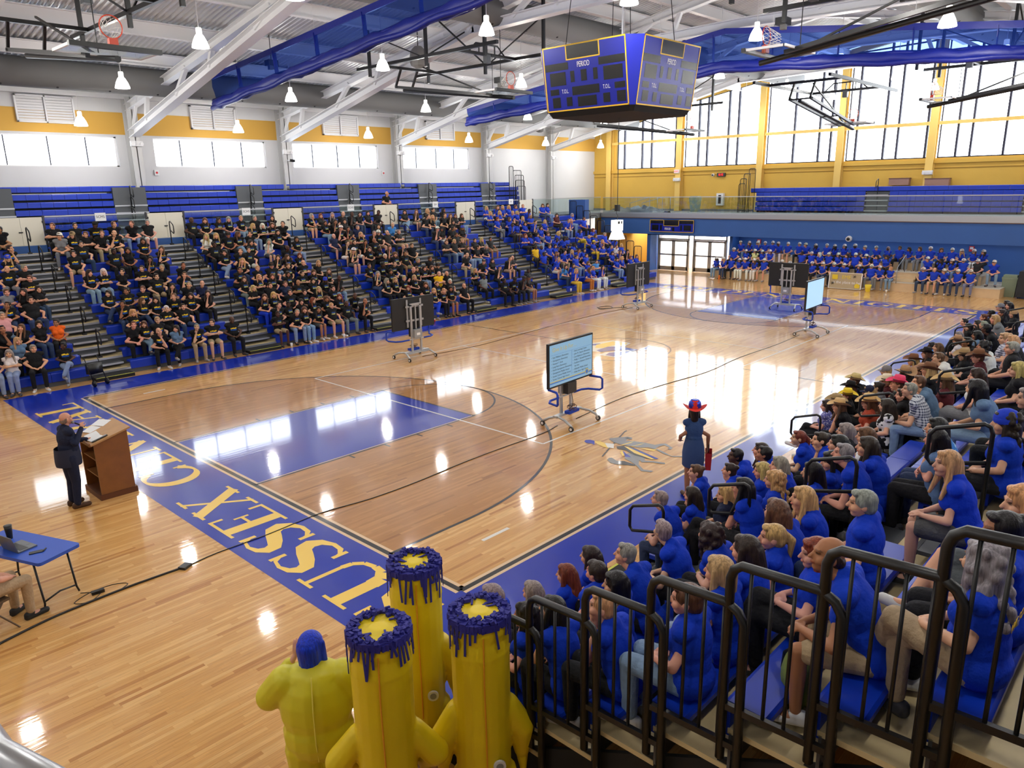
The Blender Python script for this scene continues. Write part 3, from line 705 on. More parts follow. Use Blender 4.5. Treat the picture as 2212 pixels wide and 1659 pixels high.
RSEC = [(-2.25, .75), (1.95, 5.72), (7.0, 11.1), (12.4, 16.6), (17.95, 23.5)]
RAIS = [(.75, 1.95)] + AIS[1:4]
stand(-1, -1.69, RSEC, RAIS, 12, 'near stand sections', ('near stand', ['beside the black railing', 'in the middle', 'with cowboy hats', 'fourth along', 'at its far end'], ['nearest the railing', 'second along', 'third along', 'fourth along']), m_dnose)
# aisle handrails (P shaped loops)
def rail_mesh(h=.92, d=.34):
    t = MB(); t.tube([(0, 0, 0), (0, 0, h - .08), (0, -.02, h - .02), (0, -.07, h), (0, -d + .05, h - .12), (0, -d, h - .19), (0, -d, h - .42), (0, -d + .04, h - .47), (0, -.02, h - .36)], .021, 8)
    return t.mesh('handrail_loop', m_black, True)
hr = rail_mesh(); hb = MB().box((0, 0, .03), (.12, .1, .06)).mesh('base_bracket', m_black)
def handrail(x, y, z, sg, label, group, me=hr):
    o = empty('aisle_handrail', (x, y, z), 0 if sg > 0 else PI, label, 'handrail', group)
    link('handrail_loop', me, o); link('base_bracket', hb, o)
for ai, (x0, x1) in enumerate(AIS):
    for j, k in enumerate((2, 4, 6, 8, 10, 12)):
        handrail((x0 + x1) / 2, 17.27 + (k - 1) * D_ + .2, deckz(k), 1, 'black handrail loop in %s far stand aisle, %s up from the floor' % (NUM[ai + 1], NUM[j + 1]), 'far stand handrails')
rl = rail_mesh(1.0, .5)
for ai, (x0, x1) in enumerate(RAIS):
    for j, k in enumerate((2, 4, 6, 8, 10)):
        handrail((x0 + x1) / 2, -1.69 - (k - 1) * D_ - .1, deckz(k), -1, 'black handrail loop in %s near stand aisle, %s up from the floor' % (NUM[ai + 1], NUM[j + 1]), 'near stand handrails', rl)
# ------------------------------------------------------------ walkway railing, gates, name signs
GATE = [(.62, 2.12), (5.7, 7.18), (11.15, 12.66), (16.66, 18.17), (22.17, 23.65), (27.3, 28.54)]
def glass_run(name, a, b, z0, z1, label, group, npan):
    a = Vector(a); b = Vector(b); o = empty(name, ((a.x + b.x) / 2, (a.y + b.y) / 2, z0), 0, label, 'railing', group); c = (a + b) / 2
    d = (b - a); L_ = d.length; d.normalize(); h = z1 - z0
    t = MB().bar(a - c + Vector((0, 0, h)), b - c + Vector((0, 0, h)), .05, .045); t.build('top_rail', m_alu, o)
    MB().bar(a - c + Vector((0, 0, .04)), b - c + Vector((0, 0, .04)), .05, .08).build('base_shoe', m_alu, o)
    for i in range(npan):
        p = a - c + d * (L_ * i / npan + .012); q = a - c + d * (L_ * (i + 1) / npan - .012)
        MB().bar(p + Vector((0, 0, h / 2 + .03)), q + Vector((0, 0, h / 2 + .03)), .012, h - .08).build('glass_pane', m_rglass, o)
    return o
ends = [-3.2] + [v for g in GATE for v in g] + [35.5]
for i in range(0, len(ends), 2):
    a, b = ends[i], ends[i + 1]
    glass_run('glass_railing', (a + .05, 24.1, 0), (b - .05, 24.1, 0), ZM, ZM + 1.06, 'glass walkway railing above the far stand, %s run from the photo edge' % NUM[i // 2 + 1], 'walkway glass railings', max(1, round((b - a) / 1.25)))
glass_run('glass_railing', (35.6, 24.0, 0), (35.6, 8.0, 0), ZM, ZM + 1.03, 'glass balcony railing above the double doors', 'balcony glass railings', 12)
glass_run('glass_railing', (35.6, 7.98, 0), (35.6, RY + .1, 0), ZM, ZM + 1.03, 'glass balcony railing in front of the empty end benches', 'balcony glass railings', 14)
m_post = mat('dark_post', (70, 70, 72), .5, .4)
for i, (x0, x1) in enumerate(GATE):
    o = empty('gate', ((x0 + x1) / 2, 24.08, ZM), 0, 'cream double gate at the top of far stand aisle, %s from the photo edge' % NUM[i + 1], 'gate', 'cream walkway gates')
    h = (x1 - x0) / 2
    for s_ in (-1, 1):
        p = MB().bb((.004 if s_ > 0 else -h + .05, -.02, .08), (h - .05 if s_ > 0 else -.004, .02, 1.05)).build('gate_panel', m_cream, o)
        MB().bb((s_ * (h - .05) - .02, -.04, .22), (s_ * (h - .05) + .02, -.015, .30)).bb((s_ * (h - .05) - .02, -.04, .84), (s_ * (h - .05) + .02, -.015, .92)).build('hinge', m_black, p)
        MB().bb((s_ * h - .03, -.03, -.3), (s_ * h + .03, .03, 1.1)).build('gate_post', m_post, o)
    MB().bb((-.09, -.04, .52), (.04, -.02, .56)).build('latch', m_black, o)
    MB().bb((-h, -.03, -.26), (h, .0, .06)).build('kick_panel', m_fascia, o)
m_paper = mat('white_paper', (236, 238, 240), .7); m_ink = mat('black_ink', (26, 28, 34), .7)
for i, (x, s_) in enumerate(((4.03, 'SCMS'), (9.9, 'SCHS'), (15.3, 'SCHS'), (20.7, 'EJH'), (26.6, 'IR'))):
    o = empty('paper_sign', (x, 24.06, ZM + .98), 0, 'white paper name sign %s on the glass railing, %s from the photo edge' % (s_, NUM[i + 1]), 'sign', 'paper name signs')
    MB().box((0, 0, 0), (.38, .004, .3)).build('sheet', m_paper, o)
    q = link('lettering', textmesh(s_, .13, m_ink), o, (0, -.004, 0)); q.rotation_euler = (PI / 2, 0, 0)
# ------------------------------------------------------------ folded upper bleachers
def folded(name, xs, rows, zt, dz, y0, dy, label, group, axis='x', mw=.46, bh=.215, fr=True):
    x0, x1 = xs; cx = (x0 + x1) / 2; w_ = x1 - x0
    if axis == 'x': o = empty(name, (cx, y0, ZM), 0, label, 'bleacher', group)
    else: o = empty(name, (y0, cx, ZM), -PI / 2, label, 'bleacher', group)
    n = max(1, round(w_ / mw)); bm_ = bench_mesh(w_ / n, bh, .34)
    for k in range(rows):
        for i in range(n): link('bench_seat', bm_, o, (-w_ / 2 + (i + .5) * w_ / n, k * dy, zt + k * dz - bh - ZM))
    if fr: MB().bb((-w_ / 2, .06 + .05 * rows, 0), (w_ / 2, .9, zt + (rows - 1) * dz - .1 - ZM)).build('folded_frame', m_dark, o)
    else: MB().bb((-w_ / 2, .05, zt - bh - .05 - ZM), (w_ / 2, .3, zt - bh - ZM)).build('folded_frame', m_dark, o)
    return o
USEC = [(-3, .5), (2.19, 5.88), (7.26, 11.44), (12.78, 17.11), (18.53, 22.7), (24.11, 27.83), (29.11, 31.35)]
UZ, UD = 3.96, .3014
for i, s_ in enumerate(USEC):
    folded('folded_bleacher', s_, 6, UZ, UD, 27.6, .051, 'folded blue benches against the white wall, %s block from the photo edge' % NUM[i + 1], 'folded upper benches')
for i, (a, b) in enumerate(((-3, 6.91), (7.2, 14.06), (14.4, 21.5), (21.8, 28.6), (29.0, 30.6))):
    folded('top_bench', (a, b), 1, UZ + 6 * UD, UD, 27.92, .051, 'topmost blue bench row under the strip windows, %s length from the photo edge' % NUM[i + 1], 'topmost bench rows', fr=False)
for i in range(len(USEC) - 1):
    a, b = USEC[i][1], USEC[i + 1][0]; o = empty('folded_steps', ((a + b) / 2, 27.6, ZM), 0, 'folded metal aisle steps between the upper benches, %s from the photo edge' % NUM[i + 1], 'stairs', 'folded aisle steps')
    h = (b - a) / 2 - .01
    MB().bb((-h, .2, 0), (h, .9, UZ + 5.8 * UD - ZM)).build('folded_frame', m_riser, o)
    for k in range(7):
        z = UZ + k * UD - .25 - ZM; MB().bb((-h, -.05 + k * .051, z), (h, .3 + k * .05, z + .06)).build('step_edge', m_alu, o)
    for k, z in enumerate((4.3, 4.75, 5.15)):
        q = link('handrail_loop', hr, o, (-.05 + .02 * k, .1, z - ZM - .35 + (0 if k < 2 else .05)))
for i, (a, b) in enumerate(((15.0, 8.4), (7.1, .75), (-.5, -7))):
    folded('folded_bleacher', (b, a), 4, 3.97, .29, 39.5, .03, 'folded blue benches against the yellow end wall, %s block from the corner' % NUM[i + 1], 'folded balcony benches', 'y', .46, .23)
folded('top_bench', (-7, 15.4), 1, 5.1, .29, 39.62, .03, 'long topmost blue bench under the tall end windows', 'folded balcony benches', 'y', .92, .23, False)
for yy, nm_ in ((7.75, 'between the two balcony bench blocks'), (.1, 'beyond the second balcony bench block')):
    o = empty('folded_steps', (39.5, yy, ZM), -PI / 2, 'folded metal aisle steps ' + nm_, 'stairs', 'folded aisle steps')
    MB().bb((-.62, .2, 0), (.62, .9, 1.2)).build('folded_frame', m_riser, o)
    for k in range(4): MB().bb((-.62, -.03, .1 + k * .29), (.62, .25, .16 + k * .29)).build('step_edge', m_alu, o)
    link('handrail_loop', rail_mesh(1.15, .36), o, (0, .05, .75))
def end_rail(name, loc, rz, w_, h, label, group, nb=6, slope=0, r=.022):
    o = empty(name, loc, rz, label, 'railing', group)
    MB().tube([(0, 0, 0), (0, 0, h - .08), (.03, 0, h - .02), (.09, 0, h), (w_ - .09, 0, h - slope), (w_ - .03, 0, h - slope - .03), (w_, 0, h - slope - .1), (w_, 0, -slope)], r, 8).build('frame', m_black, o, True)
    MB().tube([(0, 0, .1), (w_, 0, .1 - slope)], r * .8, 6).build('lower_rail', m_black, o, True)
    for i in range(nb):
        x = w_ * (i + 1) / (nb + 1); MB().tube([(x, 0, .1 - slope * x / w_), (x, 0, h - slope * x / w_ - .01)], r * .42, 6).build('baluster', m_black, o, True)
    return o
for i, (x, z1, w_) in enumerate(((30.05, 6.75, .4), (30.4, 6.5, .75), (30.5, 6.2, .82), (30.5, 5.88, .84), (30.55, 5.5, .84))):
    end_rail('folded_end_rail', (x, 27.45 - i * .05, ZM), 0, w_, z1 - ZM, 'black folded end rail beside the upper benches, %s from the top' % NUM[i + 1], 'folded end rails', 4)
for i, (y, z1) in enumerate(((14.95, 6.3), (15.25, 6.0), (15.45, 5.7), (15.5, 5.4))):
    end_rail('folded_end_rail', (39.2 - i * .06, y, ZM), PI / 2, .42, z1 - ZM, 'black folded end rail beside the balcony benches, %s from the top' % NUM[i + 1], 'folded balcony end rails', 3)
for k in range(3, 13):
    end_rail('end_rail', (31.95, 17.27 + (k - 1) * D_ + .02, deckz(k)), PI / 2, .52, 1.08, 'black barred end rail at the far end of the far stand, row %s' % CARD[k], 'far stand end rails', 5)
# near end rails of the near stand: sloping black rails seen large in the foreground
for k in range(3, 13):
    y0 = -1.69 - (k - 1) * D_ - .02
    o = empty('end_rail', (-2.3, y0, deckz(k)), -PI / 2, 'large black end railing panel beside row %s of the near stand' % CARD[k], 'railing', 'near stand end rails')
    w_ = .66; h = 1.2
    MB().tube([(0, 0, -.2), (0, 0, h - .1), (.02, 0, h - .04), (.07, 0, h), (w_ - .12, 0, h + .02), (w_ - .04, 0, h - .02), (w_, 0, h - .09), (w_ + .02, 0, -.2)], .031, 10).build('frame', m_black, o, True)
    MB().bar((0, 0, .2), (w_, 0, .22), .035, .045).build('lower_rail', m_black, o)
    for i in range(4):
        x = w_ * (i + 1) / 5; MB().tube([(x, 0, .2), (x, 0, h)], .0125, 6).build('baluster', m_black, o, True)
t = MB(); t.prism([(-1.5, 0), (-9.0, 0), (-9.0, 3.6), (-7.9, 3.2), (-2.05, .12)], -2.24, -2.2, lambda x, y, z: (z, x, y))  # near-black sheet: painted shade of the void under the stand, and its drape
tag(t.build('stand_side_sheet', m_dark), 'dark drape and painted shade under the near stand below the railing', 'skirt')
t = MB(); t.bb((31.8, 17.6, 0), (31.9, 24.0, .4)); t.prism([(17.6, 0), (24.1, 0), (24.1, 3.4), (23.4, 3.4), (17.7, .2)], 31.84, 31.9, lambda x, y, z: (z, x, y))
tag(t.build('stand_side_sheet', m_dark), 'dark side panel at the far end of the far stand', 'skirt')
tag(MB().bb((31.95, 22.7, 3.4), (32.35, 24.0, 4.6)).build('padded_panel', mat('blue_pad', (44, 84, 150), .7)), 'tall blue padded panel at the far end of the far stand', 'panel')
# ------------------------------------------------------------ stage tiers
m_stage = mat('pale_stage_wood', (214, 186, 146), .5, noise=(3, .05)); m_stop = mat('stage_top', (196, 186, 170), .6)
for i, (x0, x1, z1, ya, yb) in enumerate(((34.2, 37.15, .46, 14.7, .2), (35.1, 37.15, .9, 13.9, 1.2), (36.0, 37.15, 1.3, 13.2, 1.6))):
    o = empty('stage_tier', (x0, (ya + yb) / 2, 0), 0, '%s wooden seating tier below the blue wall' % ('lowest', 'middle', 'top')[i], 'platform', 'stage seating tiers')
    h = (ya - yb) / 2; z0 = (0, .46, .9)[i]
    MB().bb((0, -h, z0), (.04, h, z1 - .04)).bb((.04, -h, z0), (x1 - x0, -h + .04, z1 - .04)).bb((.04, h - .04, z0), (x1 - x0, h, z1 - .04)).build('riser', m_stage, o)
    MB().bb((-.02, -h, z1 - .04), (x1 - x0, h, z1)).build('top', m_stop, o)
for k in range(2):
    for j in range(2):
        pass
o = empty('stage_steps', (34.2, 4.55, .45), 0, 'wooden steps with handrail in the stage tiers', 'stairs')
for k in range(3): MB().bb((.35 + k * .28, -.55, 0), (.9 + .6, .55, .14 * (k + 1))).build('step', m_stage, o)
MB().tube([(-.2, .1, -.02), (-.2, .1, .75), (.0, .1, .86), (1.0, .1, 1.3), (1.05, .1, 1.2), (1.05, .1, .43)], .02, 8).build('handrail', m_alu, o, True)
# ------------------------------------------------------------ high bay lamps (each with its own light)
m_lamp = mat('glowing_prismatic_reflector', (255, 255, 255), .3, emit=(255, 252, 244), es=14)
m_house = mat('lamp_housing', (206, 206, 206), .4, .3, emit=(255, 252, 244), es=1.2)
lm_refl = MB().lathe([(.09, .16), (.13, .1), (.19, -.02), (.235, -.16), (.24, -.2), (.22, -.2), (.0, -.19)], n=20, cap=False).mesh('reflector', m_lamp, True)
lm_house = MB().lathe([(.0, .34), (.075, .34), (.085, .3), (.085, .17), (.1, .15), (.0, .15)], n=14, cap=False).mesh('housing', m_house, True)
lm_stem = MB().cyl((0, 0, 0), (0, 0, 1), .012, n=6).mesh('stem', m_steel)
LX = [-9.9, -2.7, 4.65, 11.2, 18.4, 25.65, 32.6, 38.6]
LYZ = [(26.5, 8.25), (21.8, 9.18), (15.6, 9.68), (10.4, 10.1), (5.2, 10.1), (-.4, 9.68), (-6.6, 9.18), (-11.3, 8.25)]
spot = bpy.data.lights.new('lamp_light', 'POINT'); spot.energy = LAMP_W; spot.shadow_soft_size = .2; spot.color = (1, .96, .9)
for j, (y, z) in enumerate(LYZ):
    for i, x in enumerate(LX):
        if x < 0 and j in (0, 7): continue
        o = empty('high_bay_lamp', (x, y, z), 0, 'glowing white high bay lamp, lamp %s of row %s counted from the far crowd' % (CARD[i + 1], CARD[j + 1]), 'lamp', 'high bay lamps')
        link('reflector', lm_refl, o); link('housing', lm_house, o)
        s_ = link('stem', lm_stem, o, (0, 0, .33)); s_.scale = (1, 1, roofz(y) - z - .33)
        lo = bpy.data.objects.new('lamp_light', spot); COL.objects.link(lo); lo.parent = o; lo.location = (0, 0, -.26)
# ------------------------------------------------------------ hanging scoreboard
m_sb = mat('blue_scoreboard', (8, 24, 150), .3); m_sbe = mat('blue_scoreboard_edge', (6, 26, 168), .35); m_trim = mat('yellow_trim', (236, 190, 30), .4)
m_led = mat('dark_led_panel', (16, 16, 18), .25, bump=(60, .1)); m_wtext = mat('white_lettering', (240, 240, 244), .5)
def face_items(par, P, wall=False):
    # P(u, v, off) -> 3D ; u to the right, v downward
    def rect(name, u0, u1, v0, v1, m_, off, th=.012):
        vs = [P(u, v, o_) for o_ in (off - th, off) for u, v in ((u0, v0), (u1, v0), (u1, v1), (u0, v1))]
        return MB().add(vs, [(3, 2, 1, 0), (4, 5, 6, 7), (0, 1, 5, 4), (1, 2, 6, 5), (2, 3, 7, 6), (3, 0, 4, 7)]).build(name, m_, par)
    def frame(u0, u1, v0, v1, w_, hv):
        for a in ((u0, u1, v0, v0 + hv), (u0, u1, v1 - hv, v1), (u0, u0 + w_, v0, v1), (u1 - w_, u1, v0, v1)): rect('trim', *a, m_trim, .02)
    return rect, frame
def textface(par, s_, P, u, v, size, fl=1):
    o = P(u, v, .03); a = P(u + .01, v, .03); b = P(u, v - .01, .03)
    X_ = (Vector(a) - Vector(o)).normalized(); Y_ = (Vector(b) - Vector(o)).normalized(); Z_ = X_.cross(Y_)
    q = link('lettering', textmesh(s_, size, m_wtext), par); q.matrix_local = Matrix(((X_.x, Y_.x, Z_.x, o[0]), (X_.y, Y_.y, Z_.y, o[1]), (X_.z, Y_.z, Z_.z, o[2]), (0, 0, 0, 1)))
    q.scale = (.8, 1.25, 1)
sb = empty('scoreboard', (14.15, 7.55, 7.63), 0, 'large four sided blue scoreboard hanging over centre court', 'scoreboard')
H_ = 1.82; dt, db, hw = 1.9, 1.64, 1.52
def ringpts(d, h, z): return [(-d, -h, z), (-h, -d, z), (h, -d, z), (d, -h, z), (d, h, z), (h, d, z), (-h, d, z), (-d, h, z)]
t = MB(); t.add(ringpts(db, hw - .02, 0) + ringpts(dt, hw, H_), [tuple(range(7, -1, -1)), tuple(range(8, 16))] + [(i, (i + 1) % 8, 8 + (i + 1) % 8, 8 + i) for i in range(8)])
t.build('cabinet', m_sbe, sb)
t = MB(); t.add(ringpts(db - .12, hw - .1, -.16) + ringpts(db - .02, hw - .02, 0), [tuple(range(7, -1, -1))] + [(i, (i + 1) % 8, 8 + (i + 1) % 8, 8 + i) for i in range(8)]); t.build('underside', m_dark, sb)
for k in range(4):
    rm = Matrix.Rotation(k * PI / 2, 3, 'Z')
    def P(u, v, off, rm=rm):
        d = dt + (db - dt) * v + off; return tuple(rm @ Vector((-d, hw - 2 * hw * u, H_ * (1 - v))))
    fc = empty('face_panel', (0, 0, 0)); fc.parent = sb
    rect, frame = face_items(fc, P)
    rect('panel', 0, 1, 0, 1, m_sb, .012); frame(0, 1, 0, 1, .012, .02); rect('led_clock', .3, .69, .012, .22, m_led, .018); frame(.29, .70, .0, .235, .012, .018)
    for a in ((.02, .31, .26, .37), (.68, .98, .26, .37), (.07, .27, .40, .60), (.73, .95, .40, .60), (.33, .38, .40, .57), (.46, .53, .40, .57), (.61, .66, .40, .57), (.06, .17, .65, .74), (.34, .67, .64, .77), (.85, .97, .65, .74), (.08, .18, .78, .94), (.26, .33, .79, .93), (.40, .63, .80, .95), (.71, .79, .79, .93), (.87, .97, .78, .94)):
        rect('led_panel', *a, m_led, .018)
    textface(fc, 'PERIOD', P, .5, .32, .17); textface(fc, 'T.O.L.', P, .255, .70, .13); textface(fc, 'T.O.L.', P, .76, .70, .13)
for x in (-1.2, 1.2):
    for y in (-1.2, 1.2): MB().cyl((x, y, H_), (x * .8, y * .8, 4.6), .012, n=6).build('hanging_cable', m_dark, sb)
MB().cyl((.1, 0, H_), (.1, 0, 5.2), .03, n=8).build('conduit', m_steel, sb)
lamp2 = empty('lowered_pendant', (14.15, 7.55, 3.7), 0, 'white box lamp lowered on a long cable below the scoreboard', 'lamp')
MB().bb((-.17, -.12, .28), (.17, .12, .62)).build('housing', m_house, lamp2)
MB().bb((-.12, -.13, .5), (-.03, -.12, .58)).bb((.05, -.13, .5), (.1, -.12, .58)).build('vent', m_dark, lamp2)
t = MB(); t.add([(-.14, -.1, .28), (.14, -.1, .28), (.14, .1, .28), (-.14, .1, .28), (-.22, -.17, 0), (.22, -.17, 0), (.22, .17, 0), (-.22, .17, 0)], [(0, 1, 5, 4), (1, 2, 6, 5), (2, 3, 7, 6), (3, 0, 4, 7), (7, 6, 5, 4)]); t.build('shade', m_house, lamp2)
MB().tube([(0, 0, .62), (.03, 0, .75), (-.03, .02, .84), (0, 0, .95), (0, 0, 3.8)], .012, 6).build('cable', m_black, lamp2); MB().box((0, 0, 1.0), (.14, .12, .2)).build('cable_box', m_black, lamp2)
# wall scoreboard
ws = empty('wall_scoreboard', (35.38, 18.47, 2.52), 0, 'small blue wall scoreboard above the double doors', 'scoreboard')
def P(u, v, off): return (-.04 - off, 1.58 - 3.16 * u, .75 * (1 - v))
rect, frame = face_items(ws, P); rect('cabinet', 0, 1, 0, 1, m_sb, .0, .06); frame(0, 1, 0, 1, .008, .035); rect('led_clock', .33, .66, .02, .48, m_led, .016); frame(.32, .67, 0, .5, .008, .03)
for a in ((.01, .31, .04, .3), (.68, .99, .04, .3), (.05, .2, .42, .85), (.78, .94, .42, .85), (.24, .28, .42, .85), (.7, .74, .42, .85), (.52, .57, .6, .9)): rect('led_panel', *a, m_led, .014)
textface(ws, 'PERIOD', P, .42, .74, .16)
# ------------------------------------------------------------ folded basketball hoops
m_rim = mat('orange_rim', (206, 70, 40), .4); m_net = mat('white_net', (232, 230, 226), .8); m_bglass = glassmat('backboard_glass', (.82, .86, .88), .16)
ringp = lambda r, n=24: [(r * math.cos(2 * PI * i / n), 0, r * math.sin(2 * PI * i / n)) for i in range(n)]
rim_m = MB().tube(ringp(.229), .013, 6, True).mesh('rim', m_rim, True)
t = MB()
for i in range(12):
    for s_ in (-1, 1):
        pts = []
        for k in range(5):
            a = 2 * PI * (i + s_ * k * .5) / 12; r = .229 - .028 * k; pts.append((r * math.cos(a), .09 * k, r * math.sin(a) - .03 * k))
        t.tube(pts, .006, 4)
net_m = t.mesh('net', m_net)
def hoop(bx, by, bz, sg, label, rz=0, hang=True):
    o = empty('basketball_hoop', (bx, by, bz), rz + (0 if sg > 0 else PI), label, 'basketball hoop', 'folded up hoops')
    B = lambda a, b, w_=.09, h=.09, nm_='beam': MB().bar(a, b, w_, h).build(nm_, m_black, o)
    zt = 1.45
    for x in (-1.5, 1.5):
        B((x, -1.2, zt), (x, 6.6, zt), .11, .11, 'long_beam')
        if hang:
            for y in (-.6, 2.4, 5.8):
                wy = by + (y if sg > 0 else -y)
                B((x, y, zt - .35), (x, y, max(.5, roofz(wy) - bz - .1)), .1, .1, 'hanger')
    if hang:
        B((-1.5, 2.4, zt), (1.5, 2.4, zt + 1.6), .045, .045, 'cross_brace'); B((1.5, 2.4, zt), (-1.5, 2.4, zt + 1.6), .045, .045, 'cross_brace')
        B((1.5, -.6, zt + 1.3), (1.5, 2.2, zt), .04, .04, 'cross_brace'); B((-1.5, 5.8, zt + 1.2), (-1.5, 2.6, zt), .04, .04, 'cross_brace')
    for y in (.8, 5.2): B((-1.5, y, zt), (1.5, y, zt), .1, .1, 'cross_beam')
    MB().tube([(-.95, .8, zt), (-.55, .8, zt + .34), (.55, .8, zt + .34), (.95, .8, zt)], .03, 6).build('arch', m_black, o)
    for x in (-.4, 0, .4): B((x, .8, zt), (x, .8, zt + .34), .035, .035, 'arch_post')
    for x in (-.42, .42): B((x, 5.6, .8), (x * .75, .3, .02), .1, .1, 'mast')
    MB().cyl((0, 5.6, .7), (0, -.5, -.12), .07, n=10).build('mast_tube', m_black, o)
    for x in (-.42, .42): B((x, 5.6, .8), (x, 5.2, zt), .07, .07, 'pivot_arm')
    B((-.5, 5.5, .78), (.5, 5.5, .78), .06, .06, 'cross_bar'); B((-.4, 2.2, .3), (.4, 2.2, .3), .05, .05, 'cross_bar')
    B((0, 4.4, zt), (0, .6, .08), .05, .05, 'fold_brace')
    MB().cyl((0, .55, .1), (0, .55, zt), .012, n=6).build('hoist_cable', m_black, o)
    MB().box((0, .8, zt - .15), (.2, .2, .28)).build('winch', m_riser, o)
    bd = MB().box((0, .05, .1), (1.74, .98, .018)).build('backboard', m_bglass, o)
    f = MB()
    for a, b in (((-.915, -.52), (.915, -.45)), ((-.915, .52), (.915, .58)), ((-.915, -.5), (-.86, .55)), ((.86, -.5), (.915, .55))): f.bb((a[0], a[1], .07), (b[0], b[1], .13))
    f.build('board_frame', m_steel, bd)
    MB().bb((-.93, -.57, .05), (.93, -.46, .15)).build('edge_pad', m_black, bd)
    MB().bb((-.09, -.42, .11), (.09, -.3, .3)).build('rim_bracket', m_rim, o)
    link('rim', rim_m, o, (0, -.36, .53)); link('net', net_m, o, (0, -.36, .53))
    return o
hoop(.5, 11.3, 8.3, 1, 'folded basketball hoop hanging over the lectern corner')
hoop(14.3, 12.7, 8.6, 1, 'folded basketball hoop between the blue curtains beside the scoreboard')
hoop(28.9, 13.9, 7.95, 1, 'folded basketball hoop below the scoreboard near the end windows')
hoop(13.6, 2.2, 8.55, -1, 'folded basketball hoop with long black mast over the near sideline')
hoop(27.6, 1.9, 8.3, -1, 'folded basketball hoop seen against the end windows at the photo edge')
o = hoop(30.3, 6.3, 7.85, 1, 'folded main hoop seen against the middle of the end windows', PI / 2, False)
# ------------------------------------------------------------ raised divider curtains
m_curt = mat('blue_curtain_vinyl', (12, 30, 132), .45, bump=(9, .25)); 
m_sheer = glassmat('blue_curtain_mesh', (.16, .26, .62), .0)
nt = m_sheer.node_tree; df = nt.nodes.new('ShaderNodeBsdfDiffuse'); df.inputs[0].default_value = (*lin((40, 70, 170)), 1)
mx = [q for q in nt.nodes if q.type == 'MIX_SHADER'][0]; nt.links.new(df.outputs[0], mx.inputs[2]); mx.inputs[0].default_value = .3
def curtain(x, yl, zt_l, zt_r, yr, hl, hr_, label):
    o = empty('divider_curtain', (x, CY, 9), 0, label, 'curtain', 'raised blue divider curtains')
    n = 60; top = []; bot = []
    for i in range(n + 1):
        y = yl + (yr - yl) * i / n; e = abs(y - CY) / abs(yl - CY); z = zt_r + (zt_l - zt_r) * min(1, e); h = hr_ + (hl - hr_) * min(1, e)
        top.append((y - CY, z - 9)); bot.append((y - CY, z - 9 - h))
    t = MB(); rows = 5
    for j in range(rows + 1):
        for (y, z1), (_, z0) in zip(top, bot): t.v.append((.1 * math.sin(y * 2.1 + j * 1.3) * (j / rows), y, z1 + (z0 + .35 - z1) * j / rows))
    for j in range(rows):
        for i in range(n): a = j * (n + 1) + i; t.f.append((a, a + 1, a + n + 2, a + n + 1))
    t.build('sheer_panel', m_sheer, o, True)
    pts = [(0, y, z + .24 + .03 * math.sin(y * 5)) for y, z in bot]; rr = [.2 + .035 * math.sin(i * 1.7) for i in range(n + 1)]; rr[0] = rr[-1] = .16
    b = MB(); b.tube(pts, rr, 12)
    b.v = [(vx * .8, vy, vz) for vx, vy, vz in b.v]; b.build('gathered_roll', m_curt, o, True)
    for k in range(3):
        off = (-.12, .1, .02)[k]; b = MB(); b.tube([(off + .05 * math.sin(i * .9 + k * 2), y, z + (.1, .16, .36)[k] + .03 * math.sin(i * 1.3 + k)) for i, (y, z) in enumerate(bot)], .09, 7); b.build('fold', m_curt, o, True)
    b = MB()
    for (y, z), (y2, z2) in zip(top[:-1], top[1:]): b.bar((0, y, z), (0, y2, z2), .05, .2)
    b.build('top_band', m_curt, o)
    for i in range(4, n, 5):
        y, z1 = top[i]; z0 = bot[i][1]; MB().bar((.02, y, z1), (.1, y, z0 + .2), .012, .16, up=(1, 0, 0)).build('strap', m_curt, o)
        if i % 10 == 4: MB().cyl((0, y, z1 + .1), (0, y, roofz(y + CY) - 9 - .3), .008, n=5).build('hanger_wire', m_steel, o)
    return o
curtain(9.0, 24.0, 9.95, 11.2, -8.8, 1.3, 1.1, 'long raised blue divider curtain sweeping across the roof above the lectern side')
curtain(20.75, 21.4, 9.12, 10.8, -6.2, .75, 1.45, 'raised blue divider curtain passing behind the scoreboard')
# ------------------------------------------------------------ small overhead and wall fittings
def ceil_box(name, loc, size, m_, label, cat, tilt=0):
    o = empty(name, loc, tilt, label, cat)
    return o
m_spk = mat('grey_speaker', (134, 134, 132), .7)
for (loc, lab) in (((14.2, 17.2, 10.45), 'grey ceiling speaker above the middle hoop'), ((31.0, 25.6, 9.2), 'grey ceiling speaker near the yellow corner')):
    o = empty('ceiling_speaker', loc, 0, lab, 'speaker')
    MB().lathe([(.14, .35), (.3, .2), (.36, -.15), (.3, -.35), (.12, -.45)], n=8).build('cabinet', m_spk, o); MB().cyl((0, 0, .3), (0, 0, roofz(loc[1]) - loc[2]), .02, n=6).build('pole', m_black, o)
for (loc, lab) in (((9.6, 20.3, 10.1), 'black ceiling projector beside the long blue curtain'), ((15.3, 13.8, 9.3), 'small ceiling projector above the middle hoop'), ((16.8, 3.6, 10.0), 'white ceiling device in front of the blue curtain')):
    o = empty('ceiling_projector', loc, 0, lab, 'projector')
    MB().bb((-.2, -.16, -.1), (.2, .16, .1)).build('body', m_black, o); MB().bb((-.16, -.14, -.24), (-.02, .02, -.1)).bb((.05, -.05, -.2), (.16, .1, -.1)).build('lens_block', m_spk, o); MB().cyl((0, 0, .1), (0, 0, roofz(loc[1]) - loc[2] - .1), .015, n=6).build('pole', m_black, o)
hz = empty('unit_heater', (10.6, 4.1, 10.6), .3, 'dark unit heater with orange housing behind the scoreboard', 'heater')
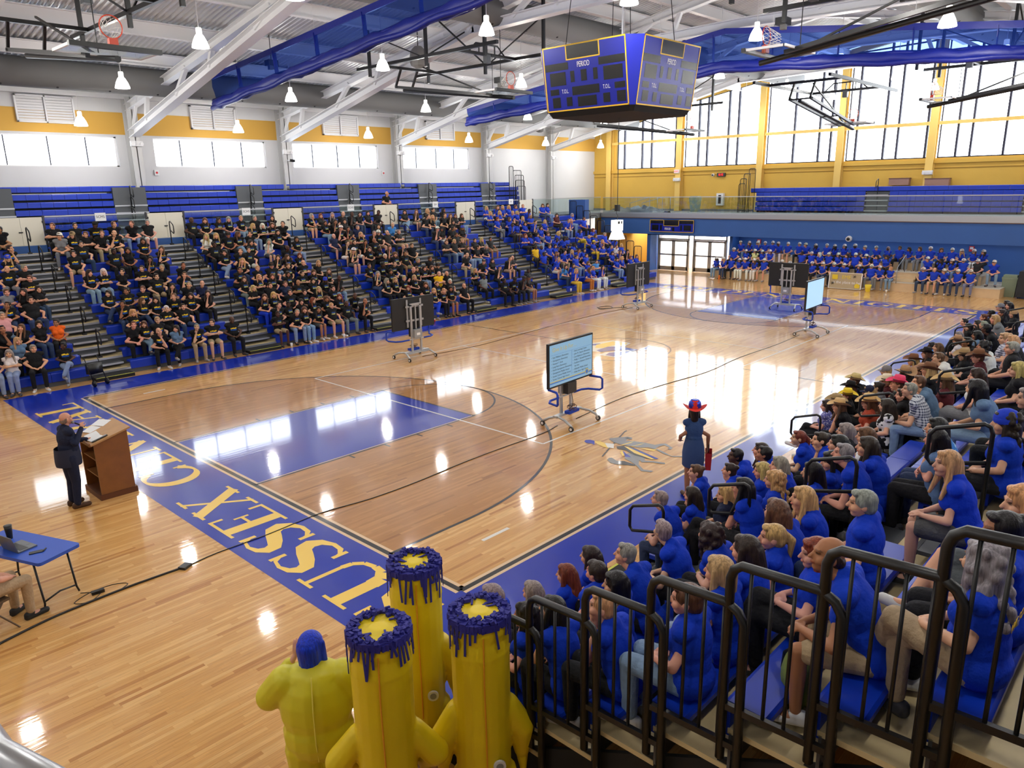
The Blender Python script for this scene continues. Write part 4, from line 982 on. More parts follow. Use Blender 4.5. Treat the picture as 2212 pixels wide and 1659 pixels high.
MB().bb((-.45, -.3, -.35), (.45, .3, -.1)).build('body', m_black, hz); MB().cyl((-.45, 0, .05), (-.2, 0, .05), .22, n=14).build('fan_housing', m_rim, hz); MB().cyl((0, 0, -.1), (0, 0, 2.1), .015, n=6).build('rod', m_black, hz)
for i, (x0, x1) in enumerate(((3.1, 5.25), (10.15, 12.35), (17.25, 19.5), (24.4, 26.7))):
    o = empty('wall_louvre', ((x0 + x1) / 2, LY - .05, 8.3), 0, 'white wall louvre under the roof, %s from the photo edge' % NUM[i + 1], 'louvre', 'wall louvres')
    h = (x1 - x0) / 2
    for a, b in (((-h, 0), (h, .06)), ((-h, 1.0), (h, 1.06)), ((-h, 0), (-h + .06, 1.06)), ((h - .06, 0), (h, 1.06)), ((-.03, 0), (.03, 1.06))): MB().bb((a[0], -.1, a[1]), (b[0], .06, b[1])).build('frame', m_steel, o)
    for k in range(9):
        for s_ in (-1, 1): MB().box((s_ * h / 2, -.01, .11 + k * .105), (h - .1, .012, .1), Matrix.Rotation(.6, 3, 'X')).build('blade', m_steel, o)
m_em = mat('emergency_light_case', (214, 214, 216), .5); m_red = mat('red_fitting', (190, 30, 34), .5)
for i, (x, y, z, rz) in enumerate(((7.4, LY - .56, 7.55, 0), (14.75, LY - .56, 7.35, 0), (22.03, LY - .56, 7.45, 0), (29.3, LY - .56, 7.45, 0), (35.7, LY - .56, 7.4, 0), (FX - .5, 21.45, 5.75, -PI / 2), (FX - .5, 5.6, 5.8, -PI / 2))):
    o = empty('emergency_light', (x, y, z), rz, 'white emergency light on a %s' % (['side wall column, %s from the photo edge' % NUM[i + 1], 'yellow column, %s on the end wall' % ('left' if i == 5 else 'right')][i > 4]), 'emergency light', 'emergency lights')
    MB().bb((-.26, -.06, -.1), (.26, .06, .12)).build('case', m_em, o)
    for s_ in (-.18, .18): MB().cyl((s_, -.06, 0), (s_, -.12, -.01), .07, .08, 10).build('lamp_head', m_steel, o)
for i, (x, y, z, rz) in enumerate(((8.3, LY - .03, 6.35, 0), (21.1, LY - .03, 6.35, 0))):
    o = empty('fire_alarm', (x, y, z), rz, 'small red and white alarm sounder under strip window %s' % ('two', 'three')[i], 'alarm', 'fire alarm sounders'); MB().bb((-.1, -.04, -.12), (.1, .02, .12)).build('case', m_em, o); MB().cyl((0, -.04, .0), (0, -.055, .0), .05, n=12).build('horn', m_red, o)
for i, (y, z) in enumerate(((13.45, 2.0), (2.2, 2.02))):
    o = empty('fire_alarm', (37.18, y, z), -PI / 2, 'red alarm sounder on the blue stage wall, %s end' % ('door', 'far')[i], 'alarm', 'stage wall alarms'); MB().bb((-.11, -.06, -.13), (.11, .0, .13)).build('case', m_red, o); MB().bb((-.07, -.065, -.02), (.07, -.05, .09)).build('strobe', m_em, o)
o = empty('exit_sign', (FX - .46, 21.5, 6.3), -PI / 2, 'red exit sign on the yellow column', 'exit sign'); MB().bb((-.2, -.04, -.12), (.2, .04, .12)).build('case', m_em, o)
q = link('lettering', textmesh('EXIT', .17, mat('red_glow', (230, 40, 40), .5, emit=(255, 40, 40), es=2)), o, (0, -.05, 0)); q.rotation_euler = (PI / 2, 0, 0)
o = empty('wall_clock', (FX - .08, 18.3, 6.0), -PI / 2, 'black digital wall clock with red digits', 'clock'); MB().bb((-.3, -.06, -.12), (.3, .04, .12)).build('case', m_black, o)
q = link('digits', textmesh('8:15', .2, mat('red_digits', (230, 20, 20), .5, emit=(255, 20, 20), es=3)), o, (0, -.07, 0)); q.rotation_euler = (PI / 2, 0, 0)
o = empty('security_camera', (FX - .12, 18.9, 6.0), -PI / 2, 'small dome camera beside the wall clock', 'camera'); MB().cyl((0, .05, 0), (0, -.06, 0), .1, .09, 14).build('body', m_em, o); MB().ell((0, -.07, -.01), (.06, .06, .06)).build('dome', m_black, o, True)
o = empty('security_camera', (35.36, 7.6, 2.45), -PI / 2, 'white dome camera on the blue balcony front', 'camera'); MB().cyl((0, .05, 0), (0, -.1, 0), .16, .14, 14).build('body', m_em, o); MB().ell((0, -.12, -.01), (.09, .09, .09)).build('dome', m_black, o, True)
o = empty('security_camera', (14.75, LY - .75, 6.95), 0, 'bracket camera on a side wall column', 'camera'); MB().cyl((0, .3, 0), (0, 0, 0), .03, n=8).build('bracket', m_steel, o); MB().cyl((-.02, .0, 0), (.22, -.06, -.03), .07, n=10).build('body', m_black, o)
o = empty('defibrillator_cabinet', (FX - .1, 18.25, 4.0), -PI / 2, 'white defibrillator cabinet on the yellow wall', 'cabinet'); MB().bb((-.25, -.14, 0), (.25, .08, .8)).build('case', m_em, o); MB().bb((-.1, -.15, .12), (.1, -.13, .68)).build('window', m_dark, o)
m_bin = mat('grey_green_bin', (132, 146, 124), .6)
for i, (x, y, z) in enumerate(((39.6, 19.3, ZM), (35.4, .05, 0))):
    o = empty('trash_bin', (x, y, z), 0, ('grey green swing bin on the balcony', 'grey green swing bin beside the stage end')[i], 'bin', 'grey green bins')
    t = MB(); t.add([(-.2, -.25, 0), (.2, -.25, 0), (.2, .25, 0), (-.2, .25, 0), (-.27, -.31, .85), (.27, -.31, .85), (.27, .31, .85), (-.27, .31, .85)], [(3, 2, 1, 0), (0, 1, 5, 4), (1, 2, 6, 5), (2, 3, 7, 6), (3, 0, 4, 7), (4, 5, 6, 7)]); t.build('body', m_bin, o)
    MB().bb((-.28, -.32, .83), (.28, .32, .92)).bb((-.22, -.28, .92), (.22, .28, 1.02)).build('lid', m_bin, o)
o = empty('covered_cart', (35.2, -.8, 0), 0, 'tall black covered cart beside the swing bin', 'cart'); MB().add([(-.4, -.5, .08), (.4, -.5, .08), (.4, .5, .08), (-.4, .5, .08), (-.36, -.46, 1.25), (.36, -.46, 1.25), (.36, .46, 1.25), (-.36, .46, 1.25)], [(3, 2, 1, 0), (0, 1, 5, 4), (1, 2, 6, 5), (2, 3, 7, 6), (3, 0, 4, 7), (4, 5, 6, 7)]).build('cover', mat('black_cover', (24, 26, 30), .6, bump=(6, .3)), o)
for s_ in (-.3, .3):
    for y in (-.4, .4): MB().cyl((s_, y - .02, .05), (s_, y + .02, .05), .05, n=10).build('wheel', m_black, o)
m_card = mat('brown_panel', (150, 116, 104), .7)
for i, (y, z, w_) in enumerate(((7.05, 5.15, 1.05), (5.1, 5.1, 1.2))):
    o = empty('storage_box', (40.95, y, z), 0, ('dark open crate', 'brown crate')[i] + ' stored on the balcony bench top', 'crate', 'crates on the balcony'); MB().bb((-.2, -w_ / 2, 0), (.2, w_ / 2, .38 + .02 * i)).build('body', m_card, o); MB().bb((-.22, -w_ / 2 - .02, .36), (.22, w_ / 2 + .02, .4)).build('rim', mat('brown_rim', (104, 70, 66), .7), o)
o = empty('black_tarp', (36.6, 22.0, ZM), 0, 'crumpled black tarp on the balcony corner', 'tarp')
t = MB(); rg = random.Random(5); n = 16
for i in range(n + 1):
    for j in range(9): t.v.append((-1 + 2 * j / 8, -2.4 + 4.8 * i / n, max(.01, (.42 * math.sin(PI * i / n) + rg.uniform(-.12, .16)) * math.sin(PI * j / 8))))
for i in range(n):
    for j in range(8): a = i * 9 + j; t.f.append((a, a + 1, a + 10, a + 9))
t.build('sheet', mat('black_tarp_sheet', (40, 42, 46), .5), o, True)
o = empty('stair_handrail', (37.6, 20.6, ZM), 0, 'metal stair handrails on the balcony corner', 'handrail')
for y in (0, 1.0):
    MB().tube([(0, y + 1.6, .25), (0, y + 1.6, .6), (0, y, 1.0), (0, y - .6, 1.0), (0, y - .6, 0)], .022, 8).build('rail', m_alu, o, True); MB().cyl((0, y, 0), (0, y, 1.0), .02, n=8).build('post', m_alu, o)
# ------------------------------------------------------------ people: shared body meshes for each pose
def fuse(mb, voxel, ratio, it=3, name='body'):
    me = mb.mesh(name); o = bpy.data.objects.new(name, me); TMP.collection.objects.link(o)
    r = o.modifiers.new('r', 'REMESH'); r.mode = 'VOXEL'; r.voxel_size = voxel; r.use_smooth_shade = True
    if it: s_ = o.modifiers.new('s', 'SMOOTH'); s_.factor = .5; s_.iterations = it
    if ratio < 1: d = o.modifiers.new('d', 'DECIMATE'); d.ratio = ratio
    m2 = baked(o); m2.name = name
    bpy.data.objects.remove(o); bpy.data.meshes.remove(me)
    m2.polygons.foreach_set('use_smooth', [True] * len(m2.polygons))
    return m2
def thin(me, ratio):
    o = bpy.data.objects.new('t', me); TMP.collection.objects.link(o); d = o.modifiers.new('d', 'DECIMATE'); d.ratio = ratio
    m2 = baked(o); bpy.data.objects.remove(o); return m2
def objcol_mat(name, rough=.8, bump=None, noise=None, sss=False): return mat(name, None, rough, objcol=True, bump=bump, noise=noise, spec=.3)
m_skin = objcol_mat('skin', .55)
# facial features come from a colour attribute multiplied in
nt = m_skin.node_tree; at = nt.nodes.new('ShaderNodeVertexColor'); at.layer_name = 'tint'
mxn = nt.nodes.new('ShaderNodeMix'); mxn.data_type = 'RGBA'; mxn.blend_type = 'MULTIPLY'; mxn.inputs[0].default_value = 1
oi = [q for q in nt.nodes if q.type == 'OBJECT_INFO'][0]
nt.links.new(oi.outputs['Color'], mxn.inputs[6]); nt.links.new(at.outputs['Color'], mxn.inputs[7]); nt.links.new(mxn.outputs[2], nt.nodes['Principled BSDF'].inputs['Base Color'])
m_cloth = objcol_mat('plain_fabric', .85, (22, .5)); m_pants = objcol_mat('trouser_fabric', .85, (30, .5), (9, .12)); m_shoe = objcol_mat('shoe', .6)
m_hairm = objcol_mat('hair', .42, None, None)
nt = m_hairm.node_tree; n = nt.nodes; tc = n.new('ShaderNodeTexCoord'); mp = n.new('ShaderNodeMapping'); mp.inputs['Scale'].default_value = (70, 70, 7); nz = n.new('ShaderNodeTexNoise'); nz.inputs['Scale'].default_value = 1; nz.inputs['Detail'].default_value = 3
nt.links.new(tc.outputs['Object'], mp.inputs[0]); nt.links.new(mp.outputs[0], nz.inputs['Vector']); mr = n.new('ShaderNodeMapRange'); mr.inputs[1].default_value = .3; mr.inputs[2].default_value = .7; mr.inputs[3].default_value = .55; mr.inputs[4].default_value = 1.45; nt.links.new(nz.outputs[0], mr.inputs[0])
mxn = n.new('ShaderNodeMix'); mxn.data_type = 'RGBA'; mxn.blend_type = 'MULTIPLY'; mxn.inputs[0].default_value = 1; oi = [q for q in n if q.type == 'OBJECT_INFO'][0]
nt.links.new(oi.outputs['Color'], mxn.inputs[6]); nt.links.new(mr.outputs[0], mxn.inputs[7]); nt.links.new(mxn.outputs[2], n['Principled BSDF'].inputs['Base Color'])
bp = n.new('ShaderNodeBump'); bp.inputs['Strength'].default_value = .6; bp.inputs['Distance'].default_value = .01; nt.links.new(nz.outputs[0], bp.inputs['Height']); nt.links.new(bp.outputs[0], n['Principled BSDF'].inputs['Normal'])
def head_prims(t, T):
    E = lambda c, r: t.ell(T(Vector(c)), r, T.rot)
    E((0, .012, .03), (.076, .094, .088)); E((0, -.018, -.025), (.063, .073, .09)); E((0, -.045, -.088), (.036, .036, .03))
    t.cap(T(Vector((0, -.084, .012))), T(Vector((0, -.106, -.026))), .009, .0135)
    for s_ in (-1, 1): E((s_ * .077, .012, -.012), (.011, .022, .032)); E((s_ * .045, -.055, -.035), (.022, .03, .03))
    E((0, -.075, .027), (.05, .017, .012)); E((0, -.086, -.058), (.023, .012, .009))
class TF:
    def __init__(s, loc, rot): s.loc = Vector(loc); s.rot = rot
    def __call__(s, p): return s.loc + s.rot @ Vector(p)
def hand(t, wrist, d, nrm, size=1.0, curl=.7):
    d = Vector(d).normalized(); nrm = (Vector(nrm) - d * Vector(nrm).dot(d)).normalized(); sd = d.cross(nrm); w0 = Vector(wrist)
    t.cap(w0, w0 + d * .05 * size, .026 * size, .03 * size)
    for i, (o, ln_) in enumerate(((-.033, .07), (-.011, .082), (.011, .078), (.032, .06))):
        b = w0 + d * .075 * size + sd * o * size; dir1 = (d + sd * o * 3 + nrm * curl * .5).normalized(); k = b + dir1 * ln_ * .55 * size
        dir2 = (d * (1 - curl * .6) + nrm * curl + sd * o * 2).normalized(); t.cap(w0 + d * .03 * size + sd * o * .8 * size, b, .013 * size, .0105 * size, 8); t.cap(b, k, .0098 * size, .009 * size, 8); t.cap(k, k + dir2 * ln_ * .5 * size, .009 * size, .0075 * size, 8)
    b = w0 + d * .025 * size + sd * -.034 * size; k = b + (d * .7 - sd * .7 + nrm * .3).normalized() * .045 * size; t.cap(w0 + d * .015, b, .018 * size, .013 * size, 8); t.cap(b, k, .0115 * size, .01 * size, 8); t.cap(k, k + (d + nrm * .4).normalized() * .03 * size, .01 * size, .0085 * size, 8)
def limbs(J, fem):
    return .9 if fem else 1.0
def person_proto(name, J, fem=False, voxel=.0075, heavy=0, long_sleeve=False, leg=1.0):
    """J: joints in metres, facing -Y. Returns shared meshes for body, shirt, trousers, shorts, shoes and the head transform."""
    g = .88 if fem else 1.0
    P0, N = Vector(J['pelvis']), Vector(J['neck']); up = (N - P0).normalized(); fw = Vector((0, -1, 0)); fw = (fw - up * fw.dot(up)).normalized(); rt = fw.cross(up)
    rot = Matrix((rt, -fw, up)).transposed()
    Ls = (N - P0).length
    A = lambda x, y, z: P0 + rt * x + (-fw) * y + up * z * Ls
    hy, hp, hr_ = J.get('head_rot', (0, 0, 0))
    hrot = Matrix.Rotation(math.radians(hy), 3, 'Z') @ Matrix.Rotation(math.radians(hp), 3, 'X') @ Matrix.Rotation(math.radians(hr_), 3, 'Y')
    H = TF(J['head'], hrot)
    def torso(t, e):
        h = heavy
        t.ell(A(0, .0, .02), (.165 + e + h * .5, .125 + e + h * .5, .13 + e), rot); t.ell(A(0, -.005 - h * .5, .32), ((.15 if not fem else .13) + e + h, .11 + e + h, .17 + e), rot)
        t.ell(A(0, .0, .66), (.165 * g + e + h * .6, .112 + e + h * .4, .19 + e), rot); t.cap(A(-.13 * g, .005, .93), A(.13 * g, .005, .93), .062 * g + e, .062 * g + e)
        t.cap(A(0, .01, .9), A(0, .012, 1.03), .075 + e, .055 + e)
        if fem:
            for s_ in (-1, 1): t.ell(A(s_ * .068, -.085, .66), (.06 + e, .052 + e, .06 + e), rot)
    b = MB(); torso(b, 0); head_prims(b, H)
    b.cap(A(0, .012, .98), H((0, .02, -.09)), .056 * (g + .03), .05 * (g + .02))
    sh = [A(s_ * .175 * g, .008, .93) for s_ in (-1, 1)]
    for i, s_ in enumerate((-1, 1)):
        el, wr = Vector(J['elbow'][i]), Vector(J['wrist'][i]); k = .86 if fem else 1
        b.cap(sh[i], el, .05 * k, .041 * k); b.cap(el, el.lerp(wr, .35), .041 * k, .042 * k); b.cap(el.lerp(wr, .35), wr, .042 * k, .026 * k)
        hd = Vector(J['hand_dir'][i]) if 'hand_dir' in J else (wr - el); hn = J['hand_n'][i] if 'hand_n' in J else (0, 0, -1)
        hand(b, wr, hd, hn, .95 * (.92 if fem else 1), J.get('curl', .6))
        hpj, kn, an = Vector(J['hip'][i]), Vector(J['knee'][i]), Vector(J['ankle'][i])
        b.cap(hpj, kn, .085 + heavy * .3, .057); b.cap(kn, kn.lerp(an, .35), .055, .054); b.cap(kn.lerp(an, .35), an, .054, .036)
        toe = an + Vector(J['toe'][i]); b.cap(an + Vector((0, .01, -.045)), toe, .036, .03)
    body = fuse(b, voxel, .32, 2)
    # tint attribute: brows, eyes, lips darker
    nv = len(body.vertices); co = np.empty(nv * 3, 'f'); body.vertices.foreach_get('co', co); co = co.reshape(-1, 3)
    R = np.array(hrot); lc = (co - np.array(H.loc)) @ R; ti = np.ones((nv, 4), 'f')
    x, y, z = np.abs(lc[:, 0]), lc[:, 1], lc[:, 2]
    eye = (np.hypot((x - .031) / 1.5, z - .010) < .0095) & (y < -.05); brow = (np.abs(z - .032) < .006) & (x > .014) & (x < .052) & (y < -.055); lip = (x < .027) & (np.abs(z + .058) < .0085) & (y < -.07)
    ti[eye, :3] = .16; ti[brow, :3] = .42; ti[lip, :3] = (.82, .5, .5)
    ca = body.color_attributes.new('tint', 'FLOAT_COLOR', 'POINT'); ca.data.foreach_set('color', ti.ravel())
    body.materials.append(m_skin)
    s1 = MB(); torso(s1, .022)
    fr = .97 if long_sleeve else .62
    for i in (0, 1):
        el, wr = Vector(J['elbow'][i]), Vector(J['wrist'][i]); k = .9 if fem else 1
        if long_sleeve: s1.cap(sh[i], el, .066 * k, .056 * k); s1.cap(el, el.lerp(wr, .95), .056 * k, .042 * k)
        else: s1.cap(sh[i], sh[i].lerp(el, fr), .07 * k, .069 * k)
    shirt = fuse(s1, voxel * 1.15, .3, 8, 'shirt')
    out = {'body': body, 'shirt': shirt, 'head': (J['head'], hrot.to_euler())}
    for nm_, frac in (('trousers', .96), ('shorts', 0)):
        q = MB(); q.ell(A(0, .0, .0), (.178 + heavy * .6, .137 + heavy * .5, .115), rot)
        for i in (0, 1):
            hpj, kn, an = Vector(J['hip'][i]), Vector(J['knee'][i]), Vector(J['ankle'][i])
            if frac: q.cap(hpj, kn, (.097 + heavy * .3) * leg, .074 * leg); q.cap(kn, kn.lerp(an, frac), .072 * leg, .056 * leg)
            else: q.cap(hpj, hpj.lerp(kn, .82), .099 + heavy * .3, .085)
        out[nm_] = fuse(q, voxel * 1.15, .3, 3, nm_); out[nm_].materials.append(m_pants)
    out['shoe'] = []
    for i in (0, 1):
        q = MB(); an = Vector(J['ankle'][i]); toe = an + Vector(J['toe'][i]); d = Vector((toe.x - an.x, toe.y - an.y, 0)).normalized()
        heel = Vector((an.x, an.y, toe.z)) - d * .05; tip = Vector((toe.x, toe.y, toe.z)) + d * .03; q.cap(heel, tip, .043, .04); q.cap(heel + Vector((0, 0, .03)), heel + d * .06 + Vector((0, 0, .035)), .042, .04)
        q = fuse(q, .009, .35, 1, 'shoe'); q.materials.append(m_shoe); out['shoe'].append(q)
    shirt.materials.append(m_cloth)
    return out
def sit(lean=.04, knee_w=.1, el=None, wr=None, hd=None, hn=None, head=(15, 0, 0), ank=None, kn=None, fem=False, curl=.6, hx=0.0):
    hipx = .085; J = {'pelvis': (0, 0, .1), 'neck': (hx * .5, -lean, .555 if fem else .575), 'head': (hx, -lean * 1.35 - .03, .695 if fem else .72), 'head_rot': head,
         'hip': [(-hipx, -.02, .095), (hipx, -.02, .095)], 'knee': kn or [(-knee_w, -.42, .085), (knee_w, -.42, .085)], 'ankle': ank or [(-knee_w, -.41, -.36), (knee_w, -.41, -.36)],
         'toe': [(-.03, -.15, -.075), (.03, -.15, -.075)], 'elbow': el, 'wrist': wr, 'curl': curl}
    if hd: J['hand_dir'] = hd
    if hn: J['hand_n'] = hn
    return J
lapE = [(-.235, -.03, .30), (.235, -.03, .30)]; lapW = [(-.085, -.23, .2), (.085, -.23, .2)]
PROTO = {}
def defp(key, J, fem, **k): PROTO[key] = person_proto(key, J, fem, **k)
lapd = [(1, -.25, -.1), (-1, -.25, -.1)]; lapn = [(0, 0, -1), (0, 0, -1)]
defp('f_lap', sit(.03, .09, lapE, lapW, lapd, lapn, (-18, 2, 0), fem=True), True)
defp('f_lean', sit(.15, .08, [(-.22, -.16, .25), (.22, -.16, .25)], [(-.05, -.36, .2), (.05, -.36, .2)], [(.6, -.7, 0), (-.6, -.7, 0)], lapn, (-28, -4, 4), fem=True), True)
defp('f_cross', sit(.05, .07, [(-.21, -.08, .32), (.21, -.08, .32)], [(.06, -.21, .345), (-.06, -.215, .33)], [(1, .1, .1), (-1, .1, 0)], [(0, 1, 0), (0, 1, 0)], (-8, 0, -3), fem=True, curl=.4), True)
defp('f_chin', sit(.13, .08, [(-.13, -.27, .24), (.22, -.1, .28)], [(-.035, -.215, .525), (.02, -.28, .22)], [(.2, -.1, 1), (-1, -.1, 0)], [(.3, -1, 0), (0, 0, -1)], (-22, -6, 8), fem=True, curl=.9), True)
defp('f_legx', sit(.02, .08, lapE, [(-.07, -.26, .24), (.07, -.27, .25)], lapd, lapn, (-32, 3, 0), kn=[(-.06, -.42, .075), (.02, -.43, .2)], ank=[(-.06, -.4, -.36), (-.15, -.56, -.12)], fem=True), True, heavy=.02)
defp('m_lap', sit(.03, .15, [(-.27, -.03, .31), (.27, -.03, .31)], [(-.11, -.27, .19), (.11, -.27, .19)], [(.8, -.5, -.1), (-.8, -.5, -.1)], lapn, (-15, 2, 0)), False, heavy=.015)
defp('m_lean', sit(.22, .17, [(-.25, -.22, .22), (.25, -.22, .22)], [(-.05, -.43, .17), (.05, -.43, .17)], [(.6, -.6, -.2), (-.6, -.6, -.2)], [(.5, 0, -1), (-.5, 0, -1)], (-26, -8, 3), curl=.9), False)
defp('m_thigh', sit(.01, .19, [(-.29, -.02, .31), (.29, -.02, .31)], [(-.18, -.28, .2), (.18, -.28, .2)], [(0, -1, -.15), (0, -1, -.15)], lapn, (-5, 2, 0), curl=.3), False, heavy=.03)
defp('m_cross', sit(.03, .14, [(-.25, -.09, .34), (.25, -.09, .34)], [(.07, -.225, .36), (-.07, -.23, .345)], [(1, .1, .1), (-1, .1, 0)], [(0, 1, 0), (0, 1, 0)], (-30, 0, 0), curl=.4), False, heavy=.01)
defp('m_chin', sit(.2, .15, [(-.15, -.33, .21), (.25, -.2, .24)], [(-.04, -.28, .5), (.04, -.38, .2)], [(.2, 0, 1), (-1, -.2, 0)], [(.3, -1, 0), (0, 0, -1)], (-12, -10, 6), curl=.9), False)
# hair and headwear in head space
HAIR = {}
def hair_base(t, e=0): t.ell((0, .02, .033), (.087 + e, .098 + e, .093 + e)); t.ell((0, .048, -.015), (.08 + e, .066 + e, .085 + e)); t.ell((0, -.045, .088), (.06, .04, .026))
def defh(key, fn, vox=.008, ratio=.4, it=2):
    t = MB(); fn(t); me = fuse(t, vox, ratio, it, 'hair'); me.materials.append(m_hairm); HAIR[key] = me
def h_short(t): hair_base(t, -.002); [t.ell((s_ * .076, .005, .02), (.012, .03, .04)) for s_ in (-1, 1)]
def h_bald(t): t.ell((0, .055, -.03), (.081, .055, .05)); [t.ell((s_ * .074, .03, -.005), (.011, .04, .035)) for s_ in (-1, 1)]
def h_med(t):
    hair_base(t, .006); t.cap((0, .06, 0), (0, .072, -.13), .085, .07)
    for s_ in (-1, 1): t.cap((s_ * .072, .0, .03), (s_ * .082, -.005, -.12), .028, .03)
def h_long(t):
    hair_base(t, .005); t.cap((0, .06, 0), (0, .098, -.17), .085, .082); t.cap((-.05, .1, -.17), (-.05, .12, -.34), .05, .035); t.cap((.05, .1, -.17), (.045, .12, -.33), .05, .03); t.cap((0, .1, -.17), (0, .125, -.36), .05, .03)
    for s_ in (-1, 1): t.cap((s_ * .074, .0, .03), (s_ * .09, -.005, -.15), .026, .03); t.cap((s_ * .09, -.005, -.15), (s_ * .1, -.05, -.29), .03, .016)
def h_curl(t):
    h_med(t); rg = random.Random(2)
    for i in range(70):
        a = rg.uniform(0, 2 * PI); z = rg.uniform(-.3, .1); r = .1 - .1 * max(0, z - .02) * 4
        x, y = math.cos(a) * r * .95, .035 + math.sin(a) * r
        if y < -.02 and z < .06: continue
        t.ell((x, y + max(0, -z) * .15, z), (.03, .03, .034), nu=8, nv=6)
def h_afro(t): t.ell((0, .03, .04), (.125, .125, .12)); t.ell((0, .07, -.03), (.11, .09, .1))
def h_pony(t): hair_base(t, -.001); t.cap((0, .11, .03), (0, .15, -.02), .026, .034); t.cap((0, .15, -.02), (0, .135, -.2), .034, .014)
def h_bun(t): hair_base(t, -.001); t.ell((0, .1, .07), (.042, .04, .038)); t.ell((0, .07, -.05), (.055, .04, .05))
for k, fn in (('s', h_short), ('n', h_bald), ('m', h_med), ('l', h_long), ('c', h_curl), ('a', h_afro), ('p', h_pony), ('b', h_bun)): defh(k, fn, .009 if k in 'ca' else .008)
m_hat = objcol_mat('hat_felt', .8, (40, .2))
def capmesh():
    t = MB(); t.lathe([(.094, -.005), (.096, .02), (.088, .062), (.06, .096), (.02, .108), (0, .109)], (0, .012, .035), 20, False); me = t.mesh('cap_crown', m_hat, True); return me
def brim():
    t = MB(); n = 10
    for j, (o_, zz) in enumerate(((0, .0), (1, -.016))):
        for i in range(n + 1):
            a = PI + PI * i / n
            t.v.append((.092 * math.cos(a) * (1 - .1 * j), .0 + (.09 + .075 * j) * math.sin(a), .036 + zz - .012 * abs(math.cos(a))))
    for i in range(n): t.f.append((i, i + 1, n + 2 + i, n + 1 + i))
    nv = len(t.v); t.v += [(x, y, z - .006) for x, y, z in t.v]; t.f += [tuple(reversed([q + nv for q in f])) for f in t.f]
    return t.mesh('cap_peak', m_hat, True)
def cowboy():
    t = MB(); n = 28; prof = [(.085, -.01, 0), (.09, .02, 0), (.086, .075, 0), (.07, .118, 0), (.03, .105, 0), (0, .1, 0)]
    for r, z, _ in prof:
        for i in range(n):
            a = 2 * PI * i / n; dent = .02 * max(0, math.cos(2 * a)) if z > .09 else 0; t.v.append((r * math.cos(a) * .9, .01 + r * 1.12 * math.sin(a), z + .045 - dent * (r < .05)))
    m_ = len(prof)
    for j in range(m_ - 1):
        for i in range(n): t.f.append((j * n + i, j * n + (i + 1) % n, (j + 1) * n + (i + 1) % n, (j + 1) * n + i))
    b0 = len(t.v)
    for r, up_ in ((.084, 0), (.13, .2), (.17, .6), (.195, 1.0)):
        for i in range(n):
            a = 2 * PI * i / n; t.v.append((r * math.cos(a) * .95, .01 + r * 1.1 * math.sin(a), .035 + up_ * (.065 * math.cos(a) ** 2 - .018 * math.sin(a) ** 2)))
    for j in range(3):
        for i in range(n): t.f.append((b0 + j * n + i, b0 + j * n + (i + 1) % n, b0 + (j + 1) * n + (i + 1) % n, b0 + (j + 1) * n + i))
    return t.mesh('hat', m_hat, True)
cap_c, cap_b, cow_m = capmesh(), brim(), cowboy()
band_m = MB().lathe([(.0875, 0), (.091, .005), (.0905, .024), (.087, .026)], n=24, cap=False); band_m.v = [(x * .9, .01 + y * 1.12, z + .055) for x, y, z in band_m.v]; band_m = band_m.mesh('hat_band', mat('hat_band', (60, 40, 30), .6), True)
t = MB(); t.ell((0, .015, .05), (.1, .108, .095)); t.lathe([(.1, -.0), (.104, .01), (.104, .04), (.1, .05)], (0, .012, .01), 20, False); bean_m = t.mesh('knit_hat', m_hat, True)
# ------------------------------------------------------------ crowd
HC = {'k': (20, 18, 18), 'd': (44, 32, 26), 'b': (92, 62, 42), 'y': (188, 150, 100), 'g': (138, 132, 126), 'w': (214, 210, 204), 'r': (120, 56, 34)}
HN = {'k': 'black', 'd': 'dark brown', 'b': 'brown', 'y': 'blonde', 'g': 'grey', 'w': 'white', 'r': 'auburn'}
CC = {'k': (22, 22, 24), 'w': (226, 226, 224), 'b': (30, 60, 190), 't': (150, 128, 96), 'y': (226, 190, 40), 'n': (30, 34, 60), 'g': (120, 120, 122)}
CN = {'k': 'black', 'w': 'white', 'b': 'blue', 't': 'tan', 'y': 'yellow', 'n': 'navy', 'g': 'grey'}
TC = {'t': (172, 138, 100), 's': (206, 178, 122), 'b': (118, 82, 56), 'k': (24, 22, 24), 'p': (222, 70, 110), 'y': (236, 196, 50), 'c': (226, 214, 184)}
TN = {'t': 'tan', 's': 'straw', 'b': 'brown', 'k': 'black', 'p': 'pink', 'y': 'yellow', 'c': 'cream'}
SK = {'1': (214, 158, 130), '2': (166, 112, 82), '3': (84, 54, 42)}
SHC = {'k': (17, 17, 19), 'q': (17, 17, 19), 'e': (19, 19, 22), 'b': (2, 54, 190), 'B': (2, 54, 190), 'w': (224, 222, 216), 'n': (28, 36, 66), 'g': (126, 128, 130), 'o': (236, 104, 30), 'p': (222, 160, 156), 'd': (96, 122, 152), 'm': (84, 28, 34), 'y': (232, 182, 24),
       't': (60, 130, 205), 'c': (232, 232, 228), 'x': (216, 218, 224), 'r': (168, 66, 44), 'f': (92, 92, 160), 'z': (222, 214, 150), 'u': (86, 112, 150)}
SHN = {'k': 'black printed shirt', 'q': 'black printed shirt', 'e': 'plain black top', 'b': 'blue shirt', 'B': 'blue lettered shirt', 'w': 'white top', 'n': 'navy top', 'g': 'grey top', 'o': 'orange shirt', 'p': 'pink top', 'd': 'denim top', 'm': 'maroon top', 'y': 'yellow shirt',
       't': 'patterned blue shirt', 'c': 'cow print top', 'x': 'plaid shirt', 'r': 'rust top', 'f': 'floral top', 'z': 'pale yellow shirt', 'u': 'slate blue shirt'}
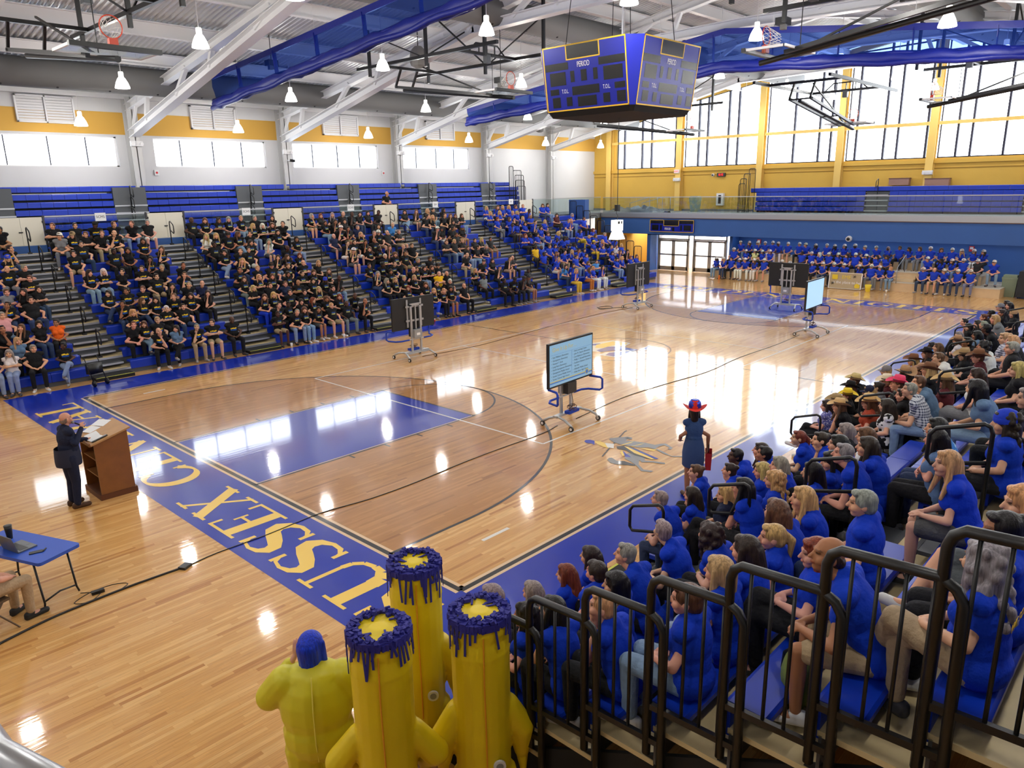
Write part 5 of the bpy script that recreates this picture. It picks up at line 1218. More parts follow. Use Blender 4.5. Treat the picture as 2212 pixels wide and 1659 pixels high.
PC = {'k': (20, 20, 24), 'j': (128, 152, 180), 'J': (48, 64, 94), 't': (172, 150, 116), 's': (164, 144, 112), 'S': (78, 80, 84), 'w': (232, 230, 224), 'W': (226, 224, 220), 'y': (222, 190, 50), 'o': (206, 120, 40), 'g': (122, 124, 128), 'b': (24, 60, 190), 'f': (120, 124, 150)}
def pattern(name, build):
    M = bpy.data.materials.new(name); M.use_nodes = True; nt = M.node_tree; b = nt.nodes['Principled BSDF']; b.inputs['Roughness'].default_value = .85; b.inputs['Specular IOR Level'].default_value = .3
    oi = nt.nodes.new('ShaderNodeObjectInfo'); tc = nt.nodes.new('ShaderNodeTexCoord')
    def mth(op, a, bb=None, cc=None):
        q = nt.nodes.new('ShaderNodeMath'); q.operation = op
        for i, x in enumerate((a, bb, cc)):
            if x is None: continue
            if isinstance(x, (int, float)): q.inputs[i].default_value = x
            else: nt.links.new(x, q.inputs[i])
        return q.outputs[0]
    def mix(fac, a, c):
        q = nt.nodes.new('ShaderNodeMix'); q.data_type = 'RGBA'; nt.links.new(fac, q.inputs[0])
        if isinstance(a, tuple): q.inputs[6].default_value = (*lin(a), 1)
        else: nt.links.new(a, q.inputs[6])
        if isinstance(c, tuple): q.inputs[7].default_value = (*lin(c), 1)
        else: nt.links.new(c, q.inputs[7])
        return q.outputs[2]
    sp = nt.nodes.new('ShaderNodeSeparateXYZ'); nt.links.new(tc.outputs['Object'], sp.inputs[0])
    def noise(scale, det=2):
        q = nt.nodes.new('ShaderNodeTexNoise'); q.inputs['Scale'].default_value = scale; q.inputs['Detail'].default_value = det; nt.links.new(tc.outputs['Object'], q.inputs['Vector']); return q.outputs[0]
    nt.links.new(build(oi.outputs['Color'], sp.outputs, mth, mix, noise, tc, nt), b.inputs['Base Color']); MATS[name] = M; return M
def band(mth, v, c, h): return mth('LESS_THAN', mth('ABSOLUTE', mth('SUBTRACT', v, c)), h)
def b_print(top, bot, zt, zb, wx):
    def f(base, s_, mth, mix, noise, tc, nt):
        fr = mth('MULTIPLY', mth('LESS_THAN', s_[1], -.03), band(mth, s_[0], 0, wx))
        wob = mth('ADD', s_[2], mth('MULTIPLY', mth('SINE', mth('MULTIPLY', s_[0], 55)), .006))
        a = mth('MULTIPLY', fr, mth('MULTIPLY', band(mth, wob, zt, .022), mth('GREATER_THAN', noise(38), .42)))
        c = mth('MULTIPLY', fr, mth('MULTIPLY', band(mth, s_[2], zb, .026), mth('GREATER_THAN', noise(24), .36)))
        return mix(a, mix(c, base, bot), top)
    return f
def b_plaid(base, s_, mth, mix, noise, tc, nt):
    def st(v): return mth('GREATER_THAN', mth('SINE', mth('MULTIPLY', v, 150)), .25)
    return mix(mth('MINIMUM', mth('ADD', mth('MULTIPLY', st(mth('ADD', s_[0], mth('MULTIPLY', s_[1], .6))), .5), mth('MULTIPLY', st(s_[2]), .5)), 1), base, (28, 40, 76))
def b_cow(base, s_, mth, mix, noise, tc, nt): return mix(mth('GREATER_THAN', noise(11, 1), .53), base, (16, 16, 18))
def b_floral(base, s_, mth, mix, noise, tc, nt): return mix(mth('GREATER_THAN', noise(45, 2), .57), base, (214, 214, 232))
def b_tie(base, s_, mth, mix, noise, tc, nt): return mix(mth('GREATER_THAN', noise(16, 3), .54), base, (170, 214, 240))
SMAT = {'k': pattern('black_shirt_gold_print', b_print((246, 206, 40), (38, 84, 160), .44, .385, .095)), 'q': pattern('black_shirt_pale_print', b_print((38, 74, 150), (176, 176, 110), .46, .41, .075)),
        'x': pattern('blue_plaid', b_plaid), 'c': pattern('cow_print', b_cow), 'f': pattern('floral_print', b_floral), 't': pattern('tie_dye', b_tie)}
def parse(s_): return [(int(a), float(b), c) for a, b, c in (q.split() for q in s_.split(';') if q)]
LEFT_P = (
    '12 0.58 sk2es;12 2.22 sb1ek;12 2.95 sd1ek;12 3.57 Kk3kk;12 4.24 sb1ek;12 4.90 sb1ej;12 5.50 sg1eW;12 7.22 nk3qk;12 7.78 lb1qk;12 8.36 cd2qk;12 8.79 lg1qb;12 9.33 sy1qj;12 9.98 sg1ek;12 10.76 ld1qk;12 12.73 mg1qs;12 13.22 lr1qk;'
    '12 13.74 lg1ek;12 14.26 nb1qk;12 14.79 nk3qk;12 15.28 ld1qJ;12 15.86 ld1qk;12 16.38 sk3qk;12 18.17 ld1qj;12 18.86 lb1qs;12 19.55 ly1qk;12 20.02 bd1qj;12 20.68 lk2qk;12 23.99 ly1bW;12 24.75 lb1bk;12 25.18 my1bJ;12 25.81 ly1bJ;'
    '12 26.40 mb1bk;12 27.01 sy1bk;12 28.82 mb1bJ;12 29.25 ld1bj;10 0.50 pd1kJ;10 2.71 sk1kJ;10 4.82 ld2kk;10 7.22 ly1wk;10 7.65 ly1qk;10 8.16 Kk2qk;10 8.59 lb2qj;10 9.06 bd1ek;10 10.34 ld1qk;10 13.39 Kw1qk;10 13.82 ld2qs;'
    '10 14.47 sg1nk;10 15.58 ld1qk;10 16.34 ng1tk;10 20.41 ld1qk;10 23.72 lr1bg;10 24.59 mb1bk;10 25.62 ly1bk;10 26.48 nk2bk;10 28.82 ld1mk;10 30.24 mg1bj;9 0.30 Kb1kJ;9 2.27 sd1ks;9 3.56 sk3kk;9 4.05 ld2ek;9 5.21 lb1kk;9 7.28 sk3qk;'
    '9 8.80 ld1qk;9 9.55 lg1wS;9 10.88 md2qj;9 12.76 nb1nS;9 14.20 ly1qk;9 14.77 sg1qk;9 15.20 Kw1qs;9 15.72 nb1qk;9 16.38 sg1qs;9 18.65 Kw1qJ;9 19.14 Kk2qW;9 19.62 sk2qk;9 20.55 Kb2qs;9 24.19 bk3bk;9 24.71 lk3bs;9 25.38 ld1bk;'
    '9 25.95 sd1bk;9 27.08 ly1bk;9 28.93 sb1bj;9 29.36 ly1bk;9 30.72 sk2bk;8 0.12 nb1kg;8 0.58 sg1ek;8 4.55 ld2kk;8 7.40 ld1qj;8 7.96 sb1qk;8 8.40 sd1qW;8 9.95 nk3qk;8 12.89 sd1qW;8 13.43 sd1qW;8 13.95 ld2qk;8 14.54 nd2qk;8 19.58 sd2qk;'
    '8 26.09 cd1bg;7 0.55 sb1kk;7 2.31 ld1kj;7 2.75 mw1kj;7 3.33 bd1ek;7 4.02 sd1kk;7 4.66 sg1ek;7 5.37 sd2ek;7 7.76 ly1qJ;7 9.27 ld1qj;7 9.75 lb1qk;7 10.32 lr1qk;7 12.89 Kw1qS;7 13.84 lb1qk;7 14.30 lk3qk;7 14.81 lb1qk;7 15.59 nb1ek;'
    '7 16.25 sb1ek;7 18.41 sb1qJ;7 18.96 sy1qj;7 19.47 sy1qj;7 20.33 sd1qk;7 20.79 ly1qk;7 21.48 sk2es;7 24.14 lr1bk;7 24.57 lk3bk;7 25.18 lk1bj;7 26.07 mb1bk;7 26.75 my1bk;7 28.97 ld1by;7 30.18 lr1bk;11 2.22 Kw1gg;11 2.65 Kt1ks;'
    '11 3.08 sb1ek;11 3.51 sb1et;11 4.03 nb1ks;11 9.56 ly1qj;11 9.99 mw1qk;11 10.45 lb1qk;11 10.88 sd1ek;11 13.07 ld2qj;11 13.50 ld2qk;11 14.12 ld1qk;11 18.89 sd1qJ;11 19.34 ly1qk;11 20.14 sb1qk;11 20.65 cb1qk;11 21.10 lb1qk;'
    '11 21.53 lb1qj;11 23.72 ly1bJ;11 24.46 ly1bJ;11 25.26 sy1bk;11 25.90 my1bk;11 26.67 sk3bk;6 -0.28 pb1gJ;6 0.15 ld1ek;6 0.58 md1eJ;6 4.26 sd1kt;6 5.20 pb1qj;6 7.26 pd2qk;6 8.09 sy1qk;6 8.71 Kk1qk;6 9.40 pb1qk;6 10.09 nr1qk;'
    '6 10.69 my1ek;6 14.23 sw1qk;6 14.81 cb1qk;6 15.38 sd2qs;6 19.28 lb1qj;6 19.83 bd1qj;6 20.43 mg1qb;6 25.94 sk3bk;6 26.57 ak3bk;6 27.06 sk3bk;6 29.09 sy1bk;6 29.67 lb1bk;6 30.66 sg1bk;5 -0.42 pd2kJ;5 0.20 sd1eJ;5 2.45 ld1kJ;'
    '5 3.03 bd2kk;5 3.56 pb1kk;5 4.46 ld1kk;5 5.02 sg1ek;5 5.50 ng1nk;5 7.22 lb1qg;5 7.80 ly1qk;5 8.39 lb1qk;5 9.04 ld2qk;5 9.68 bd1qk;5 10.21 lb1qk;5 10.82 lb1qk;5 12.94 bd2qJ;5 13.56 bk3qk;5 14.17 sd1qk;5 15.63 sg1qk;5 16.38 sd2ek;'
    '5 18.56 nb1et;5 23.77 sk3yk;5 24.21 nk3bk;5 24.88 sb1bk;5 25.38 ld1bk;5 26.94 lk3bk;5 28.82 Ky1by;5 29.50 ly1bk;5 30.74 sk3bk;4 -0.74 sg1pj;4 2.64 bd2kJ;4 3.28 lb1kJ;4 3.71 ld1kJ;4 4.30 sb1kk;4 4.92 ld1kk;4 5.47 ld1ek;4 7.24 my1ek;'
    '4 7.96 sd1ek;4 8.59 pb1nk;4 9.15 nd2qk;4 9.82 ld1qk;4 10.37 Kb3qk;4 10.88 nk3ej;4 12.86 lg1qJ;4 13.66 ld2qk;4 14.66 nw1qk;4 15.09 lb1qk;4 15.52 ld1qj;4 15.95 lb1qk;4 16.38 Kk1qk;4 19.09 Kn1qk;4 19.89 ld1qk;4 20.90 sd1es;'
    '4 21.33 nb1qk;4 23.77 sk3bJ;4 24.65 lb2bk;4 25.31 sk1bt;4 25.91 ly1bk;4 26.44 sd2bk;4 27.00 md1bk;4 28.98 sr1bk;4 29.55 sd1bk;4 30.09 sd1wk;4 30.80 my1bk;3 -0.94 sk2ek;3 -0.43 lb1ek;3 0.02 md1eJ;3 0.51 bd2ok;3 2.73 cy1kk;'
    '3 3.80 bw1kk;3 4.36 sd1kJ;3 7.28 lb1qb;3 7.74 my1qk;3 8.44 sd1qk;3 9.05 bd1qk;3 9.69 ly1qk;3 10.32 bd1qk;3 13.00 lg1qk;3 13.43 ly1qk;3 13.93 sy1qk;3 14.48 my1qk;3 15.91 nb1yk;3 16.38 nb1es;3 18.17 ly1qk;3 19.66 Kb1ek;3 24.00 sy1bW;'
    '3 25.80 sd1bj;3 26.67 sd1bk;3 29.14 ld1bk;3 29.77 lb1bk;3 30.50 lk1ek;2 -0.71 ly1dk;2 2.37 sb1ek;2 2.81 mb1kj;2 3.24 sy1kk;2 7.46 sd1qk;2 8.00 bk3qk;2 8.53 ld1qk;2 9.04 lr1qk;2 9.65 cb2qk;2 10.25 lr1qk;2 10.88 nk3qJ;2 13.70 lr1qk;'
    '2 14.66 lb1qk;2 15.30 pb1qk;2 16.07 sw1ek;2 18.21 sk3gk;2 21.28 sk3ek;2 24.04 ld1tJ;2 24.64 ld1bJ;2 26.14 lb1bk;2 26.88 sd1tk;2 28.82 ld1bj;2 29.32 ly1bk;2 30.14 mr1bk;2 30.79 lb1bk;1 -1.51 lb1ej;1 -1.08 lg1wj;1 -0.48 sg1ek;'
    '1 0.29 bk3kj;1 3.03 nb1kk;1 3.60 ld1dk;1 4.22 sg1kt;1 4.80 sd1ks;1 5.49 ng3kk;1 7.22 sd3qs;1 7.88 sg1qj;1 8.31 lb1qj;1 8.79 ld2qS;1 9.49 sy1qs;1 10.18 nk3qg;1 10.88 nk2qk;1 14.63 ly1qb;1 15.07 my1qk;1 15.60 ld2qS;1 16.38 nb1ek;'
    '1 19.00 sk3qk;1 19.51 Kk3qk;1 20.10 Kk3qk;1 20.66 Kk2qs;1 24.23 my1by;1 25.35 lb1bo;1 25.85 my1bw;1 26.55 ld1bw;')
RIGHT_P = (
    '2 -1.09 lg1bk;2 -0.58 lr1bk;2 -0.10 ld1bk;2 1.64 sg1bJ;2 2.09 ld1bk;2 3.32 bd1bk;2 3.86 sk3bk;2 4.39 ld1bk;2 7.60 Hs1ek;2 8.76 Kn1ek;2 9.37 bd1gk;2 9.81 Hc1mk;2 12.23 Hb1ek;2 13.16 Hk1ek;2 14.10 lb1ek;2 15.43 Ht1wk;2 16.15 lg1ek;'
    '2 18.17 ld1ek;2 19.51 mg1ek;2 20.49 sd2ek;2 21.67 Kg1ek;2 22.49 lk1ek;1 -1.15 mg1bk;1 3.41 bb1bk;1 8.09 ld1fk;1 8.71 Ht1dk;1 9.15 Hy1ek;1 9.76 Hk1ek;1 10.38 Hs1ek;1 11.55 Kg1ek;1 15.25 sk3tk;1 19.03 lk1ek;1 19.55 sk1ek;'
    '1 21.11 bb1ek;1 21.87 sk3ek;1 24.29 sk3ek;3 -1.83 ck1bk;3 -0.82 sd1bk;3 1.83 my1nk;3 2.85 ly1bk;3 3.48 sk2bk;3 4.47 pr1bk;3 7.01 Hs1rk;3 8.51 lg1ek;3 9.59 Ht1ek;3 10.03 Ht1ek;3 11.13 Hb1mk;3 14.74 lk2dk;3 16.28 sg1ek;3 17.38 my1gk;'
    '3 18.82 Yt1ek;4 -1.98 lk1bk;4 -1.24 mk1bk;4 -0.74 sg1bk;4 -0.05 sg1Bk;4 1.44 lk1bk;4 1.98 cy1bk;4 2.42 lg1bj;4 3.78 bd1bk;4 4.38 lg1ek;4 6.06 ld1ck;4 6.84 pd1ek;4 7.43 Hp1mk;4 8.85 Hb1ek;4 9.90 sb1wk;4 10.72 Ht1ek;4 12.00 sk2ek;'
    '4 13.94 sk3ek;5 -1.98 by1bk;5 -0.34 cd1bk;5 1.74 lk1bk;5 2.18 lk1bk;5 2.85 lk1bk;5 3.45 mb1ck;5 6.05 sg1xj;5 6.49 sb1dk;5 6.93 Hs1mk;5 9.14 Hb1mk;5 10.18 ck2wk;5 11.28 by1xk;6 -1.96 bb1bj;6 -1.46 my1bj;6 -1.02 ld1bk;6 -0.58 py1bk;'
    '6 -0.10 lb1bJ;6 0.37 ly1bk;6 1.68 sg1bk;6 2.12 ld1bk;6 6.28 ld1wg;6 8.77 sg1ek;6 9.44 my1ek;7 -1.20 lr1bk;7 -0.20 sg1bJ;7 1.96 lk1uk;7 2.42 lk1tJ;7 4.36 lk1dj;7 5.85 ly1ek;8 -1.72 nd2bs;8 0.50 ly1bS;8 1.88 Bb1bk;8 2.95 sg1ek;'
    '9 -1.90 cg1Bt;9 -1.37 bk2bk;9 -0.93 ly1bS;')
STAGE_P = (
    '3 1.42 Kw1bk;3 1.87 Kw1bw;3 2.37 Kw1bk;3 2.82 Kw1bk;3 3.31 cb1bk;3 3.81 Kw1bj;3 4.30 mb1bg;3 4.80 ld2bg;3 5.26 sd2bk;3 5.83 lg3bj;3 6.34 Kw1bk;3 6.91 Kw1bk;3 7.50 Kw3bk;3 8.06 Kw1bk;3 8.55 Kw3bk;3 9.00 Kw1bk;3 9.56 Kw3bk;'
    '3 10.10 Kw1bk;3 10.55 Kw1bk;3 11.21 Kw1bs;3 11.69 Kw3bw;3 12.14 Kw1bw;3 12.59 Kw1bk;3 13.04 Kw1bk;3 13.53 Kw1bk;3 14.04 Kw1bj;2 0.76 Kw1bj;2 1.45 Kw1eg;2 2.07 Kw1bk;2 2.54 Kw1bj;2 3.02 lk3bk;2 3.57 Kw1bk;2 5.58 ld2bk;2 6.05 ld1bk;'
    '2 6.58 Kw1bk;2 7.12 Kw1bk;2 7.57 ld1bk;2 8.02 Kw1bk;2 8.52 Kw1bk;2 8.97 mw1bk;2 9.46 Kw1bk;2 9.99 sk3bk;2 11.85 Kw1bk;2 12.30 Kw1bk;2 12.75 Kw1zk;2 13.31 Kw1bk;2 14.09 Kw1bk;1 1.50 Kw1bf;1 2.03 Kw1bJ;1 2.57 Kw1bJ;1 3.05 nb1bs;'
    '1 3.54 Kw1bJ;1 5.06 my1bj;1 5.52 Kw1bg;1 5.98 Kw1bg;1 6.52 Kw1bk;1 7.27 Kw1bk;1 7.85 Kw1bk;1 8.45 Kw1bJ;1 9.02 Kw1bk;1 10.15 Kw1bk;1 10.71 Kw1bk;1 11.75 Kw1bs;1 12.28 Kw1bw;1 12.79 Kw1bw;1 13.24 Kw1bw;1 13.76 sd1bk;1 14.21 Kw1bJ;'
    '1 14.70 Kw3bj;')
CROWD = []
for k, x, c in parse(LEFT_P): CROWD.append(('L', k, x, c, Vector((x, 17.27 + .17 + (k - 1) * D_, seatz(k) + (.07 if k == 1 else 0)))))
for k, x, c in parse(RIGHT_P): CROWD.append(('R', k, x, c, Vector((x, -1.69 - .17 - (k - 1) * D_, seatz(k) + (.07 if k == 1 else 0)))))
TX, TZ = (34.38, 35.28, 36.2), (.46, .9, 1.3)
for k, y, c in parse(STAGE_P): CROWD.append(('S', k, y, c, Vector((TX[k - 1], y, TZ[k - 1] + .01))))
CROWD.sort(key=lambda a: (a[4] - CAM).length)
N_IND = 296
FEM = {'l', 'm', 'c', 'p', 'b', 'B'}
def choose(c, rg, side):
    st = c[0]; fem = st in FEM or (st in 'KHY' and rg.random() < .5)
    if st == 's' and c[1] in 'yw' and rg.random() < .6: fem = True
    ks = ['f_lap', 'f_lap', 'f_lean', 'f_cross', 'f_chin', 'f_legx'] if fem else ['m_lap', 'm_lean', 'm_lean', 'm_thigh', 'm_cross', 'm_chin']
    if side == 'S': ks = ['f_lap', 'f_lap', 'f_lean'] if fem else ['m_lap', 'm_thigh', 'm_lean']
    return fem, rg.choice(ks)
def looks(c, fem, rg):
    """list of (part name, mesh key kind, colour, material) for one person"""
    st, hc, sk, sh, pt = c
    j = lambda rgb, a=.08: tuple(min(1, v * (1 + rg.uniform(-a, a))) for v in lin(rgb))
    hair = []
    hk = rg.choice('kddbby')
    if st in 'KHYB':
        hair.append(('hair', HAIR['l' if fem else 's'], j(HC[hk]), None))
        if st == 'K': hair.append(('cap', cap_c, j(CC['k'] if False else CC[hc]), cap_b))
        elif st == 'H': hair.append(('cowboy_hat', cow_m, j(TC[hc]), band_m))
        elif st == 'Y': hair.append(('knit_hat', bean_m, j(TC[hc]), None))
        else: hair[0] = ('hair', HAIR['c'], j(HC['d']), None); hair.append(('head_wrap', bean_m, j(CC[hc]), None))
    else: hair.append(('hair', HAIR[st], j(HC[hc], .15), None))
    return j(SK[sk]), j(SHC[sh], .05), j(PC[pt]), rg.choice([(.02, .02, .02), (.6, .6, .6), (.05, .05, .06), (.3, .3, .3), (.7, .7, .68)]), hair
def hairname(c):
    st, hc = c[0], c[1]
    if st == 'K': return 'in %s cap' % CN[hc]
    if st == 'H': return 'in %s cowboy hat' % TN[hc]
    if st == 'Y': return 'in knit hat'
    if st == 'B': return 'in blue head wrap'
    if st == 'n': return 'with bald head'
    return 'with %s %s hair' % ({'s': 'short', 'l': 'long', 'm': 'shoulder-length', 'c': 'curly', 'a': 'afro', 'p': 'ponytailed', 'b': 'pinned-up'}[st], HN[hc].split()[-1] if st == 'c' else HN[hc].replace('dark brown', 'dark'))
def seat_label(side, k, x, c):
    same = sorted(q[2] for q in CROWD if q[0] == side and q[1] == k)
    if side == 'S': return 'person %s, %s, on stage tier %s, seat %s' % (hairname(c), SHN[c[3]], CARD[k], CARD[min(20, len(same) - same.index(x))])
    if side == 'L':
        si = next(i for i, s_ in enumerate(LSEC) if x < s_[1] + .64 or i == len(LSEC) - 1); lo = LSEC[si - 1][1] + .64 if si else -99
        s2 = [q for q in same if lo <= q < LSEC[si][1] + .64]; return 'person %s, %s, far stand section %s, row %s, seat %s' % (hairname(c), SHN[c[3]], CARD[si + 1], CARD[k], CARD[s2.index(x) + 1])
    return 'person %s, %s, near stand row %s, %s from railing' % (hairname(c), SHN[c[3]], CARD[k], NUM[min(20, same.index(x) + 1)])
def add_person(root, pr, c, cols, fem):
    skc, shc, ptc, soc, hair = cols; P_ = PROTO[pr]; sh, pt = c[3], c[4]
    def part(nm_, me, col, m_=None):
        o = link(nm_, me, root); o.color = (*col[:3], 1)
        if m_ is not None: o.material_slots[0].link = 'OBJECT'; o.material_slots[0].material = m_
        return o
    part('body', P_['body'], skc); part('shirt', P_['shirt'], shc, SMAT.get(sh))
    short = pt in 'sSW'
    part('shorts' if short else 'trousers', P_['shorts' if short else 'trousers'], ptc); [part('shoe', q_, soc) for q_ in P_['shoe']]
    loc, eu = P_['head']
    for nm_, me, col, extra in hair:
        o = part(nm_, me, col); o.location = loc; o.rotation_euler = eu
        if extra is not None:
            e = link(extra.name, extra, o); e.color = (.02, .02, .03, 1) if nm_ == 'cap' and c[1] == 'w' else (*col, 1)
    if sh == 'B':
        o = link('lettering', TXT_W, root, (0, .137, .44)); o.rotation_euler = (PI / 2 + .05, 0, PI)
TXT_W = textmesh('WILSON', .085, mat('gold_print', (226, 186, 40), .7))
stuff_v, stuff_f, stuff_c = [], [], []; nvert = 0; LOW = {}
def low(me):
    if me.name not in LOW:
        m2 = thin(me, .16) if len(me.polygons) > 1200 else me
        n_ = len(m2.vertices); co = np.empty(n_ * 3, 'f'); m2.vertices.foreach_get('co', co); m2.calc_loop_triangles(); t_ = np.empty(len(m2.loop_triangles) * 3, 'i'); m2.loop_triangles.foreach_get('vertices', t_)
        ti = np.ones((n_, 3), 'f')
        if 'tint' in m2.color_attributes:
            q = np.empty(n_ * 4, 'f'); m2.color_attributes['tint'].data.foreach_get('color', q); ti = q.reshape(-1, 4)[:, :3]
        LOW[me.name] = (co.reshape(-1, 3), t_.reshape(-1, 3), ti)
    return LOW[me.name]
for idx, (side, k, x, c, loc) in enumerate(CROWD):
    rg = random.Random(int(x * 1000) * 31 + k * 7 + ord(side)); fem, pr = choose(c, rg, side); cols = looks(c, fem, rg)
    rz = {'L': 0, 'R': PI, 'S': -PI / 2}[side] + (rg.uniform(-.3, .12) if side == 'L' else rg.uniform(-.12, .3) if side == 'R' else rg.uniform(-.12, .12))
    mir = -1 if (side == 'R') != (rg.random() < .12) else 1
    if c[3] == 'B': mir = 1
    s_ = rg.uniform(.95, 1.02); wd = rg.uniform(.96, 1.1)
    if side == 'S': s_ *= .96
    if idx < N_IND:
        root = empty('person', loc, rz, seat_label(side, k, x, c), 'person', {'L': 'crowd seated in the far stand', 'R': 'crowd seated in the near stand', 'S': 'crowd seated on the stage tiers'}[side])
        root.scale = (mir * s_ * wd, s_ * wd, s_); add_person(root, pr, c, cols, fem)
    else:
        M_ = np.array(Matrix.Translation(loc) @ Matrix.Rotation(rz, 4, 'Z') @ Matrix.Diagonal((mir * s_ * wd, s_ * wd, s_, 1))); P_ = PROTO[pr]; pt = c[4]
        Hm = np.array(Matrix.Translation(P_['head'][0]) @ P_['head'][1].to_matrix().to_4x4())
        items = [(P_['body'], cols[0], None), (P_['shirt'], cols[1], None), (P_['shorts' if pt in 'sSW' else 'trousers'], cols[2], None), (P_['shoe'][0], cols[3], None), (P_['shoe'][1], cols[3], None)]
        for nm_, me, col, extra in cols[4]:
            items.append((me, col, Hm))
            if extra is not None: items.append((extra, (.02, .02, .03), Hm))
        for me, col, hm in items:
            co, tr, ti = low(me); A_ = M_ if hm is None else M_ @ hm
            stuff_v.append(co @ A_[:3, :3].T + A_[:3, 3]); stuff_f.append((tr[:, ::-1] if mir < 0 else tr) + nvert); stuff_c.append(np.hstack([ti * np.array(col[:3]), np.ones((len(co), 1))])); nvert += len(co)
V_ = np.vstack(stuff_v); F_ = np.vstack(stuff_f); C_ = np.vstack(stuff_c).astype('f')
me = bpy.data.meshes.new('seated_crowd'); me.vertices.add(len(V_)); me.vertices.foreach_set('co', V_.astype('f').ravel()); me.loops.add(F_.size); me.loops.foreach_set('vertex_index', F_.astype('i').ravel())
me.polygons.add(len(F_)); me.polygons.foreach_set('loop_start', np.arange(0, F_.size, 3, dtype='i')); me.polygons.foreach_set('use_smooth', np.ones(len(F_), dtype=bool)); me.update(calc_edges=True); me.validate()
ca = me.color_attributes.new('tint', 'FLOAT_COLOR', 'POINT'); ca.data.foreach_set('color', C_.ravel())
M = mat('crowd_clothing', (128, 128, 128), .75); at = M.node_tree.nodes.new('ShaderNodeVertexColor'); at.layer_name = 'tint'; M.node_tree.links.new(at.outputs['Color'], M.node_tree.nodes['Principled BSDF'].inputs['Base Color']); me.materials.append(M)
tag(link('seated_crowd', me), 'distant seated crowd in blue shirts and white caps at the far end', 'crowd', kind='stuff')
# ------------------------------------------------------------ rolling display carts
m_cart = mat('silver_cart_steel', (186, 188, 190), .35, .5); m_pad = mat('blue_foam_pad', (20, 62, 176), .7); m_slide = mat('lit_slide', (120, 160, 190), .4, emit=(130, 172, 200), es=.55); m_glow = mat('lit_blank_slide', (150, 190, 220), .4, emit=(166, 206, 236), es=.8)
m_sb2 = mat('black_screen_back', (18, 18, 19), .5); m_gold = mat('slide_gold', (150, 140, 70), .5, emit=(176, 164, 92), es=.7); m_sink = mat('slide_ink', (30, 44, 64), .5, emit=(40, 56, 76), es=.5); m_sblue = mat('slide_blue', (50, 90, 150), .5, emit=(56, 100, 166), es=.7)
m_yc = mat('brown_cable', (80, 46, 30), .6)
def cart(loc, rz, label, lit, back_only=False):
    o = empty('display_cart', loc, rz, label, 'display cart', 'rolling display carts')
    sc = MB().bb((-.87, -.03, 1.0), (.87, .035, 2.03)).build('screen_panel', m_sb2, o)
    MB().bb((-.835, -.036, 1.04), (.835, -.03, 1.99)).build('display', lit, sc)
    for x in (-.28, .28): MB().bb((x - .03, .04, 1.06), (x + .03, .07, 1.96)).build('mount_rail', m_cart, o)
    for z in (1.28, 1.74): MB().bb((-.36, .07, z - .03), (.36, .1, z + .03)).build('mount_bar', m_cart, o)
    for x in (-.19, .19): MB().bb((x - .03, .1, .2), (x + .03, .15, 1.8)).build('column', m_cart, o)
    MB().bb((-.22, .1, 1.76), (.22, .15, 1.84)).build('top_bar', m_cart, o); MB().bb((-.02, .11, 1.0), (.02, .14, 1.76)).build('lift_tube', m_cart, o)
    MB().bb((-.16, .08, .72), (.16, .24, .98)).build('control_box', mat('grey_box', (150, 152, 154), .5), o); MB().bb((-.07, .24, .8), (.07, .243, .88)).build('white_mark', m_paper, o)
    MB().bb((-.17, -.06, .74), (.17, .08, 1.0)).build('computer', m_black, o)
    MB().cyl((-.62, .12, .66), (.62, .12, .66), .022, n=8).build('handle_bar', m_cart, o)
    for s_ in (-1, 1):
        MB().tube([(s_ * .3, .12, .66), (s_ * .62, .12, .66), (s_ * .78, .02, .66), (s_ * .86, -.25, .66), (s_ * .9, -.3, .7), (s_ * .9, -.3, .92), (s_ * .88, -.25, .97), (s_ * .82, .02, .98)], .027, 8).build('padded_bumper', m_pad, o, True)
        MB().tube([(s_ * .52, -.42, .09), (s_ * .54, -.36, .15), (s_ * .5, -.2, .22), (s_ * .44, .05, .25), (s_ * .5, .24, .2), (s_ * .54, .38, .12)], .03, 8).build('foot', m_cart, o, True)
        for y in (-.42, .4):
            w_ = MB().cyl((s_ * .55 - .02, y, .06), (s_ * .55 + .02, y, .06), .06, n=14).build('wheel', m_black, o); MB().cyl((s_ * .55 - .024, y, .06), (s_ * .55 + .024, y, .06), .035, n=12).build('hub', m_steel, w_)
    MB().bb((-.5, .02, .22), (.5, .14, .27)).build('base_beam', m_cart, o); MB().bb((-.5, .16, .2), (.5, .2, .23)).build('base_beam', m_cart, o)
    MB().bb((-.2, -.12, .27), (.2, .02, .34)).build('blue_tray', m_pad, o)
    rg = random.Random(int(loc[0])); pts = []
    for i in range(60): a = i * .55; r = .11 + .05 * math.sin(i * .37); pts.append((r * math.cos(a), -.05 + r * .5 * math.sin(a), .38 + .06 * math.sin(i * .23) + .02 * rg.random()))
    MB().tube(pts, .008, 5).build('coiled_cable', m_yc, o); MB().tube([(.05, .0, .75), (.02, -.05, .6), (.08, -.02, .5), (.0, -.05, .4)], .008, 5).build('cable', m_black, o)
    return o, sc
c1, sc1 = cart((6.88, 3.62, 0), .06, 'display cart showing a text slide on the near half of the court', m_slide)
def slide_text(s_, x, z, size, m_): q = link('lettering', textmesh(s_, size, m_, 'LEFT', .0004), sc1, (x, -.0372, z)); q.rotation_euler = (PI / 2, 0, 0); return q
slide_text('Give It Up For…', -.74, 1.87, .135, m_gold)
for i, s_ in enumerate(('East Millsboro Elementary', 'Georgetown Elementary', 'Howard T. Ennis', 'Long Neck Elementary', 'North Georgetown Elementary', 'Georgetown Middle School', 'Sussex Central Middle School', 'Sussex Central High School')): slide_text('•  ' + s_, -.78, 1.70 - i * .072, .057, m_sink)
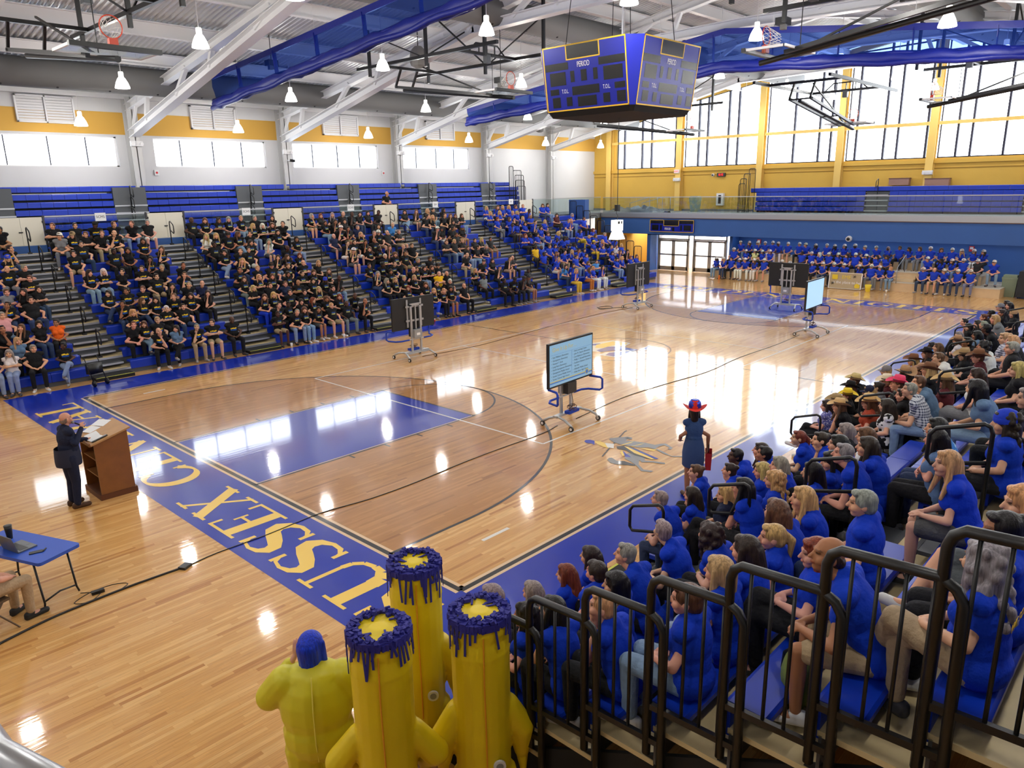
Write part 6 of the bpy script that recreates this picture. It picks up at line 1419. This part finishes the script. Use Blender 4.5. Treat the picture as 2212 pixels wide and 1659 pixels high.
for i, s_ in enumerate(('•  Early Learning Center', '•  John M. Clayton Elementary', '•  Lord Baltimore Elementary', '•  Phillip C. Showell Elementary', '•  Southern Delaware School of', '    the Arts', '•  Selbyville Middle School', '•  Indian River High School')): slide_text(s_, .05, 1.72 - i * .072, .057, m_sink)
MB().bb((.0, -.0375, 1.2), (.006, -.036, 1.76)).bb((-.8, -.0375, 1.76), (.8, -.036, 1.764)).build('slide_rule', m_sblue, sc1); MB().bb((-.835, -.0375, 1.13), (.835, -.036, 1.15)).build('slide_band', m_gold, sc1); MB().bb((-.835, -.0375, 1.1), (.835, -.036, 1.125)).build('slide_band', m_sblue, sc1)
MB().cyl((.62, -.0365, 1.14), (.62, -.039, 1.14), .07, n=18).build('slide_badge', m_gold, sc1); MB().cyl((.62, -.038, 1.135), (.62, -.040, 1.135), .05, n=18).build('slide_badge', m_sblue, sc1)
cart((9.03, 11.95, 0), PI, 'display cart with its black back turned, near the far sideline', m_glow)
cart((22.25, 12.1, 0), PI, 'display cart with its back turned, in front of the blue shirted far crowd', m_glow)
cart((25.7, 6.63, 0), PI / 2, 'display cart standing on the far blue key with its back turned', m_glow)
cart((20.75, 3.52, 0), .05, 'display cart with a blank pale screen near the far key', m_glow)
# ------------------------------------------------------------ cords on the floor
def cord(pts, r, label, m_=m_black, cat='cord'):
    P_ = [Vector((x, y, r * .9)) for x, y in pts]; Q = []
    for i in range(len(P_) - 1):
        for k in range(4):
            t_ = k / 4; a, b, c, d = P_[max(i - 1, 0)], P_[i], P_[i + 1], P_[min(i + 2, len(P_) - 1)]
            Q.append(.5 * ((2 * b) + (c - a) * t_ + (2 * a - 5 * b + 4 * c - d) * t_ ** 2 + (3 * b - a - 3 * c + d) * t_ ** 3))
    Q.append(P_[-1]); o = MB().tube(Q, r, 6).build('extension_cable', m_, None, True); return tag(o, label, cat)
cord([(-5.2, 3.2), (-4.7, 3.37), (-4.12, 3.52), (-3.56, 3.58), (-2.95, 3.6), (-2.3, 3.57)], .016, 'thick black cord from the photo edge to the floor box')
cord([(-2.25, 3.57), (-1.76, 3.64), (-.9, 3.63), (.1, 3.69), (1.06, 3.54), (2.12, 3.52), (3.4, 3.6), (4.49, 3.61), (5.8, 3.58), (6.5, 3.7)], .009, 'thin black cord crossing the painted letters to the text slide cart')
cord([(7.2, 3.7), (9.4, 3.9), (11.2, 3.8), (13.3, 3.6), (15.6, 3.75), (18.3, 3.7), (20.4, 3.8)], .009, 'thin dark cord running across the bright floor to the blank screen cart')
cord([(9.3, 11.9), (11.5, 11.7), (14, 11.9), (17, 12.2), (20, 12.4), (22, 12.2)], .009, 'thin brown cord along the far white line between two carts', m_yc)
cord([(-3.6, 3.95), (-3.45, 3.8), (-3.42, 3.72), (-3.6, 3.6), (-3.75, 3.72), (-3.5, 3.86), (-3.2, 3.85), (-3.05, 3.72), (-3.2, 3.62)], .006, 'curled laptop charger cord beside the table')
cord([(21.2, 13.6), (20.9, 13.2), (21.4, 12.9), (21.7, 13.3), (21.2, 13.5), (20.8, 13.1), (21.5, 12.8), (22.0, 12.5)], .012, 'tangled dark cables on the floor in front of the far stand')
o = tag(MB().box((-2.29, 3.57, .02), (.16, .12, .04), Matrix.Rotation(.5, 3, 'Z')).build('cord_box', m_black), 'small black cord box on the taped cord', 'box')
tag(MB().box((-3.43, 3.77, .025), (.16, .07, .04), Matrix.Rotation(-.1, 3, 'Z')).build('power_adapter', m_black), 'black laptop power adapter on the floor', 'adapter')
# ------------------------------------------------------------ lectern
m_oak = mat('brown_oak', (134, 84, 40), .45, noise=(6, .1)); m_oakt = mat('light_oak_top', (186, 140, 88), .45, noise=(6, .08)); m_oakd = mat('dark_oak_plinth', (92, 50, 26), .5)
le = empty('lectern', (-1.93, 7.62, 0), 0, 'brown wooden lectern with open shelves beside the man in the suit', 'lectern')
for y in (-.38, .38): MB().prism([(-.28, .1), (.3, .1), (.3, 1.22), (-.28, 1.06)], y - .015, y + .015, lambda a, b, c: (a, c, b)).build('side_panel', m_oak, le)
MB().bb((.28, -.38, .1), (.31, .38, 1.2)).build('front_panel', m_oak, le)
MB().prism([(-.34, 1.05), (.36, 1.24), (.355, 1.27), (-.345, 1.08)], -.43, .43, lambda a, b, c: (a, c, b)).build('reading_top', m_oakt, le); MB().prism([(-.36, 1.05), (-.335, 1.057), (-.345, 1.12), (-.37, 1.113)], -.43, .43, lambda a, b, c: (a, c, b)).build('paper_ledge', m_oak, le)
for z in (.4, .72): MB().bb((-.25, -.365, z), (.28, .365, z + .02)).build('shelf', m_oak, le)
MB().bb((-.31, -.42, 0), (.34, .42, .1)).build('plinth', m_oakd, le)
tl = math.atan2(.19, .7)
for i, (x, y, rz, lab) in enumerate(((-2.0, 7.9, .4, 'white sheet lying at the far side of the lectern top'), (-2.1, 7.62, -.1, 'white page on the middle of the lectern top'), (-2.12, 7.42, .15, 'white page on the lectern nearest the camera'), (-1.8, 8.0, .5, 'white leaflet at the upper edge of the lectern top'))):
    o = tag(MB().box((0, 0, 0), (.22, .28, .003)).build('paper_sheet', m_paper), lab, 'paper', 'papers on the lectern'); o.location = (x, y, 1.08 + (x + 2.275) * .2714 + .008 + .004 * i); o.rotation_euler = (0, -tl, rz)
o = empty('clipboard', (-2.08, 7.28, 1.145), 0, 'dark clipboard at the edge of the lectern top', 'clipboard'); o.rotation_euler = (0, -tl, .0); MB().box((0, 0, 0), (.28, .05, .012)).build('board', m_black, o); MB().box((.1, 0, .01), (.05, .04, .012)).build('clip', m_alu, o)
# ------------------------------------------------------------ folding table, laptop, cup
ta_ = math.atan2(.92, -.38); tb = empty('folding_table', (-4.06, 4.45, 0), ta_, 'blue folding table with black legs at the photo edge', 'table')
m_tt = mat('blue_table_top', (40, 82, 186), .5)
def rr(w_, h, r, n=5):
    P_ = []
    for cx, cy, a0 in ((w_ - r, h - r, 0), (-w_ + r, h - r, PI / 2), (-w_ + r, -h + r, PI), (w_ - r, -h + r, 1.5 * PI)):
        for i in range(n + 1): a = a0 + PI / 2 * i / n; P_.append((cx + r * math.cos(a), cy + r * math.sin(a)))
    return P_
MB().prism(rr(.72, .31, .05), .705, .75).build('table_top', m_tt, tb)
for sx in (-1, 1):
    for sy in (-1, 1): MB().tube([(sx * .5, sy * .24, .7), (sx * .58, sy * .24, .1), (sx * .59, sy * .26, .02)], .014, 8).build('leg', m_black, tb, True)
    MB().tube([(sx * .575, -.24, .12), (sx * .575, 0, .16), (sx * .575, .24, .12)], .013, 8).build('cross_bar', m_black, tb, True); MB().tube([(sx * .52, 0, .66), (sx * .2, 0, .69)], .01, 6).build('leg_brace', m_black, tb, True)
lp = empty('laptop', (-4.1, 4.4, .752), 1.85, 'open grey laptop on the blue table', 'laptop'); m_gm = mat('grey_laptop', (110, 112, 116), .4, .5)
MB().box((0, 0, .009), (.36, .25, .018)).build('base', m_gm, lp); MB().box((0, .03, .019), (.3, .11, .002)).build('keyboard', m_black, lp); MB().box((0, -.075, .019), (.11, .07, .002)).build('touchpad', m_gm, lp)
rl_ = Matrix.Rotation(-.25, 3, 'X'); ld = MB().box((0, .155, .13), (.36, .01, .235), rl_).build('lid', m_gm, lp); MB().box((0, .149, .13), (.335, .004, .205), rl_).build('display', m_slide, ld)
tu = empty('tumbler', (-4.12, 4.82, .75), 0, 'black insulated tumbler on the blue table', 'tumbler'); MB().lathe([(.034, 0), (.036, .02), (.048, .15), (.05, .19)], n=18).build('cup', m_black, tu, True); MB().lathe([(.052, .188), (.052, .2), (.03, .206), (0, .206)], n=18, cap=False).build('lid', m_black, tu, True)
ph = empty('phone', (-4.0, 4.06, .757), 1.3, 'black phone on the blue table', 'phone'); MB().prism(rr(.04, .08, .01), -.004, .004).build('body', m_black, ph)
mo = empty('marker', (-3.9, 4.05, .759), .9, 'small black clicker beside the phone', 'clicker'); MB().cap((-.04, 0, 0), (.04, 0, 0), .011, .009).build('body', m_black, mo, True)
bx_ = empty('cardboard_box', (-4.42, 4.72, .75), 1.9, 'flat brown box at the photo edge of the blue table', 'box'); MB().box((0, 0, .04), (.24, .32, .08)).build('carton', mat('brown_card', (170, 140, 104), .8), bx_); MB().box((0, 0, .082), (.05, .32, .002)).build('tape', mat('tape', (196, 172, 132), .4), bx_)
# ------------------------------------------------------------ standing people
def stand_J(el, wr, hd, hn, head=(0, 0, 0), lean=.02, step=0, curl=.6, fem=False):
    return {'pelvis': (0, 0, .95), 'neck': (0, -lean, 1.46), 'head': (0, -lean * 1.3 - .02, 1.625), 'head_rot': head, 'hip': [(-.09, 0, .94), (.09, 0, .94)], 'knee': [(-.1, -.03 - step, .5), (.1, -.03 + step, .5)], 'ankle': [(-.11, .02 - step, .1), (.11, .02 + step, .1)],
            'toe': [(-.03, -.15, -.06), (.03, -.15, -.06)], 'elbow': el, 'wrist': wr, 'hand_dir': hd, 'hand_n': hn, 'curl': curl}
def special(name, key, J, fem, loc, rz, label, skin, shirt, pants, shoes, hair=None, group=None, long_sleeve=False, heavy=0, short=False, scale=1, leg=1.12):
    defp(key, J, fem, long_sleeve=long_sleeve, heavy=heavy, leg=leg); root = empty(name, loc, rz, label, 'person', group); root.scale = (scale,) * 3; P_ = PROTO[key]
    for nm_, col in (('body', skin), ('shirt', shirt), ('shorts' if short else 'trousers', pants), ('shoe', shoes)):
        if col is None: continue
        for q_ in (P_[nm_] if nm_ == 'shoe' else [P_[nm_]]): o = link(nm_, q_, root); o.color = (*lin(col), 1)
    if hair: o = link('hair', HAIR[hair[0]], root, P_['head'][0]); o.rotation_euler = P_['head'][1]; o.color = (*lin(hair[1]), 1)
    return root
navy = (22, 28, 52)
sp_ = special('person', 'speaker', stand_J([(-.26, -.06, 1.22), (.25, -.12, 1.16)], [(-.07, -.27, 1.42), (.16, -.42, 1.12)], [(.5, -.3, .8), (0, -1, -.1)], [(.6, -.6, 0), (0, 0, -1)], (5, -6, 0), .04, curl=1.0), False, (-2.62, 7.3, 0), PI / 2 + .1, 'bald man in navy suit speaking at the lectern', (206, 148, 122), navy, navy, (74, 50, 32), ('n', (120, 100, 88)), long_sleeve=True, heavy=.03, leg=1.3)
MB().lathe([(.205, 0), (.212, .08), (.206, .2), (.195, .32)], (0, .0, .8), 20, False).build('jacket_tail', mat('navy_suit', navy, .8), sp_, True)
sp_.children[-1].scale = (1, .8, 1); MB().lathe([(.062, 1.475), (.058, 1.52)], (0, -.035, 0), 16, False).build('shirt_collar', m_paper, sp_, True)
mi = empty('microphone', (-2.62, 7.3, 0), PI / 2 + .1, 'black handheld microphone held by the man at the lectern', 'microphone'); MB().cap((-.03, -.2, 1.52), (-.02, -.34, 1.42), .014, .012).build('handle', m_black, mi, True); MB().ell((-.035, -.16, 1.545), (.026, .026, .026)).build('head_grille', m_spk, mi, True)
wo = special('person', 'dress_walk', stand_J([(-.25, .03, 1.18), (.25, .02, 1.18)], [(-.27, -.05, .93), (.2, -.2, 1.02)], [(0, -.1, -1), (-.2, -.9, -.2)], [(1, 0, 0), (0, 0, -1)], (-12, 0, 0), .02, .06, fem=True), True, (4.95, -.72, 0), 2.35, 'woman in denim dress and red and blue hat walking along the sideline', (160, 108, 80), (50, 76, 122), None, (90, 60, 40), ('m', (40, 28, 24)), scale=.97)
MB().lathe([(.15, 1.13), (.185, .98), (.2, .85), (.195, .62), (.18, .6), (.0, .62)], n=22, cap=False).build('skirt', mat('denim_dress', (46, 72, 118), .85, bump=(30, .3)), wo, True); MB().lathe([(.152, 1.07), (.166, 1.05), (.176, 1.0), (.18, .98)], n=20, cap=False).build('waist_sash', mat('striped_sash', (206, 206, 210), .8), wo, True)
hat = link('cowboy_hat', cow_m, wo, (0, -.045, 1.64)); hat.color = (*lin((214, 48, 34)), 1); hat.rotation_euler = (.1, 0, -.2); hat.scale = (1.15,) * 3; cr = MB().lathe([(.094, .0), (.098, .04), (.09, .09), (.06, .128), (0, .12)], (0, .01, .045), 20, False); cr.build('hat_crown_wrap', mat('blue_sequin', (30, 60, 190), .25, .4), hat, True)
bg_ = empty('red_bag', (5.2, -.88, .5), .5, 'red tote bag carried by the woman in the denim dress', 'bag'); MB().add([(-.12, -.05, 0), (.12, -.05, 0), (.12, .05, 0), (-.12, .05, 0), (-.15, -.06, .32), (.15, -.06, .32), (.15, .06, .32), (-.15, .06, .32)], [(3, 2, 1, 0), (0, 1, 5, 4), (1, 2, 6, 5), (2, 3, 7, 6), (3, 0, 4, 7)]).build('pouch', mat('red_cloth', (176, 34, 44), .8, bump=(12, .4)), bg_); MB().tube([(-.1, 0, .32), (-.06, 0, .46), (.06, 0, .46), (.1, 0, .32)], .01, 6).build('strap', m_black, bg_, True)
special('person', 'leaner', stand_J([(-.27, -.2, 1.2), (.27, -.2, 1.2)], [(.05, -.42, 1.12), (-.05, -.43, 1.12)], [(1, 0, 0), (-1, 0, 0)], [(0, 0, -1), (0, 0, -1)], (0, -18, 0), .2, curl=.4), False, (17.75, 24.62, ZM), 0, 'bearded man in black leaning on the cream gate', (200, 144, 116), (18, 18, 20), (24, 24, 28), (20, 20, 20), ('n', (60, 44, 36)), heavy=.04, scale=.98)
y_ = (222, 200, 20)
wg = special('person', 'wig_suit', stand_J([(-.33, .0, 1.17), (.34, -.05, 1.2)], [(-.2, -.25, 1.05), (.16, -.2, 1.46)], [(.5, -.8, 0), (-.2, -.2, 1)], [(0, 0, -1), (0, -1, 0)], (-25, -5, 0), .03, fem=True), True, (-3.37, -1.86, 0), 2.5, 'person in puffy yellow suit with blue bob wig', (206, 150, 126), None, None, (40, 40, 44), None, scale=1.02)
m_inf = mat('yellow_inflated_nylon', (228, 200, 22), .42, bump=(5, .35)); m_seam = mat('orange_seam', (226, 150, 30), .5); m_fr = mat('blue_fringe', (34, 34, 130), .7); m_infw = mat('yellow_inflated_suit', (214, 204, 40), .42, bump=(5, .35))
q = MB(); q.ell((0, .0, 1.12), (.31, .25, .4)); q.ell((0, 0, .85), (.3, .25, .28)); q.cap((-.13, 0, .7), (-.14, -.02, .22), .17, .12); q.cap((.13, 0, .7), (.14, -.02, .22), .17, .12); q.ell((0, 0, 1.38), (.25, .17, .13))
q.cap((-.24, 0, 1.36), (-.37, -.03, 1.12), .13, .12); q.cap((-.37, -.03, 1.12), (-.24, -.24, 1.05), .12, .07); q.cap((.24, 0, 1.36), (.38, -.06, 1.18), .13, .12); q.cap((.38, -.06, 1.18), (.22, -.18, 1.38), .11, .06)
me = fuse(q, .014, .5, 4, 'puffy_suit'); me.materials.append(m_infw); link('puffy_suit', me, wg); MB().tube([(0, .17, 1.47), (0, .255, 1.2), (0, .26, .9), (0, .2, .68)], .006, 5).build('back_seam', mat('pale_seam', (232, 222, 100), .5), wg)
def h_wig(t):
    t.ell((0, .02, .03), (.105, .115, .11)); t.cap((0, .06, .02), (0, .065, -.15), .1, .09)
    for s_ in (-1, 1): t.cap((s_ * .085, .0, .03), (s_ * .095, .0, -.17), .035, .03)
defh('wig', h_wig); o = link('wig', HAIR['wig'], wg, PROTO['wig_suit']['head'][0]); o.rotation_euler = PROTO['wig_suit']['head'][1]; o.color = (*lin((10, 50, 190)), 1)
# inflatable tube costumes, seen from behind
def tube_costume(loc, rz, h, label, lift, seed):
    o = empty('person', loc, rz, label, 'person', 'people in inflatable tube costumes'); q = MB(); rg = random.Random(seed)
    q.cap((0, 0, .62), (0, 0, h - .24), .225, .235, 20); q.cap((0, 0, h - .3), (0, 0, h - .2), .24, .225, 20); q.lathe([(.21, h - .25), (.235, h - .1), (.225, h - .02), (.2, h)], n=24)
    for s_ in (-1, 1):
        q.cap((s_ * .13, 0, .66), (s_ * .14, 0, .22), .15, .11); a = lift[0 if s_ < 0 else 1]
        q.cap((s_ * .2, 0, 1.32), (s_ * (.32 + a * .1), -.02, 1.08), .1, .11); q.cap((s_ * (.32 + a * .1), -.02, 1.08), (s_ * (.33 - a * .1), -.06 - a * .2, .82 + a * .15), .11, .07); q.cap((s_ * (.33 - a * .1), -.06 - a * .2, .82 + a * .15), (s_ * (.34 - a * .1), -.06 - a * .2, .62 + a * .15), .06, .03)
    me = fuse(q, .013, .5, 4, 'tube_costume'); me.materials.append(m_inf); link('tube_costume', me, o)
    MB().tube([(0, .23, h - .1), (.005, .243, h - .5), (0, .235, 1.2), (0, .225, .7)], .006, 5).build('back_seam', m_seam, o)
    v = MB().cyl((-.1, .215, .93), (-.1, .235, .93), .05, n=16).build('fan_vent', m_em, o); MB().cyl((-.1, .234, .93), (-.1, .238, .93), .03, n=14).build('vent_grille', m_spk, v)
    t = MB(); n = 64
    for i in range(n):
        a = 2 * PI * i / n; a2 = 2 * PI * (i + 1) / n; r = .215
        t.box((r * math.cos(a), r * math.sin(a), h - .02 + .012 * math.sin(i * 2.3)), (.06, .05, .05), Matrix.Rotation(a + rg.uniform(-.5, .5), 3, 'Z'))
    for i in range(46):
        a = rg.uniform(0, 2 * PI); ln_ = rg.uniform(.08, .3) if rg.random() < .75 else .1; r = .243; x, y = r * math.cos(a), r * math.sin(a); tx, ty = -math.sin(a), math.cos(a); wob = rg.uniform(-.03, .03)
        t.bar((x, y, h - .02), (x * 1.02 + tx * wob, y * 1.02 + ty * wob, h - .02 - ln_), .018, .006, up=(math.cos(a), math.sin(a), 0))
    for i in range(150):
        a = rg.uniform(0, 2 * PI); r0 = rg.uniform(.15, .225); t.box((r0 * math.cos(a), r0 * math.sin(a), h + rg.uniform(.0, .035)), (rg.uniform(.02, .05), rg.uniform(.015, .03), rg.uniform(.01, .03)), Matrix.Rotation(rg.uniform(0, 3), 3, 'Z') @ Matrix.Rotation(rg.uniform(-.6, .6), 3, 'X'))
    for i in range(7):
        a = rg.uniform(0, 2 * PI); r0, r1 = .16, rg.uniform(.06, .12); t.bar((r0 * math.cos(a), r0 * math.sin(a), h + .015), (r1 * math.cos(a + .3), r1 * math.sin(a + .3), h + .008), .016, .008)
    tag(t.build('blue_fringe', m_fr, o), kind='stuff')
    sh_ = MB()
    for s_ in (-1, 1): sh_ = MB(); sh_.cap((s_ * .13, .04, .05), (s_ * .14, -.14, .045), .05, .045); sh_.build('shoe', m_black, o, True)
    return o
tube_costume((-3.32, -2.79, 0), 2.45, 2.24, 'tall yellow tube costume with blue fringe, nearest the bald camera corner', (.5, .6), 1)['label'] = 'yellow inflatable tube costume nearest the blue wig, with fringe fallen inward'
tube_costume((-2.62, -3.14, 0), 2.5, 2.2, 'yellow inflatable tube costume beside the black railing', (0, 0), 2)
tube_costume((-2.42, -2.1, 0), 2.5, 2.17, 'yellow inflatable tube costume standing furthest onto the blue border', (0, .2), 3)
# seated helper at the table
ch = empty('folding_chair', (-4.72, 3.72, 0), 1.95, 'brown folding chair at the photo edge', 'chair'); m_ch = mat('brown_chair', (96, 78, 60), .45, .3)
MB().bb((-.2, -.2, .43), (.2, .2, .46)).build('seat', m_ch, ch); MB().bb((-.2, .2, .62), (.2, .23, .85)).build('backrest', m_ch, ch)
for s_ in (-.2, .2): MB().tube([(s_, -.25, 0), (s_, .21, .62), (s_, .22, .86)], .012, 6).build('front_leg', m_ch, ch); MB().tube([(s_, .26, 0), (s_, -.1, .44)], .012, 6).build('rear_leg', m_ch, ch)
hp_ = empty('person', (-4.68, 3.74, .47), 1.95, 'person in khaki trousers sitting at the blue table, cut off by the photo edge', 'person'); rg = random.Random(4); add_person(hp_, 'm_lap', 'sb1wt', looks('sb1wt', False, rg), False)
# ------------------------------------------------------------ poster, small things on floor and seats
po = empty('poster', (33.55, 6.95, 0), -PI / 2, 'hand lettered cardboard poster leaning on the stage crowd', 'poster'); po.rotation_euler = (0, 0, -PI / 2)
m_kraft = mat('kraft_board', (176, 160, 130), .8); m_py = mat('poster_yellow', (226, 200, 50), .7)
MB().box((0, .0, .44), (1.66, .02, .86), Matrix.Rotation(-.12, 3, 'X')).build('board', m_kraft, po)
def pf(x, z): return (x, -.014 + (z - .44) * .12, z)
for a, b in (((-.8, .84), (.8, .84)), ((-.8, .04), (.8, .04)), ((-.81, .04), (-.81, .84)), ((.81, .04), (.81, .84))): MB().bar(pf(*a), pf(*b), .04, .012).build('border_strip', m_paper, po)
for s_, x, z, sz, m_ in (('EME', .05, .62, .26, m_py), ('is the place to be!', .1, .36, .2, m_paper)): q = link('lettering', textmesh(s_, sz, m_), po, (pf(x, z)[0], pf(x, z)[1] - .006, z)); q.rotation_euler = (PI / 2 - .12, 0, 0)
MB().bb((-.66, -.03, .5), (-.38, -.02, .74)).build('yellow_patch', m_py, po); MB().cyl((.62, -.05, .2), (.62, -.03, .2), .13, n=16).build('yellow_patch', m_py, po)
for x, z in ((-.62, .3), (.45, .68)):
    t = MB(); [t.bar((x - .09 * math.cos(a), -.04 + (z - .44) * .12, z - .09 * math.sin(a)), (x + .09 * math.cos(a), -.04 + (z - .44) * .12, z + .09 * math.sin(a)), .014, .014) for a in (.3, 1.2, 2.4)]; t.build('drawn_star', m_ink, po)
def simple(name, loc, label, cat, parts, rz=0):
    o = empty(name, loc, rz, label, cat)
    for nm_, mb, m_ in parts: mb.build(nm_, m_, o, True)
    return o
simple('yellow_pail', (33.4, 5.75, 0), 'bright yellow pail in front of the stage crowd', 'pail', [('pail', MB().lathe([(.1, 0), (.13, .16), (.16, .34), (.15, .34), (.0, .05)], n=16, cap=False), m_py)])
m_cup = mat('white_cup', (236, 234, 228), .5); m_or = mat('orange_plastic', (236, 120, 30), .5)
simple('water_bottle', (33.8, 14.2, 0), 'orange water bottle at the end of the stage', 'bottle', [('bottle', MB().lathe([(.045, 0), (.05, .02), (.05, .2), (.03, .25)], n=14), m_or), ('cap', MB().lathe([(.032, .25), (.032, .29)], n=12), m_black)])
for i, (x, y, lab) in enumerate(((7.35, 16.85, 'white paper cup on the floor at second far stand aisle'), (9.55, 16.8, 'small white cup on the floor between front row shoes'), (13.9, 16.6, 'red and white cup on the floor by the front row'), (23.55, 17.05, 'white tumbler on the far stand first step'), (33.5, 4.9, 'white cup in front of the stage crowd'))):
    simple('paper_cup', (x, y, .2 if i == 3 else 0), lab, 'cup', [('cup', MB().lathe([(.032, 0), (.045, .13)], n=14), m_red if i == 2 else m_cup), ('lid', MB().lathe([(.047, .128), (.047, .142), (.02, .146)], n=14), m_cup)])
simple('backpack', (-1.75, -5.3, deckz(7) + .02), 'green backpack leaning inside the black railing', 'backpack', [('bag', MB().ell((0, 0, .2), (.16, .11, .22)), mat('green_nylon', (120, 134, 60), .6, bump=(8, .5))), ('pocket', MB().ell((-.06, -.09, .13), (.1, .06, .12)), mat('yellow_green_nylon', (176, 180, 70), .6, bump=(8, .4))), ('strap', MB().tube([(.05, .05, .38), (.12, .08, .3), (.12, .09, .1)], .012, 6), m_black)], .5)
simple('rollator', (2.35, 16.6, 0), 'black folded walking frame at the far stand corner', 'walking frame', [('frame', MB().tube([(-.2, -.2, .1), (-.2, .1, .85), (.2, .1, .85), (.2, -.2, .1)], .015, 6), m_black), ('seat_bag', MB().box((0, 0, .5), (.4, .2, .3)), m_black), ('wheel', MB().cyl((-.22, -.2, .09), (-.18, -.2, .09), .09, n=14), m_black), ('wheel', MB().cyl((.18, -.2, .09), (.22, -.2, .09), .09, n=14), m_black)], .3).location = (.75, 16.55, 0)
simple('green_folder', (2.3, -4.4, seatz(6) + .01), 'blue clipboard lying on an empty near stand bench', 'clipboard', [('board', MB().box((0, 0, .005), (.3, .22, .01)), m_pad), ('clip', MB().box((.12, 0, .012), (.03, .08, .01)), m_alu)], .4)
q = empty('banner_strip', (-1.1, -1.25, 0), .5, 'yellow poster board held behind the front row near the railing', 'poster'); MB().box((0, 0, .62), (.7, .012, .3), Matrix.Rotation(.5, 3, 'X')).build('board', m_py, q); t = MB(); [t.bar((-.12 * math.cos(a), .0, .63 - .1 * math.sin(a)), (.12 * math.cos(a), .0, .63 + .1 * math.sin(a)), .012, .02) for a in (.3, 1.2, 2.4)]; t.build('drawn_star', m_ink, q)
bh = empty('balcony_handrail', (-6.0, -5.6, ZM), 0, 'grey metal handrail in the lower corner close to the camera', 'handrail')
MB().tube([(-.02, .9, .93), (-.015, .25, .93), (.0, -.05, .93), (.045, -.2, .93), (.05, -.24, .9), (.05, -.25, 0)], .024, 12).build('rail', m_alu, bh, True); MB().cyl((-.015, .6, 0), (-.015, .6, .92), .018, n=10).build('post', m_alu, bh)
tag(MB().bb((NX, RY, 3.3), (-5.9, -3, ZM)).build('balcony_slab', m_conc), 'near balcony slab under the photographer', 'balcony', kind='structure')
bpy.data.scenes.remove(TMP)
